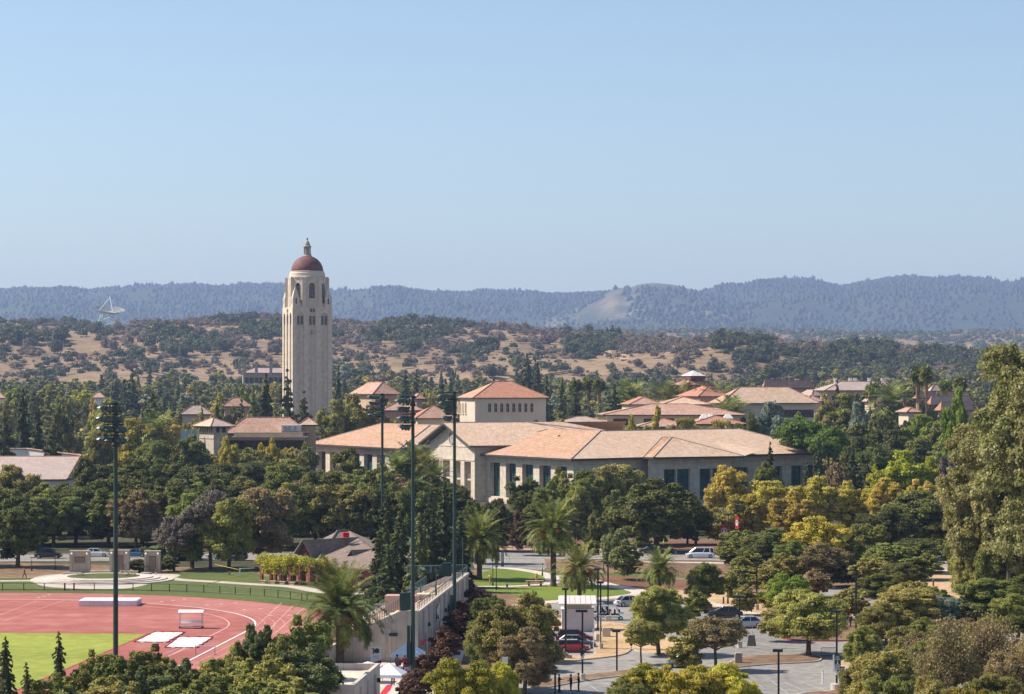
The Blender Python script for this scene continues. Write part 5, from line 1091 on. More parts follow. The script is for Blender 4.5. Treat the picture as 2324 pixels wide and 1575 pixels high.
# --- grandstand
def grandstand():
    N0 = Vector((*[(949-1162)*270/F, 270], 0)); N1 = Vector(((1062.6-1162)*325.5/F, 325.5, 0)); u = (N1-N0).normalized(); l = Vector((-u.y, u.x, 0)); L = (N1-N0).length
    t = thing('grandstand', 'concrete grandstand facing the track with stepped seating and rails on top', 'grandstand', N0); P = lambda s, w_, z: N0+u*s+l*w_+Vector((0, 0, z))
    zT = 5.55; prof = [(0, zT), (1.75, zT), (5.0, 4.15), (11.5, 1.45), (12.6, 1.3)]
    wb = MB()
    ops = [(s, s+1.5, .1, 2.5) for s in (6.2, 11.5, 21, 32, 43)]
    W0, W1 = P(0, 0, 0), P(L, 0, 0); wall(wb, t, W0, W1, 0, zT-.25, [(2.6, 3.4, .6, 2.1)]+ops, depth=.3, glass='dark_window', frame='dark_trim', mull=(1, 1), name='opening')
    for s in np.arange(4.6, L, 5.4): p = P(s, -.1, (zT-.3)/2); wb.box(p, (.55, .22, zT-.3), math.atan2(u.y, u.x))
    c = P(L/2, .12, zT-.12); wb.box(c, (L+.3, .5, .3), math.atan2(u.y, u.x))
    for s_, hh in ((0, 0), (L, 0)):
        pts = [P(s_, 0, 0)]+[P(s_, w_, z) for w_, z in prof]+[P(s_, 12.6, 0)]; wb.poly(pts if s_ else pts[::-1]); q = [P(s_+.3, 0, 0)]+[P(s_+.3, w_, z) for w_, z in prof]+[P(s_+.3, 12.6, 0)]
        wb.poly(q[::-1] if s_ else q)
        for i in range(1, len(pts)-2): wb.poly([pts[i], pts[i+1], q[i+1], q[i]])
    # raking coping band and two incised lines on the near end
    for (a, za), (b_, zb) in zip(prof[:-1], prof[1:]):
        A, B_ = P(-.1, a, za-.22), P(-.1, b_, zb-.22); wb.mesh([A-Vector((0, 0, .3)), B_-Vector((0, 0, .3)), B_+Vector((0, 0, .3)), A+Vector((0, 0, .3)), A+u*.5-Vector((0, 0, .3)), B_+u*.5-Vector((0, 0, .3)), B_+u*.5+Vector((0, 0, .3)), A+u*.5+Vector((0, 0, .3))], [(0, 3, 2, 1), (3, 7, 6, 2), (0, 1, 5, 4)])
    for s in (3.1, 6.6, 9.4): p = P(-.06, s, (zT-.34*s)*.42+.5); wb.box(p, (.12, .3, 3.4-.22*s), math.atan2(u.y, u.x))
    wb.build('wall', 'stand_concrete', t)
    b = MB(); w_ = 1.2; z = zT-1.0
    for k in range(14):
        c = P(L/2, w_+.39, z/2); b.box((c.x, c.y, z/2), (L-.7, .78, z), math.atan2(u.y, u.x)); w_ += .78; z -= .29
    b.build('terrace', 'beige_roof', t); b = MB(); w_ = 1.35; z = zT-1.0
    for k in range(13):
        if k not in (5, 6): c = P(L/2, w_+.1, z+.3); b.box(c, (L-3, .32, .07), math.atan2(u.y, u.x)); 
        w_ += .78; z -= .29
    b.build('benches', 'wood_pale', t)
    def rail(path, name='railing', sp=1.7, cables=4, h=1.05, wp=.16):
        b = MB(); 
        for A, B_ in zip(path[:-1], path[1:]):
            n = max(1, round((B_-A).length/sp)); ang = math.atan2((B_-A).y, (B_-A).x)
            for i in range(n+1): p = A.lerp(B_, i/n); b.box((p.x, p.y, p.z+h/2), (wp, .05, h), ang)
            b.tube([A+Vector((0, 0, h)), B_+Vector((0, 0, h))], .05, 6)
            for k in range(cables): z_ = h*(k+1)/(cables+1); b.tube([A+Vector((0, 0, z_)), B_+Vector((0, 0, z_))], .014, 4)
        return b.build(name, 'rail_green', t)
    rail([P(.8, .12, zT), P(L-.2, .12, zT)], sp=1.55, cables=0, h=.85, wp=.22); rail([P(L-.2, .2, zT), P(L-.2, 8, zT-.2)], cables=5); rail([P(1, 5.4, 3.6), P(27, 5.4, 3.6)], sp=2.0, wp=.3); rail([P(1, 7.2, 3.4), P(26, 7.2, 3.4)], cables=5); rail([P(33, 5.4, 4.1), P(54.5, 5.4, 4.1)], cables=5); rail([P(33, 1.8, zT-.8), P(33, 5.4, 4.1)], cables=5)
    p = P(29.5, 5.3, 2.4); MB().box(p, (2.4, 4.2, 4.8), math.atan2(u.y, u.x)).build('stair_house', 'stucco_pink', t)
    p = P(30, 2.6, 4.9); MB().box((p.x, p.y, 4.2), (2.2, 2.2, 1.5), math.atan2(u.y, u.x)).build('locker_box', 'stucco', t)
    # end-wall details
    p = P(-.12, 2.7, 3.0); MB().box(p, (.06, .95, .34), math.atan2(u.y, u.x)).build('vent', 'dark_trim', t)
    p = P(-.2, 5.5, 2.65); MB().ball(p, .24, 10).build('wall_lamp', 'lamp_glass', t); MB().lathe([(.31, 2.5), (.31, 2.9)], 14, (p.x, p.y+.02)).build('lamp_guard', 'black_metal', t)
    for s in (8.5, 17, 26, 37): p = P(s, -.25, 3.35); MB().box(p, (.28, .34, .42), math.atan2(u.y, u.x), top=.6).build('wall_lamp', 'black_metal', t)
    pn = MB(); a0 = P(16.4, -.28, 0); f_ = lambda s, z_: P(s, -.26, z_)
    pn.poly([f_(15.6, 4.3), f_(16.6, 3.6), f_(15.6, 2.6), f_(19.4, 2.9), f_(19.4, 4.9)]); po = pn.build('pennant', 'white_paint', t)
    text_mesh(po, 'TRACK', P(17.9, -.3, 3.95), .62, 'blue_sign', (90, 0, 90-4.6)) if False else None
    # stair opening at the left of the near end
    p0 = P(-.22, 9.75, 0); ang = math.atan2(u.y, u.x)
    MB().box((p0.x, p0.y, 1.75), (.3, 3.4, 3.5), ang).build('stair_wall', 'stand_concrete', t)
    b = MB()
    for k in range(10): q = P(-.5-.02*k, 9.0+.0*k, 0); b.box((q.x, q.y-.0-.06*(9-k), .13+.26*k), (.3, 1.7, .14), ang)
    b.build('stairs', 'wood_pale', t); q = P(-.42, 9.0, 1.5); MB().box(q, (.06, 1.8, 3.0), ang).build('stair_recess', 'stucco_tan', t); q = P(-.46, 10.3, 1.6); MB().box(q, (.2, .7, 2.9), ang).build('stair_side', 'stucco', t)
    b = MB(); b.tube([P(-1.4, 10.0, .6), P(-.9, 9.6, 3.0)], .07, 6); b.build('handrail', 'stucco', t)
    FOOT.append((N0.x-14, N1.x+2, 266, 330)); return P
GP = grandstand()
def pole_light(px, y0, y1, label, D):
    pass
# --- the flat-roofed block at the bottom
def flat_block():
    zR = 4.1; c = PD(804, 1554, 215); zR = c.z; A = Vector((*at(700, 1504, zR-.35), 0)); C0 = Vector((*c[:2], 0)); Rr = Vector((*at(862.6, 1505, zR), 0)); u = (Rr-C0).normalized(); l = Vector((-u.y, u.x, 0)); W_ = 8.6; Lr = (Rr-C0).length
    t = thing('flat_roofed_block', 'small pale concrete block with flat parapet roof at the bottom edge', 'building', C0); ang = math.atan2(u.y, u.x); wb = MB()
    lft = Vector((-1, 0.02, 0)); Pq = [C0, Rr, Rr+lft*W_, C0+lft*W_]
    wall(wb, t, Pq[0], Pq[1], 0, zR, [(1.2, 2.1, 0, 2.2), (8.4, 9.4, 0, 2.6)], depth=.25, glass='dark_window', name='opening', mull=(1, 1)); wall(wb, t, Pq[3], Pq[0], 0, zR, [(2.6, 7.2, .3, 3.3)], depth=.12, back=True); wall(wb, t, Pq[1], Pq[2], 0, zR); wall(wb, t, Pq[2], Pq[3], 0, zR)
    ins = offset_poly([tuple(p[:2]) for p in Pq], .35)
    for i in range(4):
        a, b_ = Pq[i], Pq[(i+1) % 4]; c0, c1 = ins[i], ins[(i+1) % 4]; wb.poly([(a.x, a.y, zR), (b_.x, b_.y, zR), (c1[0], c1[1], zR), (c0[0], c0[1], zR)]); wb.poly([(c0[0], c0[1], zR), (c1[0], c1[1], zR), (c1[0], c1[1], zR-.6), (c0[0], c0[1], zR-.6)])
    for k in (.22, .5, .78): p = C0.lerp(Rr, k)+Vector((u.y, -u.x, 0))*.08; wb.box((p.x, p.y, zR*.42), (.5, .2, zR*.84), ang)
    wb.build('wall', 'stand_concrete', t); MB().poly([(x, y, zR-.6) for x, y in ins]).build('roof', 'beige_roof', t)
    cc = (C0+Rr+Rr+lft*W_+C0+lft*W_)/4; b = MB(); rr = random.Random(2)
    for i in range(9): b.ball((cc.x+rr.uniform(-1.0, 1.3), cc.y+3+rr.uniform(-.5, .8), zR-.5), rr.uniform(.14, .3), 6, sz=.7)
    tag(b.build('black_bag', 'cloth_black'), 'heap of black bags lying on the flat pale roof', 'bags')
    q = C0.lerp(Rr, .8)+Vector((u.y, -u.x, 0))*.3; MB().box((q.x, q.y, 3.0), (.25, .35, .4), ang).build('wall_lamp', 'black_metal', t)
    FOOT.append((C0.x-W_, Rr.x+1, 210, 236))
    # low wall left of it
    a = Vector((*at(722, 1500, 1.5), 0)); b_ = Vector((*at(762, 1466, 1.7), 0)); t2 = thing('low_wall', 'low concrete enclosure wall left of the grandstand stairs', 'wall', a); wb = MB()
    for p, q in ((a, b_), (b_, b_+Vector((-9, 3, 0)))): d = q-p; m = (p+q)/2; wb.box((m.x, m.y, 1.0), (d.length+.3, .3, 2.0), math.atan2(d.y, d.x)); wb.box((m.x, m.y, 2.06), (d.length+.5, .5, .14), math.atan2(d.y, d.x))
    wb.build('wall', 'stand_concrete', t2)
flat_block()
# --- solar-roofed shed in the lot
def shed():
    D = 304; x0, x1 = (1275-1162)*D/F, (1348-1162)*D/F; t = thing('utility_shed', 'small beige shed with tilted panel roof in the parking lot', 'shed', ((x0+x1)/2, D, 0)); W_ = dict(world=False); w_ = x1-x0; h = zat(1382, D)
    b = MB(); b.box((0, 1.6, h/2), (w_, 3.2, h)); b.box((0, 1.58, h-.16), (w_+.12, 3.3, .3)); b.box((0, 1.58, .16), (w_+.08, 3.28, .32)); b.build('wall', 'pale_pink', t, **W_)
    MB().box((0, 1.2, h+.32), (w_*.86, 1.6, .62)).build('roof_box', 'stucco', t, **W_); b = MB(); z0, z1 = h+.68, h+1.35; ww = w_*1.16/2
    for i in range(7): a, c = -ww+2*ww*i/7+.03, -ww+2*ww*(i+1)/7-.03; MB().mesh([(a, -.35, z0), (c, -.35, z0), (c, 2.4, z1+.1), (a, 2.4, z1+.1), (a, -.35, z0-.05), (c, -.35, z0-.05), (c, 2.4, z1+.05), (a, 2.4, z1+.05)], [(0, 1, 2, 3), (7, 6, 5, 4), (4, 5, 1, 0), (0, 3, 7, 4), (1, 5, 6, 2)]).build('roof_panel', 'pale_pink', t, **W_)
    b.mesh([(-ww-.05, -.4, z0-.08), (ww+.05, -.4, z0-.08), (ww+.05, 2.45, z1+.02), (-ww-.05, 2.45, z1+.02)], [(0, 1, 2, 3)]); b.box((0, -.4, z0-.06), (2*ww+.1, .07, .1)); b.box((0, 2.0, h+.5), (.1, .1, 1)); b.build('roof_frame', 'white_paint', t, **W_); FOOT.append((x0-1, x1+1, D-1, D+5))
shed()
# ---------------------------------------------------------------- vegetation
def omat(o, mat, slot=0):
    o.material_slots[slot].link = 'OBJECT'; o.material_slots[slot].material = M[mat]
LOOK = {'oak_dark': 'dark green tree', 'oak_mid': 'mid green tree', 'olive': 'olive green tree', 'olive_brown': 'browning olive tree',
        'yellow_green': 'yellow-green tree', 'bright_green': 'fresh green tree', 'pine_green': 'bright green umbrella pine', 'lime': 'lime green tree',
        'golden': 'golden yellow autumn tree', 'conifer': 'dark conifer', 'conifer_light': 'pale olive conifer', 'grey_brown': 'grey-brown dry tree', 'reddish': 'purple-brown plum tree',
        'blue_grey': 'silvery blue-green tree', 'euc': 'tall olive eucalyptus', 'palm': 'palm'}
GROUPN = {'palm': 'palms on the campus', 'conifer': 'dark conifers', 'conifer_light': 'pale conifers', 'golden': 'golden autumn trees', 'reddish': 'purple-brown plum trees'}
TREES = []          # (object, px, py, mat, kind, zone)
TRNG = random.Random(5)
def zone_of(px, D):
    if D < 262 and px < 760: return 'in front of the running track'
    if D < 262 and px < 1180: return 'beside the flat-roofed white block'
    if D < 262 and px < 1720: return 'at the near edge of the parking lot'
    if D < 262: return 'beside the right end of the parking lot'
    if D < 345 and px < 1250: return 'beside the concrete grandstand'
    if D < 345 and px < 1720: return 'on the straw islands of the parking lot'
    if D < 345: return 'beyond the right end of the parking lot'
    if D < 460 and px < 620: return 'lining the street behind the stone pillars'
    if D < 460 and px < 1070: return 'around the brown shingled house'
    if D < 460 and px < 1560: return 'by the street beyond the small lawns'
    if D < 460: return 'along the street at the right'
    if D < 600 and px < 300: return 'in front of the far-left tiled building'
    if D < 600 and px < 700: return 'in the thick wood behind the stone pillars'
    if D < 600 and px < 1070: return 'below the left wing of the long tiled building'
    if D < 600 and px < 1560: return 'in front of the long tiled building'
    if D < 600: return 'right of the long tiled building'
    if D < 780 and px < 430: return 'left of the tan pavilion building'
    if D < 780 and px < 1060: return 'around the tan pavilion building'
    if D < 780 and px < 1700: return 'behind the long tiled building'
    if D < 780: return 'behind the row of golden trees'
    if D < 1150 and px < 430: return 'far left of the tall domed tower'
    if D < 1150 and px < 1030: return 'near the foot of the tall domed tower'
    if D < 1150 and px < 1500: return 'right of the cream hall with arched windows'
    if D < 1150: return 'among the tiled roofs at the right'
    if px < 760: return 'on the plain left of and behind the tower'
    if px < 1500: return 'on the plain below the golden hills'
    return 'on the plain below the wooded ridge'
SPECS = []; PL = []
def tree(kind, px, ytop, w, D=None, mat='oak_dark', H=None, rz=None, fruit=True, label=None):
    if D is None: H = H or TRNG.uniform(12, 14.5); D = (CH-H)*F/(ytop-HZ)
    gz = hill_h(px, D) if D > 1000 else 0.0
    Ht = max(1.5, zat(ytop, D)-gz); con = kind[:3] == 'con' or kind[:5] in ('cedar', 'open_')
    SPECS.append((kind, px, ytop, w, D, mat, fruit, label, gz, Ht, con, TRNG.uniform(0, 6.28) if rz is None else rz))
def build_trees():
    def size(q): return (q[3]*q[9]*F/q[4]) if (-q[3]*.4 < q[1] < 2324+q[3]*.4) else 0
    plainones = [q for q in SPECS if 'palm' not in q[0] and 'fan' not in q[0] and not q[10] and not q[7]]
    plainones.sort(key=lambda q: -size(q)); small = plainones[288:]; ids = {id(q) for q in small}
    for q in SPECS:
        if id(q) in ids: 
            me = PROTO[('far' if q[3] > 45 else 'plain')+str(int(q[1]) % 2)]; PL.append((me[0], ((q[1]-1162)*q[4]/F, q[4], q[8], q[3]*q[4]/F/me[2], q[9]/me[3], q[11]), q[5]))
        else: real_tree(*q)
    merge_protos('plain_woodland', PL)
def real_tree(kind, px, ytop, w, D, mat, fruit, label, gz, Ht, con, rz):
    me = PROTO[kind]; cr, tm, W0, H0 = me[:4]; ww = w*D/F; pm = 'palm' in kind or 'fan' in kind
    t = thing('palm_tree' if pm else ('conifer_tree' if con else 'tree'), '', 'palm' if pm else ('conifer' if con else 'tree'), ((px-1162)*D/F, D, gz), rz)
    sx = ww/W0; sz = Ht/H0
    if 'palm' in kind: sx = sz = Ht/H0
    for m, n in ((cr, 'crown'), (tm, 'trunk')):
        o = bpy.data.objects.new(n, m); COL.objects.link(o); o.parent = t; o.scale = (sx, sx, sz)
        if n == 'crown':
            if 'fan' not in kind: omat(o, mat)
        elif pm: o.scale = (1, 1, sz) if 'fan' in kind else (sx, sx, sz)
    if len(me) > 4 and me[4] and fruit:
        o = bpy.data.objects.new('fruit_cluster', me[4]); COL.objects.link(o); o.parent = t; o.scale = (sx, sx, sz)
    TREES.append([t, px, ytop, mat, kind, zone_of(px, D), label])
ORD = ['first', 'second', 'third', 'fourth', 'fifth', 'sixth', 'seventh', 'eighth', 'ninth', 'tenth', 'eleventh', 'twelfth', 'thirteenth', 'fourteenth', 'fifteenth', 'sixteenth', 'seventeenth', 'eighteenth', 'nineteenth', 'twentieth']
ORD += ['twenty-'+o for o in ORD[:9]]+['thirtieth']+['thirty-'+o for o in ORD[:9]]+['fortieth']+['forty-'+o for o in ORD[:9]]
def ordn(i): return ORD[min(i, len(ORD)-1)]
def finish_labels():
    g = {}
    for t in TREES:
        if t[6]: t[0]['label'] = t[6]; continue
        look = LOOK[t[3]]
        if 'palm' in t[4]: look = 'feathery palm tree'
        if 'fan' in t[4]: look = 'tall slim fan palm'
        if t[4][:3] == 'con' or t[4][:5] in ('cedar', 'open_'): look = {'conifer': 'dark pointed conifer', 'conifer_light': 'pale olive conifer'}.get(t[3], 'pointed conifer')
        if 'bare' in t[4]: look = 'sparse brownish small tree'
        g.setdefault((look, t[5]), []).append(t)
    for (look, z), L in g.items():
        if len(L) == 1: L[0][0]['label'] = f'{look} {z}'; continue
        L.sort(key=lambda t: t[1]); far = L[0][0].location.y > 1150
        for i, t in enumerate(L):
            t[0]['group'] = f'{look}s {z}'
            o = ordn(i) if i <= len(L)/2 or i > 38 else None
            lab = f'{ordn(i)} {look} from the left {z}' if i < len(L)/2 else (f'rightmost {look} {z}' if i == len(L)-1 else f'{ordn(len(L)-1-i)} {look} from the right {z}')
            if len(lab.split()) > 16: print('LONG', lab)
            t[0]['label'] = 'leftmost'+lab[5:].replace(' from the left', '', 1) if i == 0 else lab
# screen areas (x0,x1,y0,y1,D) where something farther must stay visible
KEEP = [(430, 722, 944, 982, 690), (440, 525, 944, 1010, 690), (700, 1000, 955, 1018, 640), (715, 760, 1000, 1050, 640), (948, 1250, 950, 1060, 650), (1050, 1890, 965, 1060, 590), (1065, 1180, 1000, 1120, 590),
        (1033, 1250, 862, 955, 790), (940, 1035, 918, 965, 800), (636, 760, 540, 895, 960), (1366, 1695, 912, 945, 760), (1425, 1615, 895, 920, 840), (1515, 1665, 845, 900, 880), (1605, 1862, 876, 925, 810),
        (1725, 1850, 860, 892, 1000), (1842, 2066, 860, 890, 1050), (2104, 2185, 866, 890, 1050), (2070, 2135, 886, 912, 900), (2100, 2210, 895, 940, 850), (1960, 2066, 888, 930, 900),
        (800, 912, 866, 915, 880), (860, 910, 905, 935, 840), (500, 570, 900, 932, 900), (404, 480, 917, 945, 860), (0, 190, 1018, 1088, 580), (205, 240, 888, 905, 1100), (540, 640, 836, 858, 1500), (1390, 1412, 944, 962, 740), (1448, 1570, 948, 966, 730), (1918, 1978, 944, 965, 760), (1250, 1395, 944, 958, 740)]
def blocked(px, ytop, w, D, slack=.75):
    x0, x1 = px-w*.5*slack, px+w*.5*slack; yb = gy(D)
    for (a, b, c, d, DD) in KEEP:
        if D < DD+5 and x1 > a and x0 < b and ytop+2 < d and yb > c: return True
    X = (px-1162)*D/F; rr = w*D/F*.3
    for (a, b, c, d) in FOOT:
        if a-rr < X < b+rr and c-rr < D < d+rr: return True
    return False
# --- hills
OPEN = [(25, 742, 45, 14), (170, 765, 75, 20), (210, 800, 60, 18), (360, 748, 45, 10), (480, 752, 50, 8), (560, 775, 40, 9), (800, 757, 25, 6), (120, 815, 50, 9), (420, 825, 60, 6), (600, 790, 30, 8), (810, 800, 25, 6),
        (1060, 775, 60, 16), (1150, 768, 60, 12), (1200, 790, 80, 14), (1275, 775, 60, 9), (1110, 832, 90, 9), (1250, 820, 70, 16), (1330, 835, 60, 18), (1380, 815, 40, 20), (1165, 800, 60, 8), (1010, 800, 30, 8), (1600, 825, 45, 10), (1640, 815, 40, 8), (1570, 775, 25, 4), (1700, 800, 20, 4)]
HR = random.Random(11); pts = []
tries = 0
while len(pts) < 6800 and tries < 40000:
    tries += 1
    px = HR.uniform(-350, 2700); Dc = lerp_tab(px, CA_X, CD_Y); D = 1950+(Dc+60-1950)*HR.random()**.62
    h = hill_h(px, D); py = HZ+(CH-h)*F/D
    op = any(((px-a)/(c*(.8 if px < 1000 else .95)))**2+((py-b)/(d*.82))**2 < 1 for a, b, c, d in OPEN)
    if 200 < px < 296 and D > 3080: continue
    if op and (fbm(px*4, py*9, 90, 3) < .12 or HR.random() > .5): continue
    cl = fbm(px*2.2+50, py*6, 130, 3)
    if not op and cl < -.42 and HR.random() > .4 and px < 1560: continue
    brush = fbm(px*2-400, py*5, 190, 3) > .0 if px < 1750 else fbm(px*2-400, py*5, 190, 3) > .22
    s = HR.uniform(.7, 1.6)*(.75 if brush else 1.0)*(.8 if D < 2400 else 1)
    pts.append((px, D, h, s, brush, s*F/D))
pts.sort(key=lambda p: -p[5])
cnt = {0: 0, 1: 0}; rest = []
for (px, D, h, s, br, _) in pts:
    inv = -10 < px < 2334
    if cnt[br] < (290, 260)[br] and inv:
        cnt[br] += 1; me = PROTO[f'hill{HR.randrange(4)}'][0]; o = bpy.data.objects.new('hill_bush' if br else 'hill_oak', me); COL.objects.link(o)
        place(o, ((px-1162)*D/F, D, h-.6), HR.uniform(0, 6), (s, s*HR.uniform(.85, 1.1), s*HR.uniform(.8, 1.15))); omat(o, 'hill_brush' if br else 'hill_oak')
        if br: tag(o, 'low grey-brown bush on the dry hillside behind the campus', 'bush', 'grey-brown bushes on the dry hills')
        else: tag(o, 'dark round oak on the dry hillside behind the campus', 'oak', 'dark oaks on the dry hills')
    else: rest.append((px, D, h, s, br))
def merged(name, items, nq, size, mats, label, cat, sphere=6.0):
    V = []; MI = []; Q = []; T = []; off = 0; rng = np.random.default_rng(3); fq = []; ft = []; mq = []; mt = []
    for (X, Y, Z, s, k) in items:
        C = [(0, 0, 4.2), (2.6, 1, 3.6), (-2.4, 1.4, 3.8), (.4, -2.6, 3.5)]; v, q, t = clump_cloud(rng, C, [3.4, 2.7, 2.6, 2.5], nq, size, True, low=-.6)
        a = rng.uniform(0, 6.28); ca, sa = math.cos(a), math.sin(a); v = np.stack([(v[:, 0]*ca-v[:, 1]*sa)*s+X, (v[:, 0]*sa+v[:, 1]*ca)*s+Y, v[:, 2]*s*rng.uniform(.8, 1.2)+Z], 1)
        V.append(v); fq.append(q+off); ft.append(t+off); mq.append(np.full(len(q), k)); mt.append(np.full(len(t), k)); off += len(v)
    me = mesh_np(name, np.concatenate(V), [np.concatenate(fq), np.concatenate(ft)], mats, mi=np.concatenate(mq+mt))
    o = bpy.data.objects.new(name, me); COL.objects.link(o); o['kind'] = 'stuff'; o['label'] = label; o['category'] = cat; return o
for i in range(1500):
    px = HR.uniform(-200, 2550); Dc = lerp_tab(px, CA_X, CD_Y); D = HR.uniform(2000, Dc)
    if fbm(px*3, D, 160, 3) > -.1 and not (200 < px < 296 and D > 3080): rest.append((px, D, hill_h(px, D), HR.uniform(.16, .42), HR.random() < .6))
merged('hill_woodland', [((px-1162)*D/F, D, h-.5, s, int(br)) for px, D, h, s, br in rest], 130, 1.5, ['hill_oak', 'hill_brush'], 'smaller oaks and dry brush scattered over the near hills', 'woodland')
it = []
for i in range(3600):
    px = HR.uniform(1150, 2650); D = HR.uniform(4550, 6050); h = hill_h(px, D); py = HZ+(CH-h)*F/D
    if ((px-2035)/68)**2+((py-782)/11)**2 < 1: continue
    if fbm(px*2, D, 200, 3) < -.42: continue
    it.append(((px-1162)*D/F, D, h-1, HR.uniform(.9, 1.9), 0 if HR.random() < .85 else 1))
merged('second_ridge_woodland', it, 60, 2.2, ['hill_oak', 'hill_brush'], 'hazy oak woods on the second range of hills', 'woodland')
# --- far forest
def far_forest(name, items, label):
    V = []; Fs = []; off = 0; r = random.Random(9); n = 5
    for (X, Y, Z, w, h) in items:
        z1 = Z+h*r.uniform(.12, .3); a0 = r.uniform(0, 6); b = [(X+w*math.cos(a0+6.283*k/n)*r.uniform(.8, 1.2), Y+w*math.sin(a0+6.283*k/n), z1-h*r.uniform(0, .2)) for k in range(n)]
        zt = Z+h; k2 = r.uniform(.35, .75); m_ = [(X+(p[0]-X)*k2, Y+(p[1]-Y)*k2, z1+(zt-z1)*r.uniform(.45, .7)) for p in b]
        V += b+m_+[(X, Y, zt)]
        Fs += [(off+k, off+(k+1) % n, off+n+(k+1) % n, off+n+k) for k in range(n)]; 
        Fs += [(off+n+k, off+n+(k+1) % n, off+2*n, off+2*n) for k in range(n)]; off += 2*n+1
    Q = np.array([f for f in Fs if f[2] != f[3]]); T = np.array([f[:3] for f in Fs if f[2] == f[3]])
    me = mesh_np(name, np.array(V), [Q, T], ['far_forest']); o = bpy.data.objects.new(name, me); COL.objects.link(o); o['kind'] = 'stuff'; o['label'] = label; o['category'] = 'forest'
it = []
for i in range(27000):
    px = HR.uniform(-300, 2650); D = 7600+4900*HR.random()**.8; 
    if px > 2650: continue
    h = mount_h(px, D); py = HZ+(CH-h)*F/D
    if 1150 < px < 1620 and D > 10500 and py < 665 and HR.random() < .8: continue
    if fbm(px*9, D, 900, 3) < -.36 and HR.random() < .8: continue
    tall = fbm(px*8, D, 500, 3)
    it.append(((px-1162)*D/F, D, h-3, HR.uniform(7, 14), HR.uniform(11, 21)+max(0, tall)*14))
for i in range(1500):                       # the crest line
    px = HR.uniform(-200, 2550); D = HR.uniform(12350, 12550)
    if 1180 < px < 1600 and HR.random() < .97: continue
    k = fbm(px*6, 3, 160, 3)
    if k < -.1 and HR.random() < .75: continue
    it.append(((px-1162)*D/F, D, mount_h(px, D)-4, HR.uniform(6, 11), HR.uniform(12, 26)+max(0, k)*26))
for i in range(2600):                       # dark woods on the spur
    px = HR.uniform(1080, 1780); D = HR.uniform(7900, 10300); py = HZ+(CH-spur_h(px, D))*F/D
    if fbm(px*5, D, 700, 3) < -.10 and not px > 1600: continue
    if py < 655 and px < 1600: continue
    it.append(((px-1162)*D/F, D, spur_h(px, D)-3, HR.uniform(8, 15), HR.uniform(14, 26)))
far_forest('mountain_forest', it, 'blue hazy conifer forest covering the mountain range')
# --- the plain between campus and hills
def merge_protos(name, items, label='mixed trees covering the plain between the campus and the hills'):
    mats = sorted({m for _, _, m in items}); V = []; Q = []; T = []; mq = []; mt = []; off = 0
    for me, (X, Y, Z, sx, sz, a), m in items:
        if me.name not in NPC:
            v = np.zeros(len(me.vertices)*3); me.vertices.foreach_get('co', v); lt = np.zeros(len(me.polygons), int); me.polygons.foreach_get('loop_total', lt)
            vi = np.zeros(len(me.loops), int); me.loops.foreach_get('vertex_index', vi); st = np.concatenate([[0], np.cumsum(lt)[:-1]])
            NPC[me.name] = (v.reshape(-1, 3), vi[(st[lt == 4])[:, None]+np.arange(4)], vi[(st[lt == 3])[:, None]+np.arange(3)])
        v, q, t = NPC[me.name]; ca, sa = math.cos(a), math.sin(a); k = mats.index(m)
        V.append(np.stack([(v[:, 0]*ca-v[:, 1]*sa)*sx+X, (v[:, 0]*sa+v[:, 1]*ca)*sx+Y, v[:, 2]*sz+Z], 1)); Q.append(q+off); T.append(t+off); mq.append(np.full(len(q), k)); mt.append(np.full(len(t), k)); off += len(v)
    me = mesh_np(name, np.concatenate(V), [np.concatenate(Q), np.concatenate(T)], mats, mi=np.concatenate(mq+mt)); o = bpy.data.objects.new(name, me); COL.objects.link(o); o['kind'] = 'stuff'; o['label'] = label; o['category'] = 'woodland'
NPC = {}
def filler(rows, xr, hr, kinds, seed, dens=1.0, yb=None, merge=None):
    r = random.Random(seed)
    for D in rows:
        x = xr[0]+r.uniform(0, 30)
        while x < xr[1]:
            wm = r.uniform(8.5, 13.5); w = wm*F/D; DD = D*r.uniform(.965, 1.035); k = r.random()
            kind, mat = None, None; acc = 0
            for (p, kd, mt, hs) in kinds:
                acc += p
                if k <= acc: kind, mat, hsc = kd, mt, hs; break
            if kind is None: kind, mat, hsc = kinds[0][1:]
            kd = kind+str(r.randrange({'far': 4, 'mid': 5, 'confar': 2, 'con': 3, 'near': 3}[kind]))
            h = r.uniform(*hr)*hsc; gz = hill_h(x, DD) if DD > 1000 else 0; yt = HZ+(CH-h-gz)*F/DD
            ww = w*(.62 if 'con' in kind else 1.0)
            if merge is not None:
                if not blocked(x, yt, ww, DD):
                    me = PROTO[('pcon' if 'con' in kind else 'plain')+str(r.randrange(2))]; merge.append((me[0], ((x-1162)*DD/F, DD, gz, ww*1.15*DD/F/me[2], h/me[3], r.uniform(0, 6.28)), mat))
                x += w*r.uniform(.5, .95); continue
            if (yb is None or yt > yb(x)) and not blocked(x, yt, ww, DD) and r.random() < dens: tree(kd, x, yt, ww*1.1, DD, mat)
            x += w*r.uniform(.55, 1.15)
PLAIN = [(.38, 'far', 'oak_dark', 1), (.26, 'far', 'oak_mid', 1), (.07, 'confar', 'conifer', 1.35), (.05, 'confar', 'conifer_light', 1.25), (.08, 'far', 'olive', 1), (.05, 'far', 'yellow_green', .9), (.05, 'far', 'bright_green', .9), (.04, 'far', 'blue_grey', 1)]
filler([1950, 1830, 1720, 1620, 1540, 1450, 1370, 1290, 1220, 1140, 1070, 1010], (-120, 2440), (10, 15.5), PLAIN, 1, merge=PL)
filler([940, 860, 780], (-80, 2400), (9.5, 14), PLAIN, 3)
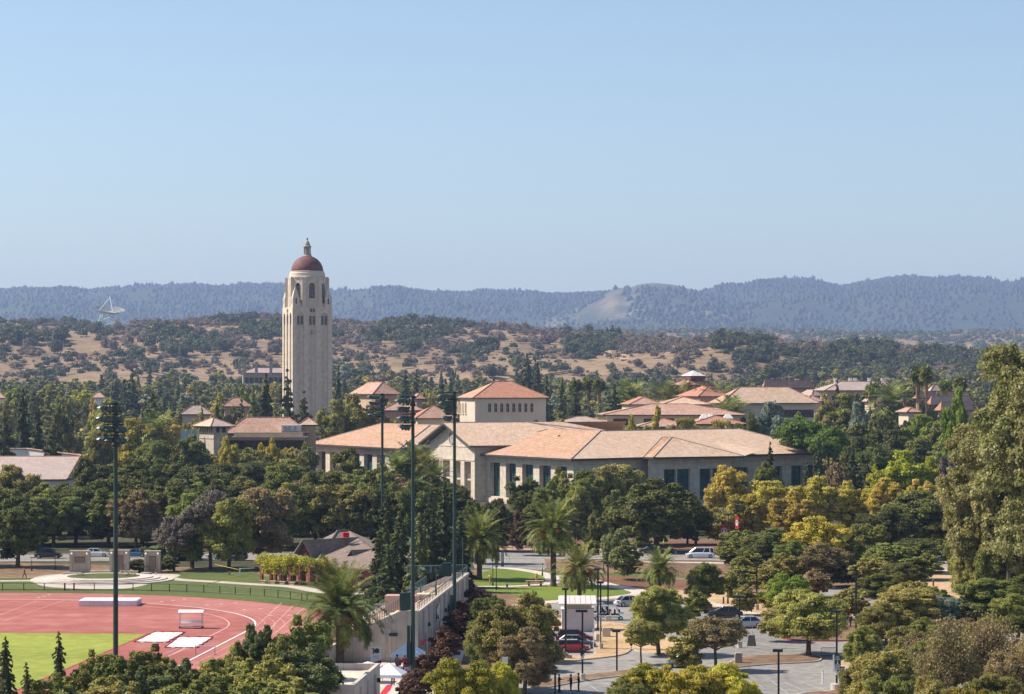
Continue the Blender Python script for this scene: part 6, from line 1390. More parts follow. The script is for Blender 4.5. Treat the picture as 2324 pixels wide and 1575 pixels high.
# trees standing just in front of the farther buildings, their tops below the eaves
fr = random.Random(77)
for x0, x1, y, D in ((404, 482, 940, 850), (500, 572, 925, 915), (790, 905, 918, 862), (862, 965, 934, 835), (936, 972, 908, 985), (206, 240, 904, 1100), (-20, 14, 904, 1100), (541, 640, 862, 1440), (940, 1035, 966, 790), (1250, 1400, 962, 730), (1395, 1450, 964, 735), (1440, 1700, 970, 722), (1520, 1640, 921, 792), (1640, 1860, 936, 800), (1725, 1870, 894, 990), (1842, 2070, 893, 1030), (2100, 2190, 892, 1030), (2068, 2136, 908, 890), (2100, 2215, 940, 838), (1950, 2066, 932, 880), (1915, 1980, 968, 752), (430, 530, 1018, 690), (530, 720, 1004, 700), (2050, 2100, 936, 790)):
    x = x0
    while x < x1+10:
        h = CH-(y-HZ)*D/F; tree('far%d' % fr.randrange(4), x, y+fr.uniform(-3, 4), min(60, fr.uniform(8, 11)*F/D), D*fr.uniform(.985, 1.0), fr.choices(['oak_dark', 'oak_mid', 'olive', 'yellow_green'], [.35, .35, .2, .1])[0]); x += fr.uniform(3.5, 6)*F/D
# ---------------------------------------------------------------- trees read from the picture: kind, x, top, width, distance, foliage
T = tree
# prominent trees between the tower and the belt
for a in [('con0', 53, 882, 76, 700, 'conifer'), ('con1', 85, 915, 66, 690, 'conifer'), ('far0', 110, 870, 74, 1200, 'oak_mid'), ('far1', 178, 874, 80, 1200, 'yellow_green'), ('far2', 32, 878, 80, 1200, 'bright_green'), ('far3', 70, 886, 60, 1150, 'oak_dark'), ('far0', 145, 884, 60, 1150, 'oak_mid'), ('far3', 140, 905, 60, 820, 'oak_dark'), ('cedar_wide', 10, 930, 120, 640, 'conifer'), ('cedar_wide', 120, 960, 110, 640, 'conifer'), ('mid1', 230, 965, 70, 680, 'olive'), ('mid2', 300, 945, 110, 720, 'golden'), ('mid3', 375, 940, 90, 740, 'golden'), ('far0', 240, 905, 90, 860, 'olive'), ('far1', 262, 925, 80, 820, 'oak_mid'), ('far2', 215, 895, 40, 1000, 'golden'),
          ('confar0', 300, 836, 52, 1250, 'conifer'), ('confar1', 282, 860, 44, 1200, 'conifer'), ('open_con', 346, 880, 70, 880, 'conifer_light'), ('confar0', 330, 900, 46, 1000, 'conifer'), ('con2', 443, 877, 22, 900, 'conifer'), ('con0', 458, 917, 40, 760, 'conifer_light'), ('con1', 493, 905, 44, 780, 'conifer'), ('con2', 604, 846, 64, 860, 'conifer'), ('con0', 575, 872, 50, 840, 'conifer_light'), ('open_con', 652, 838, 66, 800, 'conifer'), ('open_con', 690, 888, 80, 790, 'conifer'), ('con1', 625, 905, 46, 760, 'conifer_light'), ('con1', 548, 905, 60, 800, 'conifer'), ('far1', 550, 880, 50, 1100, 'bright_green'), ('far0', 500, 895, 40, 1080, 'yellow_green'),
          ('tall', 800, 886, 120, 800, 'olive'), ('tall', 752, 900, 80, 795, 'olive'), ('tall', 850, 912, 80, 800, 'olive_brown'), ('confar0', 768, 828, 34, 1100, 'conifer'), ('far2', 885, 950, 60, 795, 'oak_mid'), ('far3', 925, 952, 60, 795, 'yellow_green'), ('cedar_wide', 1003, 855, 80, 900, 'conifer'), ('con0', 920, 838, 50, 1300, 'conifer'), ('con1', 945, 838, 36, 1320, 'conifer'), ('far0', 965, 870, 60, 1150, 'olive'),
          ('con2', 1196, 800, 62, 1250, 'conifer'), ('con0', 1220, 822, 60, 1180, 'conifer'), ('confar1', 1240, 848, 46, 1100, 'conifer'), ('con1', 1275, 856, 60, 950, 'conifer_light'), ('con2', 1305, 880, 60, 900, 'conifer'), ('con0', 1395, 870, 80, 880, 'conifer'), ('confar0', 1215, 815, 30, 1500, 'conifer'), ('confar0', 1390, 737, 26, 2640, 'conifer'), ('confar1', 1405, 741, 20, 2640, 'conifer'), ('confar0', 1378, 742, 20, 2640, 'conifer'),
          ('mid0', 1265, 948, 60, 735, 'yellow_green'), ('mid1', 1300, 952, 80, 735, 'oak_dark'), ('mid2', 1345, 955, 80, 730, 'oak_mid'), ('far0', 1430, 942, 56, 715, 'yellow_green'), ('far1', 1494, 925, 42, 705, 'yellow_green'), ('mid3', 1385, 962, 80, 725, 'oak_mid'), ('mid4', 1460, 962, 80, 700, 'olive'), ('open1', 1560, 945, 130, 690, 'olive'), ('open1', 1640, 950, 110, 690, 'olive'), ('mid1', 1530, 960, 80, 690, 'oak_mid'), ('mid0', 1205, 950, 60, 740, 'oak_dark'), ('mid2', 1235, 958, 60, 730, 'oak_mid'),
          ('mid2', 1748, 905, 118, 720, 'blue_grey'), ('mid3', 1700, 935, 70, 700, 'oak_mid'), ('tall', 1905, 885, 120, 760, 'oak_mid'), ('tall', 1950, 905, 60, 740, 'blue_grey'), ('mid0', 1866, 935, 70, 740, 'olive_brown'), ('con1', 1900, 862, 46, 1000, 'reddish'), ('mid1', 1925, 870, 50, 1010, 'grey_brown'), ('open_con', 2075, 868, 60, 960, 'conifer'),
          ('umbrella', 1828, 945, 165, 655, 'pine_green'), ('umbrella', 1880, 968, 110, 640, 'pine_green'), ('mid4', 1778, 968, 80, 665, 'olive'), ('mid0', 1960, 950, 120, 660, 'oak_dark'), ('mid1', 2030, 958, 120, 650, 'oak_dark'), ('mid2', 2090, 935, 120, 700, 'bright_green'), ('mid3', 2140, 955, 120, 640, 'oak_mid'), ('tall', 2170, 905, 70, 700, 'bright_green'), ('mid4', 2010, 925, 70, 720, 'oak_dark'), ('tall', 1945, 985, 100, 610, 'oak_dark'), ('mid2', 2080, 990, 150, 600, 'oak_dark'), ('mid1', 1990, 1000, 120, 590, 'oak_dark'), ('mid3', 2160, 1000, 120, 590, 'oak_mid')]: T(*a)
# in front of and right of the long building
for a in [('con1', 1748, 1003, 46, 560, 'conifer'), ('mid0', 1740, 1045, 80, 550, 'oak_mid'), ('con2', 1857, 990, 46, 575, 'conifer'), ('con0', 1830, 1040, 40, 560, 'conifer'), ('con0', 1935, 1015, 70, 560, 'conifer'), ('mid2', 1905, 1035, 60, 560, 'olive_brown'), ('tall', 2050, 1016, 135, 540, 'lime'), ('tall', 2110, 1030, 70, 545, 'lime'), ('mid1', 1990, 1055, 60, 535, 'lime'), ('mid4', 2150, 1030, 80, 545, 'grey_brown'),
          ('mid0', 1650, 1053, 118, 500, 'golden'), ('mid1', 1745, 1078, 110, 495, 'golden'), ('mid2', 1850, 1076, 120, 490, 'golden'), ('mid3', 1935, 1090, 100, 490, 'golden'), ('mid4', 2015, 1080, 110, 485, 'golden'), ('mid0', 2095, 1085, 90, 480, 'golden'), ('mid1', 1700, 1110, 100, 475, 'golden'), ('mid3', 1800, 1115, 110, 470, 'golden'), ('mid2', 2170, 1080, 80, 480, 'yellow_green'),
          ('mid1', 1400, 1040, 140, 530, 'olive'), ('mid2', 1330, 1062, 110, 520, 'oak_mid'), ('mid4', 1275, 1056, 75, 525, 'olive'), ('mid0', 1190, 1078, 90, 520, 'oak_dark'), ('mid3', 1240, 1090, 80, 500, 'oak_mid'), ('mid4', 1490, 1080, 200, 450, 'oak_dark'), ('mid0', 1420, 1110, 120, 465, 'oak_dark'), ('mid1', 1560, 1110, 80, 470, 'oak_dark'), ('mid3', 1352, 1158, 70, 425, 'oak_dark'), ('mid2', 1180, 1150, 60, 440, 'reddish'), ('mid0', 1130, 1128, 90, 450, 'oak_dark'), ('open1', 1305, 1100, 80, 470, 'olive'), ('mid4', 1395, 1188, 70, 400, 'conifer_light'), ('mid1', 1420, 1225, 90, 385, 'conifer_light'), ('mid2', 1080, 1130, 100, 420, 'oak_dark'),
          ('mid2', 2090, 1110, 210, 455, 'oak_dark'), ('mid4', 2160, 1130, 130, 450, 'oak_dark'), ('mid3', 2010, 1150, 140, 430, 'oak_dark'), ('mid1', 1960, 1180, 110, 420, 'oak_mid'), ('mid0', 2230, 1180, 110, 440, 'oak_mid'), ('mid0', 1680, 1200, 110, 415, 'oak_mid'), ('mid2', 1760, 1195, 130, 405, 'oak_mid'), ('open1', 1855, 1170, 150, 395, 'yellow_green'), ('open1', 1870, 1230, 130, 370, 'olive_brown'), ('mid3', 1940, 1225, 110, 395, 'oak_mid'), ('mid4', 2020, 1230, 150, 385, 'oak_mid'), ('mid1', 2080, 1215, 130, 400, 'oak_dark'), ('mid0', 2160, 1215, 80, 420, 'oak_mid'), ('mid1', 1700, 1250, 100, 380, 'oak_mid'),
          ('near0', 1600, 1275, 105, 336, 'oak_mid'), ('near1', 1670, 1290, 80, 345, 'oak_mid'), ('near2', 1795, 1300, 110, 325, 'bright_green'), ('near0', 1835, 1335, 195, 277, 'olive'), ('near1', 2060, 1322, 200, 300, 'olive'), ('near2', 2010, 1365, 130, 285, 'olive'), ('near1', 1990, 1375, 120, 290, 'oak_dark'), ('near0', 2250, 1310, 190, 310, 'oak_mid'), ('near2', 2310, 1345, 150, 290, 'oak_mid'), ('near1', 2150, 1345, 110, 300, 'blue_grey'),
          ('near0', 1495, 1327, 160, 277, 'olive'), ('open0', 1455, 1400, 90, 268, 'olive'), ('open0', 1625, 1390, 150, 262, 'olive_brown'), ('near2', 1560, 1430, 90, 262, 'olive'), ('near1', 1172, 1352, 200, 243, 'olive'), ('open0', 1110, 1345, 90, 290, 'oak_mid'), ('near2', 1190, 1420, 170, 240, 'olive_brown'), ('open0', 1120, 1432, 120, 246, 'oak_mid'),
          ('near2', 1050, 1492, 200, 205, 'yellow_green'), ('near0', 1130, 1500, 140, 210, 'yellow_green'), ('near0', 1465, 1506, 180, 212, 'yellow_green'), ('near1', 1548, 1496, 190, 210, 'yellow_green'), ('near2', 1635, 1502, 180, 212, 'yellow_green'), ('near1', 1420, 1530, 130, 205, 'olive'), ('near0', 1690, 1540, 110, 205, 'yellow_green'),
          ('near1', 2005, 1458, 190, 215, 'olive'), ('bare0', 2150, 1405, 190, 232, 'olive_brown'), ('bare0', 2260, 1395, 180, 235, 'olive_brown'), ('near2', 2235, 1400, 120, 250, 'olive'), ('bare0', 2320, 1440, 150, 225, 'olive_brown'), ('near0', 2120, 1530, 130, 200, 'olive'), ('near1', 2210, 1545, 150, 198, 'yellow_green'), ('bare0', 2090, 1440, 110, 240, 'olive_brown')]: T(*a)
# giant eucalyptus at the right edge
T('euc', 2362, 690, 430, 330, 'euc', label='giant olive eucalyptus reaching above the hills at the right edge')
T('euc', 2262, 900, 290, 345, 'euc', label='lower eucalyptus crown leaning left beside the giant one'); T('euc', 2440, 760, 360, 320, 'euc', label='eucalyptus cut by the right edge behind the giant one')
T('mid2', 2170, 870, 70, 560, 'bright_green')
for x, y, w_, D in ((2205, 1010, 150, 350), (2290, 960, 200, 335), (2245, 1100, 170, 352), (2330, 1080, 190, 340), (2190, 1120, 110, 362)): T('tall', x, y, w_, D, 'euc')
# palms
LP = lambda k, x, y, w, D, lab, fr=True: T(k, x, y, w, D, 'palm', label=lab, fruit=fr)
LP('palm0', 772, 1283, 200, 262, 'big feathery palm with orange fruit in front of the grandstand'); LP('palm1', 1256, 1140, 130, 372, 'tallest feathery palm with orange fruit beside the two small lawns')
LP('palm0', 1315, 1235, 120, 345, 'feathery palm right behind the solar-roofed shed'); LP('palm1', 1497, 1248, 140, 335, 'short feathery palm beside the parked silver sedan'); LP('palm0', 1088, 1162, 100, 385, 'feathery palm half hidden by dark conifers beside the grandstand', False)
for x, y, w_, D, lab in ((900, 1028, 60, 560, 'leftmost feathery palm below the gabled entrance'), (940, 1005, 60, 565, 'tallest feathery palm left of the gabled entrance'), (962, 1022, 50, 560, 'feathery palm touching the gabled entrance wall'), (988, 1050, 56, 545, 'rightmost feathery palm in front of the gabled entrance')): LP('palmfar', x, y, w_, D, lab, False)
for x, y, D, lab in ((1427, 862, 1000, 'far feathery palm among dark trees right of the cream hall'), (1540, 870, 900, 'far feathery palm before the lantern building'), (1513, 873, 950, 'smaller far palm left of the lantern building'), (1660, 903, 800, 'low palm at the corner of the broad tan roof'), (2022, 868, 880, 'far feathery palm above the cream row building'), (1625, 872, 880, 'palm behind the red roof wing'), (358, 936, 720, 'dark feathery palm in the wood left of the tan pavilion')): LP('palmfar', x, y, 30, D, lab, False)
for i, (x, y, D, lab) in enumerate(((1307, 866, 1000, 'first slim fan palm right of the cream hall'), (1335, 862, 1010, 'second slim fan palm right of the cream hall'), (1359, 864, 1005, 'third slim fan palm right of the cream hall'), (2083, 838, 830, 'left of the two tall fan palms at the right'), (2102, 836, 820, 'right of the two tall fan palms at the right'), (1976, 876, 900, 'left fan palm before the cream row building'), (1986, 876, 895, 'right fan palm before the cream row building'), (2054, 874, 920, 'fan palm behind the small square house'), (2146, 862, 900, 'broad fan palm before the far right hall'), (2179, 858, 930, 'fan palm by the eucalyptus edge'), (1639, 745, 2450, 'lone tall palm on the crest of the wooded hill'))):
    T(f'fan{i%2}', x, y, 24 if D < 2000 else 12, D, 'palm', label=lab)
# foreground left: cedars and bushy small trees
T('cedar', 134, 1430, 80, 213, 'conifer', label='young drooping cedar in front of the bright green infield'); T('cedar', 12, 1442, 96, 213, 'conifer', label='young drooping cedar at the left edge in front of the infield')
T('cedar', 60, 1500, 70, 205, 'conifer_light', label='low cedar between the two taller ones at bottom left')
for i, (x, y, w_, D) in enumerate([(215, 1480, 60, 222), (265, 1483, 70, 218), (345, 1470, 75, 222), (405, 1490, 60, 220), (310, 1505, 80, 214), (180, 1515, 70, 212), (120, 1535, 80, 206), (240, 1530, 90, 206), (330, 1530, 90, 205), (420, 1512, 80, 214), (475, 1500, 80, 218), (470, 1535, 100, 206), (535, 1462, 70, 224), (590, 1410, 66, 226), (560, 1500, 90, 215), (640, 1440, 76, 222), (685, 1405, 84, 224), (620, 1490, 110, 213), (700, 1470, 100, 216), (570, 1545, 120, 205), (660, 1545, 120, 205), (390, 1550, 110, 202), (285, 1556, 110, 202)]): T('bushy%d' % (i % 2), x, y, w_*1.75, D, ('olive', 'oak_mid', 'olive', 'conifer_light', 'oak_mid')[i % 5])
# plum trees along the grandstand
for x, y, w_, D in ((1085, 1325, 62, 318), (1055, 1355, 70, 300), (1040, 1385, 80, 286), (1010, 1420, 90, 270), (975, 1470, 90, 250), (1000, 1455, 60, 256), (945, 1510, 80, 236), (930, 1540, 70, 225)): T('near%d' % (x % 3), x, y, w_, D, 'reddish')
# conifers behind the grandstand
for k, x, y, w_, D, m in (('con0', 878, 1110, 96, 365, 'conifer'), ('con1', 862, 1205, 74, 350, 'conifer'), ('con2', 905, 1160, 90, 358, 'conifer'), ('con0', 1010, 1090, 95, 370, 'conifer'), ('con1', 975, 1130, 90, 362, 'conifer'), ('con2', 950, 1170, 80, 352, 'conifer_light'), ('con1', 1045, 1160, 80, 362, 'conifer'), ('con0', 880, 1235, 70, 342, 'conifer'), ('con2', 1030, 1230, 70, 352, 'conifer')): T(k, x, y, w_, D, m)
# distinct ones in the big wood
for a in [('cedar_wide', 425, 1065, 150, 470, 'conifer'), ('cedar_wide', 390, 1150, 130, 430, 'conifer'), ('open1', 478, 1110, 150, 408, 'grey_brown'), ('open1', 395, 1170, 110, 404, 'grey_brown'), ('mid1', 590, 1090, 150, 420, 'olive_brown'), ('mid0', 790, 1012, 100, 560, 'oak_mid'), ('mid2', 30, 1050, 130, 520, 'olive'), ('mid4', 105, 1092, 110, 490, 'olive'), ('mid3', 205, 1035, 110, 545, 'oak_dark'), ('mid1', 350, 985, 110, 640, 'oak_mid'), ('mid0', 430, 984, 110, 640, 'oak_dark'), ('mid3', 520, 990, 60, 650, 'yellow_green'), ('mid1', 620, 995, 60, 650, 'yellow_green'), ('mid2', 665, 1005, 60, 640, 'olive'), ('near1', 660, 1255, 60, 396, 'blue_grey'), ('near2', 610, 1265, 50, 398, 'blue_grey'), ('near0', 310, 1268, 100, 402, 'oak_dark'), ('near2', 380, 1266, 60, 402, 'oak_dark')]: T(*a)
# the wood itself, row by row
def skyline(x): return float(np.interp(x, [-100, 0, 60, 70, 150, 170, 250, 330, 400, 470, 560, 640, 700, 760, 800, 870, 930, 1000, 1060, 1100], [1050, 1052, 1060, 1095, 1098, 1045, 1012, 992, 990, 1008, 1008, 1020, 1052, 1058, 1056, 1050, 1075, 1085, 1100, 1110]))
wr = random.Random(21)
for D, st in ((640, 60), (590, 62), (545, 68), (505, 72), (468, 80), (436+24, 95), (410, 110)):
    x = -80+wr.uniform(0, 40)
    while x < 1075:
        H = wr.uniform(11, 14.5); yt = HZ+(CH-H)*F/D; w_ = wr.uniform(9.5, 13)*F/D
        if yt < skyline(x): yt = skyline(x)+wr.uniform(0, 14)
        ok = not blocked(x, yt, w_, D) and not (D < 425 and (130 < x < 385 or x > 560)) and zat(yt, D) > 6
        if ok: tree('mid%d' % wr.randrange(5), x, yt, w_, D*wr.uniform(.985, 1.015), wr.choices(['oak_dark', 'oak_mid', 'olive', 'olive_brown'], [.55, .3, .1, .05])[0])
        x += st*wr.uniform(.75, 1.2)
# a second wood right of the street trees
for D, st in ((700, 60), (640, 66), (590, 70), (540, 76), (500, 84)):
    x = 1890+wr.uniform(0, 40)
    while x < 2420:
        H = wr.uniform(10, 14); yt = HZ+(CH-H)*F/D; w_ = wr.uniform(9, 12)*F/D
        if not blocked(x, yt, w_, D) and not (x < 2130 and D < 560): tree('mid%d' % wr.randrange(5), x, yt, w_, D, wr.choices(['oak_dark', 'oak_mid', 'olive'], [.5, .35, .15])[0])
        x += st*wr.uniform(.8, 1.3)
for D, x0, x1, st in ((470, 1110, 1640, 70), (560, 1120, 1480, 80)):
    x = x0
    while x < x1:
        H = wr.uniform(7, 9.5); yt = HZ+(CH-H)*F/D; w_ = wr.uniform(7, 9)*F/D
        if not blocked(x, yt, w_, D, .6): tree('mid%d' % wr.randrange(5), x, yt, w_, D, wr.choices(['oak_dark', 'oak_mid', 'olive'], [.5, .35, .15])[0])
        x += st*wr.uniform(.8, 1.3)

# right middle: the dense planting between the street and the lots
for x, y, w_, D, m in ((1672, 1218, 90, 410, 'oak_mid'), (1720, 1215, 110, 400, 'oak_dark'), (1800, 1225, 110, 385, 'oak_mid'), (1780, 1255, 100, 368, 'olive'), (1740, 1280, 90, 360, 'olive'), (1915, 1262, 110, 372, 'oak_dark'), (1975, 1262, 100, 368, 'olive'), (2045, 1270, 120, 362, 'oak_dark'), (1850, 1290, 80, 352, 'olive_brown'), (2100, 1255, 100, 385, 'oak_mid'), (2005, 1300, 120, 338, 'oak_mid'), (2085, 1310, 90, 330, 'olive'), (2120, 1330, 110, 312, 'oak_mid'), (2190, 1360, 100, 300, 'oak_dark'), (2170, 1395, 130, 275, 'olive_brown'), (2290, 1290, 90, 350, 'olive'), (2330, 1300, 110, 330, 'oak_dark'), (2100, 1400, 100, 272, 'oak_mid'), (2060, 1420, 110, 262, 'olive'), (2250, 1230, 90, 400, 'oak_mid'), (2310, 1215, 100, 400, 'oak_dark'), (1760, 1318, 90, 330, 'bright_green'), (2200, 1440, 140, 245, 'olive'), (2290, 1480, 140, 225, 'olive_brown'), (2020, 1520, 130, 208, 'oak_mid'), (2260, 1525, 150, 205, 'olive')): T('near%d' % wr.randrange(3), x, y, w_, D, m)
for x, y, w_, D, m in ((1205, 1330, 70, 300, 'olive'), (1240, 1370, 60, 292, 'olive'), (1090, 1395, 90, 262, 'oak_mid'), (1150, 1380, 110, 262, 'olive'), (1210, 1375, 90, 270, 'olive')): T('near%d' % wr.randrange(3), x, y, w_, D, m)
for x, y, w_, D, m in ((2215, 1195, 120, 342, 'olive'), (2280, 1185, 130, 338, 'oak_mid'), (2335, 1200, 120, 336, 'olive'), (2250, 1130, 120, 350, 'olive'), (2190, 1160, 90, 356, 'oak_mid')): T('near%d' % wr.randrange(3), x, y, w_, D, m)
for x, y, w_, D, m in ((1760, 1372, 80, 292, 'olive'), (1960, 1420, 110, 258, 'oak_mid'), (1930, 1330, 80, 318, 'olive'), (2130, 1450, 150, 236, 'oak_mid'), (1580, 1330, 70, 318, 'oak_mid'), (1940, 1500, 90, 226, 'olive'), (1690, 1325, 60, 326, 'olive')): T('near%d' % wr.randrange(3), x, y, w_, D, m)
build_trees()
# ---------------------------------------------------------------- floodlight masts
def lamp_mesh():
    b = MB(); prof = [(.03, -.34), (.10, -.30), (.14, -.16), (.30, .02), (.355, .20), (.365, .30), (.345, .30), (.33, .18)]
    b.lathe(prof, 14, cap=False)
    N = 7; r = .37
    for i in range(N):           # visor over the upper half of the opening
        a0, a1 = math.pi*i/N, math.pi*(i+1)/N; f = lambda a, z: (r*math.cos(a), r*math.sin(a), z)
        b.poly([f(a0, .28), f(a1, .28), f(a1, .28+.42*math.sin(a1)), f(a0, .28+.42*math.sin(a0))])
    return me_of(b, 'lamp', ['lamp_green'])
LAMP = lamp_mesh()
def mast(px, D, ytop, wtop, wbot, label, rows, rot, s=1.0, box=None):
    X = (px-1162)*D/F; H = zat(ytop, D); t = thing('floodlight_mast', label, 'floodlight', (X, D, 0), 0, 'tall green floodlight masts round the track'); rt, rb = wtop*D/F/2, wbot*D/F/2
    MB().lathe([(rb, 0), (rb*.8+rt*.2, H*.3), (rt*1.05, H*.7), (rt, H-.1), (rt*.9, H+.02)], 18).build('mast', 'pole_green', t, smooth=False, world=False)
    u = Vector((math.cos(R(rot)), math.sin(R(rot)), 0)); n = Vector((u.y, -u.x, 0))
    for (y, lst, dirs) in rows:
        z = zat(y, D); xs = [q*D/F for q in lst]; a, c = min(xs)-.1, max(xs)+.1
        b = MB(); k = 1/max(.2, abs(u.x)); p0, p1 = u*(a*k)-n*0, u*(c*k); o = n*(-rt-.08)*0; b.tube([Vector((0, 0, z))+p0, Vector((0, 0, z))+p1], .05, 6); b.box((0, 0, z), (rt*2.7, rt*2.7, .22), R(rot)); b.build('cross_arm', 'black_metal', t, world=False)
        for x, d in zip(xs, dirs):
            o = bpy.data.objects.new('lamp', LAMP); COL.objects.link(o); o.parent = t; dv = Vector(d).normalized(); o.location = u*(x*k)+Vector((0, 0, z-.32))+dv*.1; o.rotation_euler = dv.to_track_quat('Z', 'Y').to_euler(); o.scale = (s, s, s)
    for (z0, z1, dx, w_) in box or []: MB().box((dx, -.1, (z0+z1)/2), (w_, w_*.9, z1-z0)).build('ballast_box', 'pole_green', t, world=False)
    return t
aw, lf, dl = (-.12, .72, -.62), (-.95, .1, -.45), (-.6, .5, -.6)
rt_ = (.35, -.45, -.7); lo = (-.75, -.25, -.6)
mast(262.5, 236, 912.5, 9.4, 12, 'tall green floodlight mast in front of the left part of the track', [(916.5, [-24, -15, -8, 3, 14], [lf, aw, aw, aw, aw]), (940, [-27, -22, -15, -8, 2, 12], [lf, dl, aw, aw, aw, aw]), (963, [-26, -20, -13, -5, 6, 16], [lf, lf, dl, lo, rt_, rt_]), (988, [-26, -20, -13, -7, 6, 16], [lf, lf, dl, lo, rt_, rt_]), (1011.5, [-10, 8], [])], 0, .95)
mast(867.6, 418, 893, 5.6, 6.2, 'farthest and thinnest green floodlight mast, rising from dark conifers', [(895, [-24, -20, -16, -12, -8, 4], [lf, dl, dl, dl, dl, dl]), (909, [-24, -20, -16, -12, -8, 4], [lf, dl, dl, dl, dl, dl]), (922, [-23, -18, -10, -5, 0, 4], [lf, lf, lo, lo, lo, lo]), (936, [-23, -18, -10, -5, 0, 4], [lf, lf, lo, lo, lo, lo])], 0, 1.0)
mast(937, 239, 897.7, 7.5, 10, 'nearest green floodlight mast, beside the white tents', [(900.5, [-25, -17, -9], [lf, lf, dl]), (919, [-24, -17, -10], [lf, lf, lo]), (940, [-20, -14, -7], [lf, lo, lo]), (959, [-19, -13, -7], [lf, lo, lo])], 25, .88, box=[(3.2, 5.4, -.38, .42), (5.4, 7.0, -.4, .3)])
mast(1031.5, 287, 888.7, 6.6, 9, 'green floodlight mast right behind the top of the grandstand', [(891, [-24, -17, -10, -5], [lf, lf, dl, dl]), (907, [-22, -16, -10, -5], [lf, lf, lo, dl]), (925.5, [-16, -12, -7], [lf, lo, lo]), (941, [-17, -12, -8], [lf, lo, lo])], 25, .95, box=[(2.2, 4.6, -.4, .42), (4.6, 5.9, -.36, .25)])
# loudspeakers and camera poles on the grandstand
def speaker(px, py, D, w_, h, label):
    p = PD(px, py, D); t = thing('loudspeaker', label, 'speaker', p); MB().mesh([(-w_*.5, -.2, -h*.5), (w_*.42, -.2, -h*.45), (w_*.42, .5, -h*.4), (-w_*.4, .5, -h*.45), (-w_*.55, -.3, h*.5), (w_*.4, -.3, h*.55), (w_*.4, .45, h*.55), (-w_*.5, .45, h*.5)], [(3, 2, 1, 0), (4, 5, 6, 7), (0, 1, 5, 4), (1, 2, 6, 5), (2, 3, 7, 6), (3, 0, 4, 7)]).build('cabinet', 'pole_green', t, world=False)
    MB().tube([(-.4, 0, h*.62), (w_*.5+.6, 0, h*.72)], .05, 6).tube([(0, 0, h*.5), (0, 0, h*.66)], .04, 6).build('bracket', 'black_metal', t, world=False)
speaker(921.5, 1366, 245, 1.15, 1.75, 'dark green loudspeaker hanging beside the nearest floodlight mast'); speaker(1015, 1293.5, 292, 1.2, 1.6, 'dark green loudspeaker hanging over the far end of the grandstand')
for px, y0, y1, D, lab in ((990, 1354, 1286, 290, 'slim camera pole clamped to the middle of the grandstand wall'), (1050, 1306, 1220, 318, 'slim camera pole at the far end of the grandstand')):
    p = PD(px, y0, D); h = zat(y1, D)-p.z; t = thing('camera_pole', lab, 'pole', (p.x, p.y, p.z)); MB().tube([(0, 0, -1.5), (0, 0, h)], .07, 6).build('pole', 'lamp_green', t, world=False); MB().box((-.3, 0, h*.72), (.7, .12, .08)).box((-.6, 0, h*.78), (.28, .2, .3)).box((.15, 0, h*.82), (.25, .2, .2)).build('camera', 'dark_trim', t, world=False)
# ---------------------------------------------------------------- parking lot lamps
def shoebox(px, ytop, D, head, label, base=True, arm=0, green=False):
    X = (px-1162)*D/F; H = zat(ytop, D); t = thing('lot_lamp', label, 'street lamp', (X, D, 0), TRNG.uniform(-.4, .1), 'shoebox lamps of the parking lot'); W_ = dict(world=False); hb = .75 if base else .05
    MB().box((0, 0, (hb+H-.2)/2), (.17, .17, H-.2-hb)).build('pole', 'black_metal', t, **W_); w_ = head*D/F
    MB().box((-w_*.08, 0, H-.13), (w_, .55, .24)).build('lamp_head', 'black_metal', t, **W_); MB().box((-w_*.08, 0, H-.255), (w_*.8, .42, .015)).build('lens', 'lamp_glass', t, **W_)
    if base: MB().lathe([(.30, 0), (.30, hb-.04), (.26, hb)], 14).build('concrete_base', 'concrete', t, **W_)
    return t
shoebox(1284, 1334, 273, 12, 'lot lamp directly in front of the shed and beside the small red car'); t = shoebox(1322, 1383.5, 253, 26, 'lot lamp with wide head and parking signs on its pole')
MB().box((0, -.12, zat(1481, 253)), (.42, .04, .62)).build('sign', 'pole_green', t, world=False); s_ = MB().box((0, -.12, zat(1490.5, 253)), (.36, .04, .5)).build('sign', 'white_paint', t, world=False); text_mesh(s_, 'P', (0, -.15, zat(1489, 253)), .3, 'blue_sign', world=False)
shoebox(1260, 1519.5, 235, 21, 'short-looking lot lamp left of the three standing men', False); shoebox(1400, 1429, 261, 18, 'lot lamp standing alone at the lower kerb of the straw island', False); shoebox(1363, 1319, 283, 16, 'lot lamp right of the shed, beside the white solar carts'); shoebox(1357, 1289, 305, 13, 'lot lamp just behind the shed roof', False)
shoebox(1380, 1275, 319, 15, 'tall lot lamp by the white golf cart'); shoebox(1571, 1312, 328, 14, 'lot lamp before the small dark round tree', False); t = shoebox(1678.5, 1351.6, 285, 26, 'lot lamp with green sign beside the folding black board')
MB().box((.1, -.12, 1.9), (.42, .04, .55)).build('sign', 'pole_green', t, world=False); shoebox(1717.5, 1276, 333, 12, 'lot lamp behind the round oak of the lot'); shoebox(1942.7, 1307, 294.5, 14, 'lot lamp on the dark base of the hydrant island')
t = shoebox(1899, 1384.5, 245, 20, 'lot lamp with pay-here sign and round concrete base'); b = MB().lathe([(.62, 0), (.62, .66), (.5, .68)], 18).build('concrete_base', 'concrete', t, world=False)
z = zat(1498, 245); s_ = MB().box((.12, -.14, z), (.62, .05, .95)).build('sign', 'pole_green', t, world=False); text_mesh(s_, 'PAY', (.12, -.18, z+.3), .2, 'white_paint', world=False); text_mesh(s_, 'HERE', (.12, -.18, z+.1), .2, 'white_paint', world=False)
MB().box((.12, -.18, z-.16), (.05, .01, .26)).mesh([(.02, -.18, z-.28), (.22, -.18, z-.28), (.12, -.18, z-.4)], [(2, 1, 0)]).build('arrow', 'white_paint', s_, world=False)
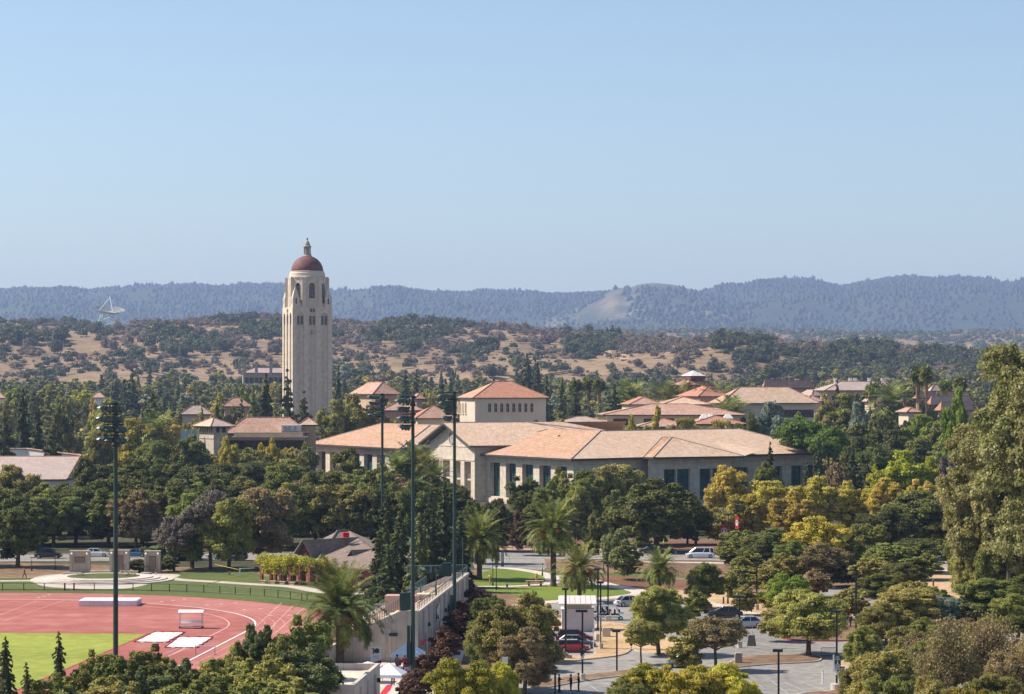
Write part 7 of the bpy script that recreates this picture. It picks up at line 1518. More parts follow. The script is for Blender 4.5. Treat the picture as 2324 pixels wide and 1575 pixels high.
z = zat(1514, 245); s_ = MB().box((.12, -.14, z), (.6, .05, .72)).build('sign', 'rail_green', t, world=False); b = MB()
for k in range(4): b.box((.12, -.18, z+.24-.16*k), (.48, .01, .04))
b.build('rule_lines', 'white_paint', s_, world=False); z = zat(1524.5, 245); s_ = MB().box((.12, -.14, z), (.46, .05, .62)).build('sign', 'white_paint', t, world=False); text_mesh(s_, 'P', (.12, -.18, z+.05), .42, 'blue_sign', world=False)
MB().box((-.3, -.05, zat(1506, 245)), (.14, .1, 1.7)).build('side_sign', 'white_paint', t, world=False)
shoebox(1767, 1473, 224, 22, 'lot lamp at the bottom edge between two rows of painted bays', False)
X, D = at(1907, 1560); t = thing('pay_machine', 'grey pay machine standing behind the pay-here lamp', 'machine', (X+.2, D+.6, 0)); MB().box((0, 0, .95), (.5, .4, 1.9)).build('cabinet', 'grey_metal', t, world=False); MB().box((.02, 0, 1.95), (.6, .5, .1)).build('hood', 'dark_trim', t, world=False)
# older lantern lamps and tall thin lamps
def lantern(px, y0, y1, label, plain_=False):
    D = CH*F/(y1-HZ); X = (px-1162)*D/F; H = zat(y0, D); t = thing('lantern_post', label, 'street lamp', (X, D, 0)); MB().lathe([(.14, 0), (.12, .5), (.06, .6), (.05, H-.5)], 8).build('post', 'black_metal', t, world=False)
    if plain_: MB().box((.2, 0, H-.25), (.9, .3, .12)).build('lamp_head', 'black_metal', t, world=False)
    else: MB().lathe([(.10, H-.55), (.19, H-.2), (.2, H-.18)], 8).build('lantern', 'lamp_glass', t, world=False); MB().lathe([(.25, H-.18), (.16, H-.05), (.03, H+.08)], 8).build('cap', 'black_metal', t, world=False)
for a in ((1126.5, 1284, 1339, 'black lantern post on the edge of the oval lawn'), (1118.5, 1255.5, 1330, 'taller black lamp left of the lantern post at the oval lawn', True), (1231, 1279, 1307, 'small lantern post left of the tallest feathery palm'), (2194.6, 1293, 1331, 'black lantern post on the dry field at the right'), (1370, 1185, 1297, 'tall thin street lamp by the street beyond the palms', True), (2246, 1275, 1312, 'thin dark post on the dry field at the right edge', True), (1705, 1340, 1386, 'thin post by the dry bank right of the dark round tree', True), (72, 1262, 1296, 'thin post under the trees at the far left', True), (125, 1258, 1293, 'thin post under the trees left of the pillars', True), (1652, 1336, 1370, 'thin signal post at the dry bank', True)): lantern(*a)
# maroon banners with a white ring and tree
def banner(px, py, h, w_, D, label, rot):
    p = PD(px, py, D); t = thing('banner_pole', label, 'banner', (p.x, p.y, 0)); W_ = dict(world=False); z = p.z; MB().tube([(0, 0, 0), (0, 0, z+h*1.5)], .07, 6).build('pole', 'black_metal', t, **W_); MB().box((0, 0, z+h*1.5), (1.1, .3, .12)).build('lamp_head', 'grey_metal', t, **W_)
    ca, sa = math.cos(R(rot)), math.sin(R(rot)); c = Vector((-ca*(w_/2+.1), -sa*(w_/2+.1), z)); b = MB().box(c, (w_, .03, h), R(rot)); o = b.build('banner', 'cardinal', t, **W_)
    e = MB(); u = Vector((ca, sa, 0)); n = Vector((sa, -ca, 0))*.03; N = 20; r1, r2 = w_*.40, w_*.34
    f = lambda x, y: c+n+u*x+Vector((0, 0, y))
    for i in range(N): a0, a1 = 2*math.pi*i/N, 2*math.pi*(i+1)/N; e.poly([f(r1*math.cos(a0), r1*math.sin(a0)), f(r1*math.cos(a1), r1*math.sin(a1)), f(r2*math.cos(a1), r2*math.sin(a1)), f(r2*math.cos(a0), r2*math.sin(a0))])
    for k in range(4): y = -r2*.75+r2*.38*k; q = r2*(.62-.14*k); e.poly([f(-q, y), f(q, y), f(0, y+r2*.55)])
    e.box(c+n-Vector((0, 0, r2*.85)), (.08, .01, r2*.3), R(rot)); e.build('emblem', 'white_paint', o, **W_)
banner(1653, 1204.5, 2.1, 1.35, 452, 'broad maroon banner with white ring emblem facing the camera', -12); banner(1677, 1187, 2.3, 1.3, 462, 'narrow-looking maroon banner seen edge-on right of the broad one', -66)
X, D = at(1140.5, 1286); t = thing('sign_pylon', 'tall dark blue sign pylon by the street mouth', 'sign', (X, D, 0)); MB().box((0, 0, 1.35), (.42, .2, 2.7)).build('panel', 'blue_sign', t, world=False); MB().box((0, -.12, 1.6), (.07, .02, 1.7)).build('lettering', 'white_paint', t, world=False)
# ---------------------------------------------------------------- cars
def car(px, py, kind, paint, head, label, D=None, L=None, cat='car'):
    """head: degrees, 0 = front to the right, 180 = front to the left, 90 = front away"""
    X, D_ = at(px, py); D = D or D_; X = (px-1162)*D/F
    spec = {'sedan': (4.6, 1.8, 1.44, .92, [(-1.85, 0), (-1.15, 1), (.25, 1), (1.2, 0)]), 'hatch': (3.75, 1.72, 1.42, .95, [(-1.72, 0), (-1.5, 1), (.35, 1), (.95, 0)]), 'wagon': (4.5, 1.8, 1.5, .93, [(-2.0, 0), (-1.6, 1), (.2, 1), (1.25, 0)]), 'suv': (4.75, 1.9, 1.74, 1.05, [(-2.2, 0), (-1.95, 1), (.35, 1), (1.15, 0)]), 'van': (5.1, 1.98, 1.78, 1.02, [(-2.42, 0), (-2.2, 1), (.75, 1), (1.75, 0)])}[kind]
    Lc, W_, H, bz, gh = spec; t = thing('parked_car' if cat == 'car' else 'minivan', label, cat, (X, D, 0), R(head)); K = dict(world=False); hl = Lc/2
    st = [(-hl, .74, .34, .60), (-hl+.12, .90, .26, bz-.16), (-hl+.5, .98, .2, bz-.03), (-.9, 1.0, .18, bz), (.6, 1.0, .18, bz), (gh[3][0], 1.0, .18, bz-.04), (hl-.55, .97, .2, bz-.17), (hl-.14, .9, .26, bz-.28), (hl, .7, .34, bz-.42)]
    b = MB(); vs = []; hw = W_/2
    for x, k, z0, z1 in st: w_ = hw*k; vs += [(x, w_*.9, z0), (x, w_, z0+.16), (x, w_, z1-.16), (x, w_*.88, z1), (x, -w_*.88, z1), (x, -w_, z1-.16), (x, -w_, z0+.16), (x, -w_*.9, z0)]
    fs = [(i*8+k, i*8+(k+1) % 8, (i+1)*8+(k+1) % 8, (i+1)*8+k) for i in range(len(st)-1) for k in range(8)]+[tuple(range(8)), tuple(range(len(vs)-1, len(vs)-9, -1))]
    b.mesh(vs, [f[::-1] for f in fs]); bo = b.build('body', paint, t, smooth=False, **K)
    g = MB(); a, c, d, e = [q[0] for q in gh]; zb, zt = bz-.03, H-.04; wb_, wt = hw*.86, hw*.68
    V = [(a, wb_, zb), (c, wt, zt), (d, wt, zt), (e, wb_, zb), (a, -wb_, zb), (c, -wt, zt), (d, -wt, zt), (e, -wb_, zb)]; g.mesh(V, [(3, 2, 1, 0), (4, 5, 6, 7), (0, 1, 5, 4), (1, 2, 6, 5), (2, 3, 7, 6)]); g.build('windows', 'dark_window', t, **K)
    r = MB(); r.box(((c+d)/2, 0, H-.02), (d-c+.12, wt*2+.06, .07)); 
    for s in (-1, 1):
        P_ = [Vector((a, s*wb_, zb)), Vector((c, s*wt, zt)), Vector((d, s*wt, zt)), Vector((e, s*wb_, zb))]; r.tube([P_[0], P_[1]], .05, 4); r.tube([P_[2], P_[3]], .045, 4); m0, m1 = Vector(((a+e)/2-.1, s*(wb_+.01), zb)), Vector(((c+d)/2-.05, s*wt, zt)); r.tube([m0, m1], .05, 4)
        if kind in ('van', 'suv', 'wagon'): m0, m1 = Vector((a+.75, s*(wb_+.01), zb)), Vector((c+.6, s*wt, zt)); r.tube([m0, m1], .06, 4)
    r.build('roof', paint if kind != 'hatch' else 'car_black', t, **K)
    for x in (-hl+.82, hl-.85):
        for s in (-1, 1):
            y = s*(hw-.1); rr = .33 if kind not in ('suv',) else .37; w2 = MB().tube([(x, y-.11, rr), (x, y+.11, rr)], rr, 16).build('wheel', 'rubber', t, **K); MB().tube([(x, y-.125, rr), (x, y+.125, rr)], rr*.62, 12).build('rim', 'rim', w2, **K)
    for s in (-1, 1): MB().box((hl-.12, s*hw*.66, bz-.36), (.22, .34, .14)).build('headlight', 'lamp_glass', t, **K); MB().box((-hl+.09, s*hw*.70, bz-.22), (.14, .28, .22)).build('tail_light', 'tail_red', t, **K); MB().box((gh[3][0]-.35, s*(hw+.06), bz+.05), (.16, .18, .13)).build('mirror', paint, t, **K)
    MB().box((hl-.02, 0, .42), (.06, W_*.6, .16)).build('grille', 'frame_dark', t, **K); MB().box((-hl-.01, 0, bz-.35), (.03, .5, .12)).build('number_plate', 'white_paint', t, **K)
    return t
car(1589, 1266, 'van', 'car_white', 180, 'white minivan parked on the street, facing left', cat='minivan'); car(1477, 1257, 'sedan', 'car_black', 180, 'black sedan on the street left of the white minivan'); car(1431, 1375.5, 'sedan', 'car_silver', 22, 'silver sedan seen from behind near the short palm')
car(1302, 1480, 'hatch', 'car_red', 0, 'small red hatchback with black roof, nearest of three parked cars'); car(1307, 1469.5, 'sedan', 'car_grey', 0, 'dark grey sedan between the red hatchback and the burgundy car'); car(1305, 1457, 'wagon', 'car_burgundy', 0, 'burgundy car parked nearest to the shed')
car(1553, 1515, 'hatch', 'car_grey', 180, 'dark car mostly hidden by the yellow-green bushes'); car(1690, 1425, 'sedan', 'car_silver', 200, 'silver sedan entering between two lot trees'); car(1645, 1402, 'sedan', 'car_black', 180, 'black car behind the brownish lot tree'); car(1920, 1388, 'sedan', 'car_black', 150, 'black sedan by the two walkers in red caps')
car(2246, 1269, 'suv', 'car_black', 180, 'black car under the eucalyptus at the right'); car(2150, 1271, 'sedan', 'car_white', 180, 'white car half hidden by the big oak at the right'); car(2112, 1506, 'sedan', 'car_white', 160, 'white car behind the bushes at lower right'); car(2190, 1420, 'sedan', 'car_silver', 170, 'silver car between the trees at right')
car(110, 1267, 'suv', 'car_black', 0, 'black off-road car parked at the far left of the street'); car(219, 1263, 'sedan', 'car_white', 0, 'white car between the left and middle stone pillars'); car(305, 1264, 'sedan', 'car_blue', 180, 'blue car between the middle and right stone pillars'); car(424, 1271, 'suv', 'car_black', 0, 'black sport utility car right of the stone pillars'); car(497, 1266, 'sedan', 'car_white', 180, 'pale silver car behind the dark minivan'); car(529, 1272, 'van', 'car_grey', 180, 'dark minivan left of the vine pergola', cat='minivan'); car(5, 1266, 'sedan', 'car_white', 0, 'white car cut by the left edge of the picture')
# ---------------------------------------------------------------- open electric cart
def cart(px, py, body, label):
    X, D = at(px, py); t = thing('electric_cart', label, 'cart', (X, D, 0), R(4)); K = dict(world=False); Lc = 3.9
    MB().box((0, 0, .42), (Lc-.5, 1.25, .16)).box((-Lc/2+.35, 0, .62), (.9, 1.2, .45), 0, top=.8).box((Lc/2-.3, 0, .95), (.7, 1.2, .3), 0, top=.85).build('body', body, t, **K)
    b = MB(); 
    for s in (-.58, .58): b.tube([(-Lc/2+.6, s, .8), (-Lc/2+1.0, s, 1.7), (-.1, s, 1.85), (Lc/2-.9, s, 1.8), (Lc/2-.55, s, .7)], .045, 6); b.tube([(.1, s, .5), (0, s, 1.84)], .035, 6)
    b.build('frame', 'car_white', t, **K); MB().box((-.1, 0, 1.86), (Lc-1.7, 1.25, .05)).build('canopy', 'grey_metal', t, **K)
    for x in (-.75, -.05, .65, 1.2): MB().box((x, 0, .72), (.45, 1.1, .14)).box((x+.22, 0, 1.05), (.12, 1.1, .6)).build('seat', 'cloth_black', t, **K)
    for x in (-Lc/2+.45, Lc/2-.4):
        for s in (-.6, .6): w2 = MB().tube([(x, s-.1, .27), (x, s+.1, .27)], .27, 14).build('wheel', 'rubber', t, **K); MB().tube([(x, s-.12, .27), (x, s+.12, .27)], .15, 10).build('rim', 'white_paint', w2, **K)
cart(1380, 1407, 'car_white', 'white six-seat electric cart with open frame right of the shed'); X_ = cart(1352, 1401, 'car_red', 'red-fronted electric cart half hidden behind the shed')
# ---------------------------------------------------------------- people
def person(loc, h, face, cols, label, pose='stand', hat=None, z=0.0, hairc='hair', nm='person'):
    """cols: shirt, trousers, shoes, skin; built for 1.75 m and scaled"""
    sh, tr, so_, sk = cols; J = {}; lean = {'walk': .05}.get(pose, 0)
    J = dict(pel=(0, 0, .95), wai=(lean*.3, 0, 1.08), che=(lean*.8, 0, 1.30), nek=(lean, 0, 1.47), hea=(lean+.02, 0, 1.60), top=(lean+.02, 0, 1.70))
    sw = .28 if pose == 'walk' else .04
    leg = {1: (sw, -.02), -1: (-sw, .02)}
    arm = {'stand': {1: ((.02, .25, 1.16), (.05, .26, .93)), -1: ((.02, -.25, 1.16), (.05, -.26, .93))}, 'walk': {1: ((-.12, .25, 1.17), (-.10, .27, .95)), -1: ((.14, -.25, 1.17), (.28, -.24, 1.02))}, 'fold': {1: ((.08, .26, 1.14), (.26, .06, 1.16)), -1: ((.08, -.26, 1.14), (.26, -.06, 1.13))}, 'reach': {1: ((.12, .25, 1.18), (.36, .20, 1.20)), -1: ((.02, -.25, 1.16), (.05, -.26, .93))}}[pose]
    V = []; E = []; Rd = []; Mt = []
    def add(p, r, m, par=None):
        V.append(p); Rd.append(r); Mt.append(m)
        if par is not None: E.append((par, len(V)-1))
        return len(V)-1
    pel = add(J['pel'], (.155, .125), 1); wai = add(J['wai'], (.14, .11), 0, pel); che = add(J['che'], (.17, .12), 0, wai); nek = add(J['nek'], .06, 3, che); hea = add(J['hea'], (.085, .10), 3, nek); add(J['top'], .07, 3, hea)
    for s in (1, -1):
        k = leg[s]; hip = add((0, s*.10, .88), (.10, .10), 1, pel); kn = add((k[0]*.6+.03, s*.11, .50), .07, 1 if tr != 'short' else 3, hip); an = add((k[0], s*.11, .10), .045, 1 if tr != 'short' else 3, kn); he = add((k[0]-.02, s*.11, .05), .045, 2, an); add((k[0]+.18, s*.12, .035), .035, 2, he)
        a = arm[s]; shd = add((lean*.9, s*.19, 1.40), .065, 0, che); el = add(a[0], .045, 0, shd); wr_ = add(a[1], .030, 3, el)
        d = (Vector(a[1])-Vector(a[0])).normalized(); side = d.cross(Vector((1, 0, 0))).normalized() if abs(d.x) < .9 else Vector((0, 1, 0)); palm = Vector(a[1])+d*.07; pi_ = add(tuple(palm), (.035, .02), 3, wr_)
        for q, l_ in ((-.03, .065), (-.01, .08), (.01, .075), (.03, .055)): f1 = add(tuple(palm+side*q+d*l_*.5), .010, 3, pi_); add(tuple(palm+side*q*1.1+d*l_+Vector((.012, 0, 0))), .008, 3, f1)
        th = add(tuple(Vector(a[1])+side*-.045+d*.04), .011, 3, wr_)
    trm = 'cloth_grey' if tr == 'short' else tr
    me = bpy.data.meshes.new('p'); me.from_pydata(V, E, []); o = bpy.data.objects.new('p', me); COL.objects.link(o); sm = o.modifiers.new('s', 'SKIN'); sd_ = me.skin_vertices[0].data
    for i, r in enumerate(Rd): sd_[i].radius = (r[0]*1.12, r[1]*1.3) if isinstance(r, tuple) and r[0] > .1 else (r if isinstance(r, tuple) else ((r*1.2, r*1.2) if r > .03 else (r, r))); sd_[i].use_root = (i == 0)
    ss = o.modifiers.new('u', 'SUBSURF'); ss.levels = 1; dg = bpy.context.evaluated_depsgraph_get(); bm_ = bpy.data.meshes.new_from_object(o.evaluated_get(dg)); bpy.data.objects.remove(o)
    bm_.materials.clear()
    for m in (sh, trm if tr != 'short' else trm, so_, sk): bm_.materials.append(M[m])
    VV = [Vector(v) for v in V]
    for p in bm_.polygons:
        c = p.center; best = min(range(len(E)), key=lambda i: (c-(VV[E[i][0]]+VV[E[i][1]])/2).length); a, b_ = E[best]; p.material_index = Mt[b_] if (c-VV[b_]).length < (c-VV[a]).length else Mt[a]; p.use_smooth = True
    t = thing(nm, label, 'person', (loc[0], loc[1], z), R(face)); s = h/1.75; t.scale = (s, s, s)
    bo = bpy.data.objects.new('body', bm_); COL.objects.link(bo); bo.parent = t; hx = lean+.02
    MB().ball((hx-.018, 0, 1.645), .102, 8, sz=1.02).build('hair', hairc, t, smooth=True, world=False)
    MB().mesh([(hx+.08, -.02, 1.61), (hx+.08, .02, 1.61), (hx+.115, 0, 1.595), (hx+.08, 0, 1.64)], [(0, 1, 2), (1, 3, 2), (3, 0, 2)]).build('nose', sk, t, world=False)
    if hat: MB().lathe([(.112, 1.655), (.11, 1.71), (.07, 1.765), (.01, 1.775)], 12, (hx-.01, 0)).box((hx+.12, 0, 1.665), (.14, .15, .02)).build('cap', hat, t, smooth=False, world=False)
    return t
PS = ('cloth_black', 'cloth_black', 'cloth_black', 'skin')
g_ = lambda px, py: at(px, py)
person(g_(1269, 1571), 1.80, -10, ('cloth_black', 'cloth_black', 'cloth_black', 'skin'), 'left of three standing men, black shirt and trousers, bareheaded', 'reach')
person(g_(1296, 1571), 1.75, 200, ('cloth_black', 'cloth_navy', 'white_paint', 'skin'), 'middle of three standing men, black cap and white shoes', 'fold', 'cloth_black'); person(g_(1313.5, 1569), 1.80, 185, ('cloth_green', 'cloth_black', 'cloth_black', 'skin'), 'right of three standing men, green shirt and dark cap', 'reach', 'cloth_green')
person(g_(1111.5, 1326.5), 1.7, 60, ('cloth_yellow', 'cloth_tan', 'cloth_tan', 'skin'), 'person in yellow shirt and tan trousers walking by the oval lawn', 'walk', 'cloth_yellow'); person((at(1218, 1327)[0], at(1218, 1327)[1]+.9), 1.65, -60, ('cloth_yellow', 'cloth_tan', 'cloth_tan', 'skin'), 'person in yellow shirt behind the picnic table', 'stand', 'cloth_yellow')
person(g_(56, 1312.5), 1.75, 180, ('red', 'cloth_navy', 'cloth_black', 'skin'), 'person in red top and dark trousers walking across the grass at left', 'walk'); person(g_(354.5, 1310), 1.35, 150, ('red', 'cloth_white', 'cloth_white', 'skin'), 'small person in red top standing by the rightmost pillar', 'stand', 'red')
person(g_(1506, 1246), 1.8, 10, ('cloth_lime', 'cloth_black', 'cloth_black', 'skin'), 'person in bright lime vest beside the street', 'stand', 'cloth_lime')
person(g_(1922, 1424), 1.75, 60, ('cloth_black', 'short', 'cloth_black', 'skin'), 'walker in black shirt and grey shorts, left of the two', 'walk', 'cloth_navy'); person(g_(1930, 1425), 1.75, 50, ('cloth_black', 'cloth_black', 'red', 'skin'), 'walker in black with a red cap, right of the two', 'walk', 'red')
person(g_(1711, 1384), 1.7, 120, ('cloth_white', 'cloth_navy', 'cloth_black', 'skin'), 'person in pale shirt beside the lot sign near the dry bank', 'walk'); person(g_(2080, 1566), 1.75, 90, ('red', 'cloth_grey', 'cloth_black', 'skin'), 'person in red between the bushes at bottom right', 'walk', 'red')
person(g_(901, 1524), 1.75, 60, ('cloth_grey', 'cloth_grey', 'cloth_black', 'skin'), 'person in grey shirt with dark cap by the far tent', 'stand', 'cloth_black'); person(g_(919, 1526), 1.8, 90, ('red', 'cloth_black', 'cloth_black', 'skin'), 'person in red shirt at the table of the far tent', 'stand', 'red'); person(g_(945, 1519), 1.75, -90, ('cardinal', 'cloth_black', 'cloth_black', 'skin_dark'), 'person behind the red table under the far tent', 'stand')
person(g_(892, 1555), 1.75, 100, ('cloth_white', 'cloth_black', 'cloth_black', 'skin_dark'), 'person in white shirt and black shorts behind the near tent', 'fold')
# motorcyclist-like bicycle
X, D = at(1525, 1257); t = thing('motorcycle', 'dark motorcycle standing between the black sedan and the white minivan', 'motorcycle', (X, D, 0), R(170)); K = dict(world=False)
for x in (-.72, .72): w2 = MB().tube([(x, -.07, .31), (x, .07, .31)], .31, 14).build('wheel', 'rubber', t, **K); MB().tube([(x, -.08, .31), (x, .08, .31)], .17, 10).build('rim', 'rim', w2, **K)
MB().box((0, 0, .55), (.75, .3, .38), 0, top=.8).box((.2, 0, .82), (.5, .26, .2), 0, top=.7).build('body', 'car_black', t, **K); MB().box((-.42, 0, .82), (.75, .26, .1)).build('seat', 'cloth_black', t, **K); MB().tube([(.72, 0, .31), (.5, 0, .95), (.42, -.32, 1.05)], .03, 5).tube([(.5, 0, .95), (.42, .32, 1.05)], .03, 5).build('handlebar', 'grey_metal', t, **K)
person((X+.05, D), 1.7, 170, ('cloth_black', 'cloth_black', 'cloth_black', 'skin'), 'rider in black standing astride the dark motorcycle', 'reach', 'cloth_black')
# ---------------------------------------------------------------- small things
X, D = at(1214, 1330); t = thing('picnic_table', 'light wooden picnic table with benches between the two lawns', 'table', (X, D, 0), R(4)); K = dict(world=False)
MB().box((0, 0, .76), (2.7, .85, .09)).build('tabletop', 'wood_pale', t, **K)
for s in (-.75, .75): MB().box((0, s, .45), (2.6, .32, .07)).build('bench', 'wood_pale', t, **K)
for x in (-.9, .9): MB().box((x, 0, .36), (.12, 1.5, .1)).box((x, 0, .38), (.3, .3, .72)).build('leg', 'wood_brown', t, **K)
def barrier(px0, px1, py, label):
    x0, D = at(px0, py); x1 = (px1-1162)*D/F; t = thing('crowd_barrier', label, 'barrier', ((x0+x1)/2, D, 0), R(3)); w_ = x1-x0; h = 1.08; K = dict(world=False)
    MB().tube([(-w_/2, 0, .18), (-w_/2, 0, h-.1), (-w_/2+.1, 0, h), (w_/2-.1, 0, h), (w_/2, 0, h-.1), (w_/2, 0, .18), (-w_/2, 0, .18)], .028, 6).build('frame', 'dark_trim', t, **K); b = MB(); n = 16
    for i in range(1, n): b.tube([(-w_/2+w_*i/n, 0, .18), (-w_/2+w_*i/n, 0, h)], .012, 4)
    b.build('bars', 'dark_trim', t, **K)
    for s in (-1, 1): MB().tube([(s*w_/2*.97, -.3, 0), (s*w_/2*.97, 0, .22), (s*w_/2*.97, .3, 0)], .02, 4).build('foot', 'dark_trim', t, **K)
barrier(1863.5, 1898, 1492, 'left of two grey crowd barriers, behind the pay-here lamp'); barrier(1920, 1958.5, 1489, 'right of two grey crowd barriers on the asphalt')
X, D = at(1865, 1455); t = thing('fire_hydrant', 'white fire hydrant on the kerbed island', 'hydrant', (X, D, .14)); MB().lathe([(.2, 0), (.2, .08), (.13, .1), (.13, .62), (.18, .64), (.17, .72), (.1, .84), (.03, .9)], 12).build('barrel', 'white_paint', t, world=False); MB().tube([(-.26, 0, .5), (.26, 0, .5)], .075, 8).build('outlet', 'white_paint', t, world=False)
X, D = at(1706, 1466); t = thing('sandwich_board', 'black folding sign board standing on the asphalt', 'sign', (X, D, 0), R(-14)); K = dict(world=False)
MB().mesh([(-.5, -.35, 0), (.45, -.35, 0), (.35, 0, 1.25), (-.35, 0, 1.25)], [(0, 1, 2, 3)]).build('front_panel', 'dark_trim', t, **K); MB().mesh([(.45, .4, 0), (-.5, .4, 0), (-.35, .02, 1.25), (.35, .02, 1.25)], [(0, 1, 2, 3)]).build('rear_panel', 'black_metal', t, **K); MB().tube([(.1, 0, 1.2), (.1, 0, 2.3)], .02, 4).build('pole', 'grey_metal', t, **K)
X, D = at(1867, 1552); t = thing('bollard', 'slim white bollard in the lower lot', 'bollard', (X, D, 0)); MB().lathe([(.085, 0), (.085, 1.35), (.05, 1.42)], 10).build('post', 'white_paint', t, world=False); MB().lathe([(.1, 1.3), (.1, 1.38)], 10).build('collar', 'stucco_pink', t, world=False)
X, D = at(1933, 1556); t = thing('bollard', 'slim white bollard behind the near oak at lower right', 'bollard', (X, D, 0)); MB().lathe([(.085, 0), (.085, 1.0), (.05, 1.07)], 10).build('post', 'white_paint', t, world=False)
X, D = at(1965, 1446); t = thing('info_board', 'grey notice board on two posts by the hydrant island', 'sign', (X, D, 0), R(-15)); K = dict(world=False)
for s in (-.6, .6): MB().box((s, 0, 1.1), (.08, .08, 2.2)).build('post', 'white_paint', t, **K)
MB().box((0, 0, 1.35), (1.1, .06, 1.1)).build('panel', 'grey_metal', t, **K)
def block(px, py, sx, sy, sz, label, mat='stucco', top=.95, nm='concrete_block', rz=0): X, D = at(px, py); t = thing(nm, label, 'block', (X, D, .14), R(rz)); MB().box((0, 0, sz/2), (sx, sy, sz), 0, top=top).build('base', mat, t, world=False); MB().box((0, 0, sz+.05), (sx*.8, sy*.8, .1)).build('cap', 'concrete', t, world=False)
block(1376, 1447, 1.0, .9, .95, 'beige utility cabinet right of the shed', nm='utility_cabinet'); block(1357.5, 1458, .5, .5, .75, 'round-looking beige bin left of the utility cabinet', nm='litter_bin'); block(1381, 1412, .75, .6, .6, 'beige planter block beside the cart', nm='planter'); block(1422, 1445, .9, .5, .25, 'left pale concrete seat block on the straw island', 'concrete', nm='concrete_seat'); block(1430, 1438, .8, .5, .25, 'right pale concrete seat block on the straw island', 'concrete', nm='concrete_seat')
block(1269, 1404, .8, .5, .3, 'pale concrete seat left of the shed', 'concrete', nm='concrete_seat'); block(1294, 1497, .45, .4, .28, 'small grey stone by the lamp base at the kerb', 'stone_grey', nm='boulder'); block(1253, 1490, .4, .3, .35, 'small pink stone at the left end of the kerbed island', 'stucco_pink', nm='boulder')
block(1676, 1507, .8, .7, 1.0, 'grey stone block at the left end of the long island', 'stone_grey', nm='stone_block'); block(1735, 1400, .5, .5, .6, 'small dark stump near the dry bank', 'wood_brown', nm='stump')
for px, y0, y1, lab in ((1347, 1432, 1491, 'left white meter post on the straw island'), (1361.5, 1400, 1484, 'taller pale post right of the meter post')): 
    X, D = at(px, y1); t = thing('meter_post', lab, 'post', (X, D, .14)); h = zat(y0, D); MB().tube([(0, 0, 0), (0, 0, h)], .05, 6).build('post', 'white_wall', t, world=False); MB().box((0, 0, h-.1), (.2, .14, .32)).build('meter', 'white_wall', t, world=False)
for i, px in enumerate((1642, 1652, 2118, 2215, 2252)): X, D = at(px, 1370 if px < 2000 else 1330); t = thing('wooden_post', ('short wooden post on the dry bank, left one', 'short wooden post on the dry bank, right one', 'wooden post at the left of the dry field', 'wooden post by the lantern on the dry field', 'wooden post at the right of the dry field')[i], 'post', (X, D, 0)); MB().box((0, 0, .45), (.22, .22, .9)).build('post', 'wood_brown', t, world=False); MB().box((0, 0, .93), (.26, .26, .06)).build('cap', 'wood_pale', t, world=False)
X, D = at(1151, 1347); t = thing('small_sign', 'small pale blue sign on the lower lawn', 'sign', (X, D, 0)); MB().box((0, 0, .6), (.06, .06, 1.2)).build('post', 'white_wall', t, world=False); MB().box((0, -.05, 1.15), (.3, .04, .45)).build('panel', 'rail_green', t, world=False)
X, D = at(1145, 1590); t = thing('small_sign', 'small grey sign among the plum trees', 'sign', ((1146-1162)*235/F, 235, 0)); MB().box((0, 0, 2.0), (.1, .1, 4.0)).build('post', 'grey_metal', t, world=False); MB().box((0, -.08, 4.1), (.55, .05, .6)).build('panel', 'white_wall', t, world=False)
# --- tents, banner, carpet
def tent(px, ypk, yev, D, w_, label):
    X = (px-1162)*D/F; zp, ze = zat(ypk, D), zat(yev, D); t = thing('canopy_tent', label, 'tent', (X, D, 0), R(-8)); K = dict(world=False); h = w_/2; b = MB(); c = [(-h, -h), (h, -h), (h, h), (-h, h)]
    for i in range(4):
        a, d = c[i], c[(i+1) % 4]; b.poly([(*a, ze), (*d, ze), (0, 0, zp)]); b.poly([(*a, ze-.3), (*d, ze-.3), (*d, ze), (*a, ze)]); b.poly([(*d, ze-.3), (*a, ze-.3), (a[0]*.99, a[1]*.99, ze), (d[0]*.99, d[1]*.99, ze)])
    b.build('canopy', 'tent_white', t, **K)
    for a in c: MB().box((a[0]*.97, a[1]*.97, (ze-.02)/2), (.05, .05, ze-.02)).build('leg', 'grey_metal', t, **K)
    return t
tent(926, 1457.5, 1482, 263, 3.2, 'white canopy tent with red table against the grandstand'); tent(883, 1504, 1528, 240, 3.0, 'nearer white canopy tent right of the flat-roofed block'); tent(835, 1501, 1512, 252, 2.6, 'white tent top peeping over the flat-roofed block')
X, D = (940-1162)*261/F, 261; t = thing('display_table', 'table with bright red cloth and white name strip under the far tent', 'table', (X-.6, D-1.1, 0), R(-8)); K = dict(world=False); MB().box((.6, 0, .76), (2.0, .75, .04)).build('tabletop', 'red', t, **K); MB().box((.6, 0, .37), (1.96, .7, .73)).build('cloth', 'red', t, **K); b_ = MB().box((.6, -.37, .5), (1.9, .02, .32)).build('name_strip', 'white_paint', t, **K); text_mesh(b_, 'Stanford Athletics', (.6, -.39, .5), .22, 'blue_sign', world=False)
p = PD(853, 1486, 262.5); t = thing('standing_banner', 'tall white standing banner with red and black emblem before the grandstand', 'banner', (p.x, p.y, 0)); z = p.z; w_, h = 24.5*262.5/F, 38*262.5/F; MB().box((0, 0, z), (w_, .04, h)).build('panel', 'white_paint', t, world=False)
MB().box((-w_*.2, -.03, z+h*.23), (.16, .01, .5)).box((-w_*.28, -.03, z+h*.36), (.2, .01, .12)).box((-w_*.2, -.03, z+h*.10), (.3, .01, .08)).build('emblem', 'cardinal', t, world=False); e_ = MB().lathe([(.27, -.012), (.27, .012)], 16).box((.1, -.1, 0), (.3, .2, .04)).build('emblem', 'dark_trim', t, world=False); e_.rotation_euler = (R(90), 0, 0); e_.location = (w_*.1, -.03, z+h*.24)
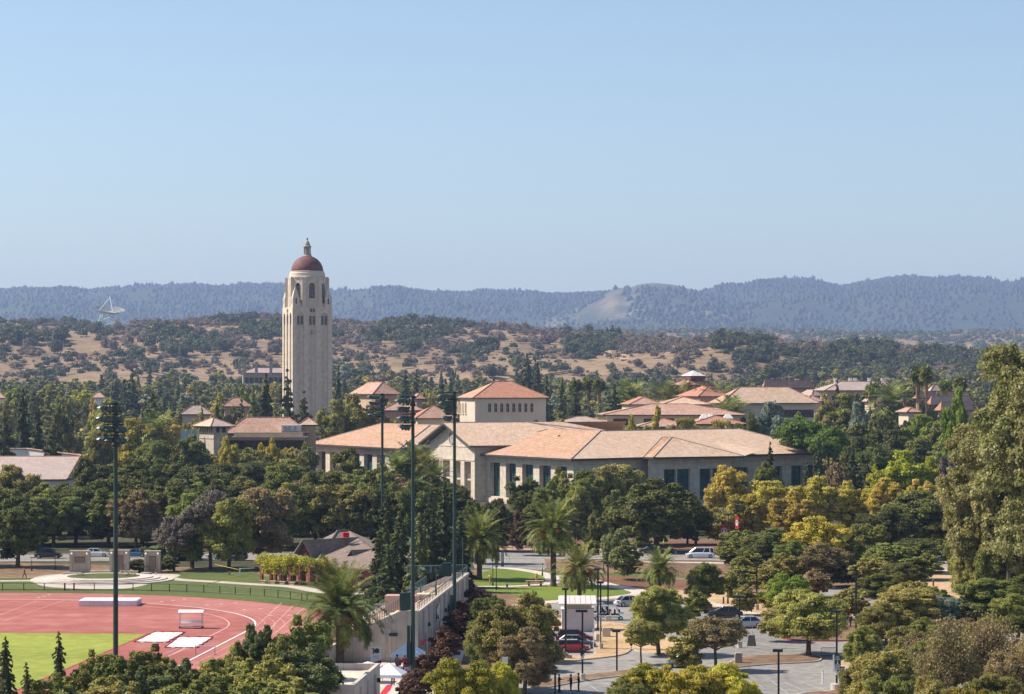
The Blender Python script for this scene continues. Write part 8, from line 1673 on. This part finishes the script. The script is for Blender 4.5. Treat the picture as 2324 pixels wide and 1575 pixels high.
MB().mesh([(-w_/2, -.035, z-h/2), (w_/2, -.035, z-h/2), (w_/2, -.035, z-h*.3)], [(0, 1, 2)]).build('corner_stripe', 'cardinal', t, world=False); text_mesh(t, 'Stanford', (0, -.03, z-h*.07), .17, 'grey_metal', world=False); text_mesh(t, 'Athletics', (0, -.03, z-h*.15), .17, 'grey_metal', world=False)
for s in (-1, 1): MB().box((s*w_*.42, .05, z/2-h*.25), (.06, .06, z-h*.5)).build('leg', 'grey_metal', t, world=False)
tag(sheet('red_carpet', [(863, 1574), (878, 1555), (891, 1553), (886, 1566), (872, 1580), (860, 1585)], .03, 'red'), 'bright red carpet lying on the paving right of the flat-roofed block', 'carpet'); bpy.data.objects['red_carpet'].pop('kind', None) if 'kind' in bpy.data.objects['red_carpet'] else None
for px, py, D, lab in ((960, 1459, 260, 'pair of red balloons tied at the right corner of the far tent'), (907, 1506, 261, 'red balloon by the people at the far tent')):
    p = PD(px, py, D); t = thing('balloon', lab, 'balloon', p); MB().ball((0, 0, 0), .2, 10, sz=1.15).ball((.12, .05, .24), .17, 10, sz=1.1).build('envelope', 'red', t, smooth=True, world=False); MB().tube([(0, 0, -.22), (0, 0, -1.2)], .008, 4).build('string', 'white_paint', t, world=False)
# ---------------------------------------------------------------- far landmarks
def dish():
    D = 3330; c = PD(249, 704, D); t = thing('radio_dish', 'giant radio dish on a pale blue lattice tower on the hill crest', 'radio telescope', (c.x, c.y, zat(741, D))); s = D/F; K = dict(world=False); zc = c.z-t.location.z
    b = MB(); Rr = 34*s; tx, ty = R(8), R(-10); N = 28; rings = [0, .25, .5, .75, 1.0]; vs = []
    rot = Matrix.Rotation(R(-62)*0+R(14), 3, 'X') @ Matrix.Rotation(R(7), 3, 'Y')
    for r in rings:
        for k in range(N): a = 2*math.pi*k/N; vs.append(rot @ Vector((Rr*r*math.cos(a), Rr*r*math.sin(a), Rr*.30*r*r-Rr*.22))+Vector((0, 0, zc)))
    b.mesh(vs, [(i*N+k, i*N+(k+1) % N, (i+1)*N+(k+1) % N, (i+1)*N+k) for i in range(len(rings)-1) for k in range(N)]); b.build('reflector', 'dish_grey', t, **K)
    f = MB(); ap = Vector((1*s, 0, zc+29*s))
    for k in (2, 9, 16, 23): f.tube([vs[4*N+k]*.0+Vector(vs[3*N+k]), ap], .45, 4)
    f.tube([ap-Vector((0, 0, 3)), ap+Vector((0, 0, 2))], 1.1, 6); f.build('feed_struts', 'dish_frame', t, **K)
    g = MB(); hw, hb = 18*s, 24*s; L_ = zc-4
    top = [Vector((sx*hw, sy*hw*.8, L_)) for sx, sy in ((-1, -1), (1, -1), (1, 1), (-1, 1))]; bot = [Vector((sx*hb, sy*hb*.8, 0)) for sx, sy in ((-1, -1), (1, -1), (1, 1), (-1, 1))]
    for i in range(4):
        j = (i+1) % 4; g.tube([bot[i], top[i]], .55, 4)
        for lv in (0, .5, 1): g.tube([bot[i].lerp(top[i], lv), bot[j].lerp(top[j], lv)], .4, 4)
        for lv in (0, .5): g.tube([bot[i].lerp(top[i], lv), bot[j].lerp(top[j], lv+.5)], .3, 4); g.tube([bot[j].lerp(top[j], lv), bot[i].lerp(top[i], lv+.5)], .3, 4)
        g.tube([top[i], Vector((0, 0, zc-Rr*.1))], .4, 4)
    g.build('lattice_tower', 'dish_frame', t, **K)
dish()
for px, y0, y1, D, w_, lab in ((551, 704, 742, 3450, 0, 'thin dark mast on the crest left of the tower'), (182, 711, 740, 3380, 0, 'thin mast left of the giant radio dish'), (1395, 718, 742, 3050, 11, 'left antenna mast with cross-bar beyond the golden hill'), (1527.5, 720, 776, 2900, 10, 'right antenna mast with cross-bar above the wooded crest')):
    p = PD(px, y1+6, D); t = thing('antenna_mast', lab, 'antenna', p); h = (y1+6-y0)*D/F; MB().tube([(0, 0, -3), (0, 0, h)], .28, 5).build('mast', 'stone_grey', t, world=False)
    if w_: MB().tube([(-w_*.5, 0, h-.4), (w_*.5, 0, h-.2)], .22, 4).tube([(-w_*.3, -2, h-1), (-w_*.3, 2, h-1)], .15, 4).build('cross_bar', 'grey_metal', t, world=False)
p = PD(1750, 780, 2520); t = thing('observatory', 'small white observatory dome on a dark drum on the wooded ridge', 'observatory', p); MB().lathe([(4.6, -4), (4.6, 3.2), (4.3, 3.4)], 16).build('drum', 'dark_trim', t, world=False); MB().lathe([(3.1*math.cos(a), 3.4+3.3*math.sin(a)) for a in [i*math.pi/16 for i in range(8)]]+[(.1, 6.7)], 16).build('dome', 'white_wall', t, smooth=True, world=False)
p = PD(2154, 868, 1055); t = thing('satellite_dish', 'white satellite dish on the far right tiled roof', 'antenna', p); b = MB(); N = 14; b.mesh([(0, -.2, 2.2)]+[(1.6*math.cos(6.283*k/N), .5+.1*math.sin(6.283*k/N), 2.2+1.6*math.sin(6.283*k/N)) for k in range(N)], [(0, k+1, (k+1) % N+1) for k in range(N)]); b.build('reflector', 'white_wall', t, world=False); MB().tube([(0, 0, -3), (0, 0, 1.6)], .15, 6).build('mast', 'grey_metal', t, world=False); t.rotation_euler = (0, 0, R(40))
for px0, px1, y, D, lab in ((1668/1.0-130, 1682, 797, 2330, 'long low dark house with pale roof edge on the wooded hill'), (1623, 1656, 785, 2400, 'small low house above the long one on the wooded hill'), (1535, 1580, 782, 2450, 'low house among trees left of the lone palm'), (1744, 1762, 746, 5800, 'pale house on the distant second range')):
    p0, p1 = PD(px0, y, D), PD(px1, y, D); L_ = p1.x-p0.x; t = thing('hill_house', lab, 'house', ((p0.x+p1.x)/2, D, p0.z-5)); MB().box((0, 0, .5), (L_, 9, 7)).build('wall', 'dark_trim' if D < 5000 else 'white_wall', t, world=False); MB().box((0, 0, 4.35), (L_+3, 12, .7)).build('roof', 'stone_tan', t, world=False)
sheet_pts = [((px-1162)*D/F, D, hill_h(px, D)+.8) for px, D in ((1969, 5000), (2000, 4980), (2060, 5000), (2096, 5060), (2099, 5450), (2060, 5500), (1990, 5350))]
# dirt track on the golden hill
def hill_track(name, pts, w_):
    b = MB(); L = []
    P = []
    for i in range(len(pts)-1):
        for k in range(8): t = k/8; P.append(((pts[i][0]*(1-t)+pts[i+1][0]*t), pts[i][1]*(1-t)+pts[i+1][1]*t))
    for px, D in P: x = (px-1162)*D/F; h = hill_h(px, D)+.9; L.append(((x-w_/2, D-w_*.4, h), (x+w_/2, D+w_*.4, h)))
    for i in range(len(L)-1): b.poly([L[i][0], L[i][1], L[i+1][1], L[i+1][0]])
    b.build(name, 'straw', kind='structure')
hill_track('dirt_track', [(1370, 2620), (1372, 2480), (1384, 2380), (1405, 2260), (1420, 2150)], 9)
finish_labels()
# ---------------------------------------------------------------- air
hm = bpy.data.materials.new('haze'); hm.use_nodes = True; hn = hm.node_tree
for n_ in list(hn.nodes):
    if n_.type != 'OUTPUT_MATERIAL': hn.nodes.remove(n_)
pv = hn.nodes.new('ShaderNodeVolumePrincipled'); pv.inputs['Color'].default_value = (.46, .62, 1.0, 1); pv.inputs['Density'].default_value = 6.5e-5; pv.inputs['Anisotropy'].default_value = .1
hn.links.new(pv.outputs[0], hn.nodes['Material Output'].inputs['Volume'])
hz_ = MB().box((0, 6500, 327), (12000, 15000, 656)).build('haze', [hm], kind='stuff')
hz_['label'] = 'thin blue haze in the air over the plain and hills'; hz_['category'] = 'haze'
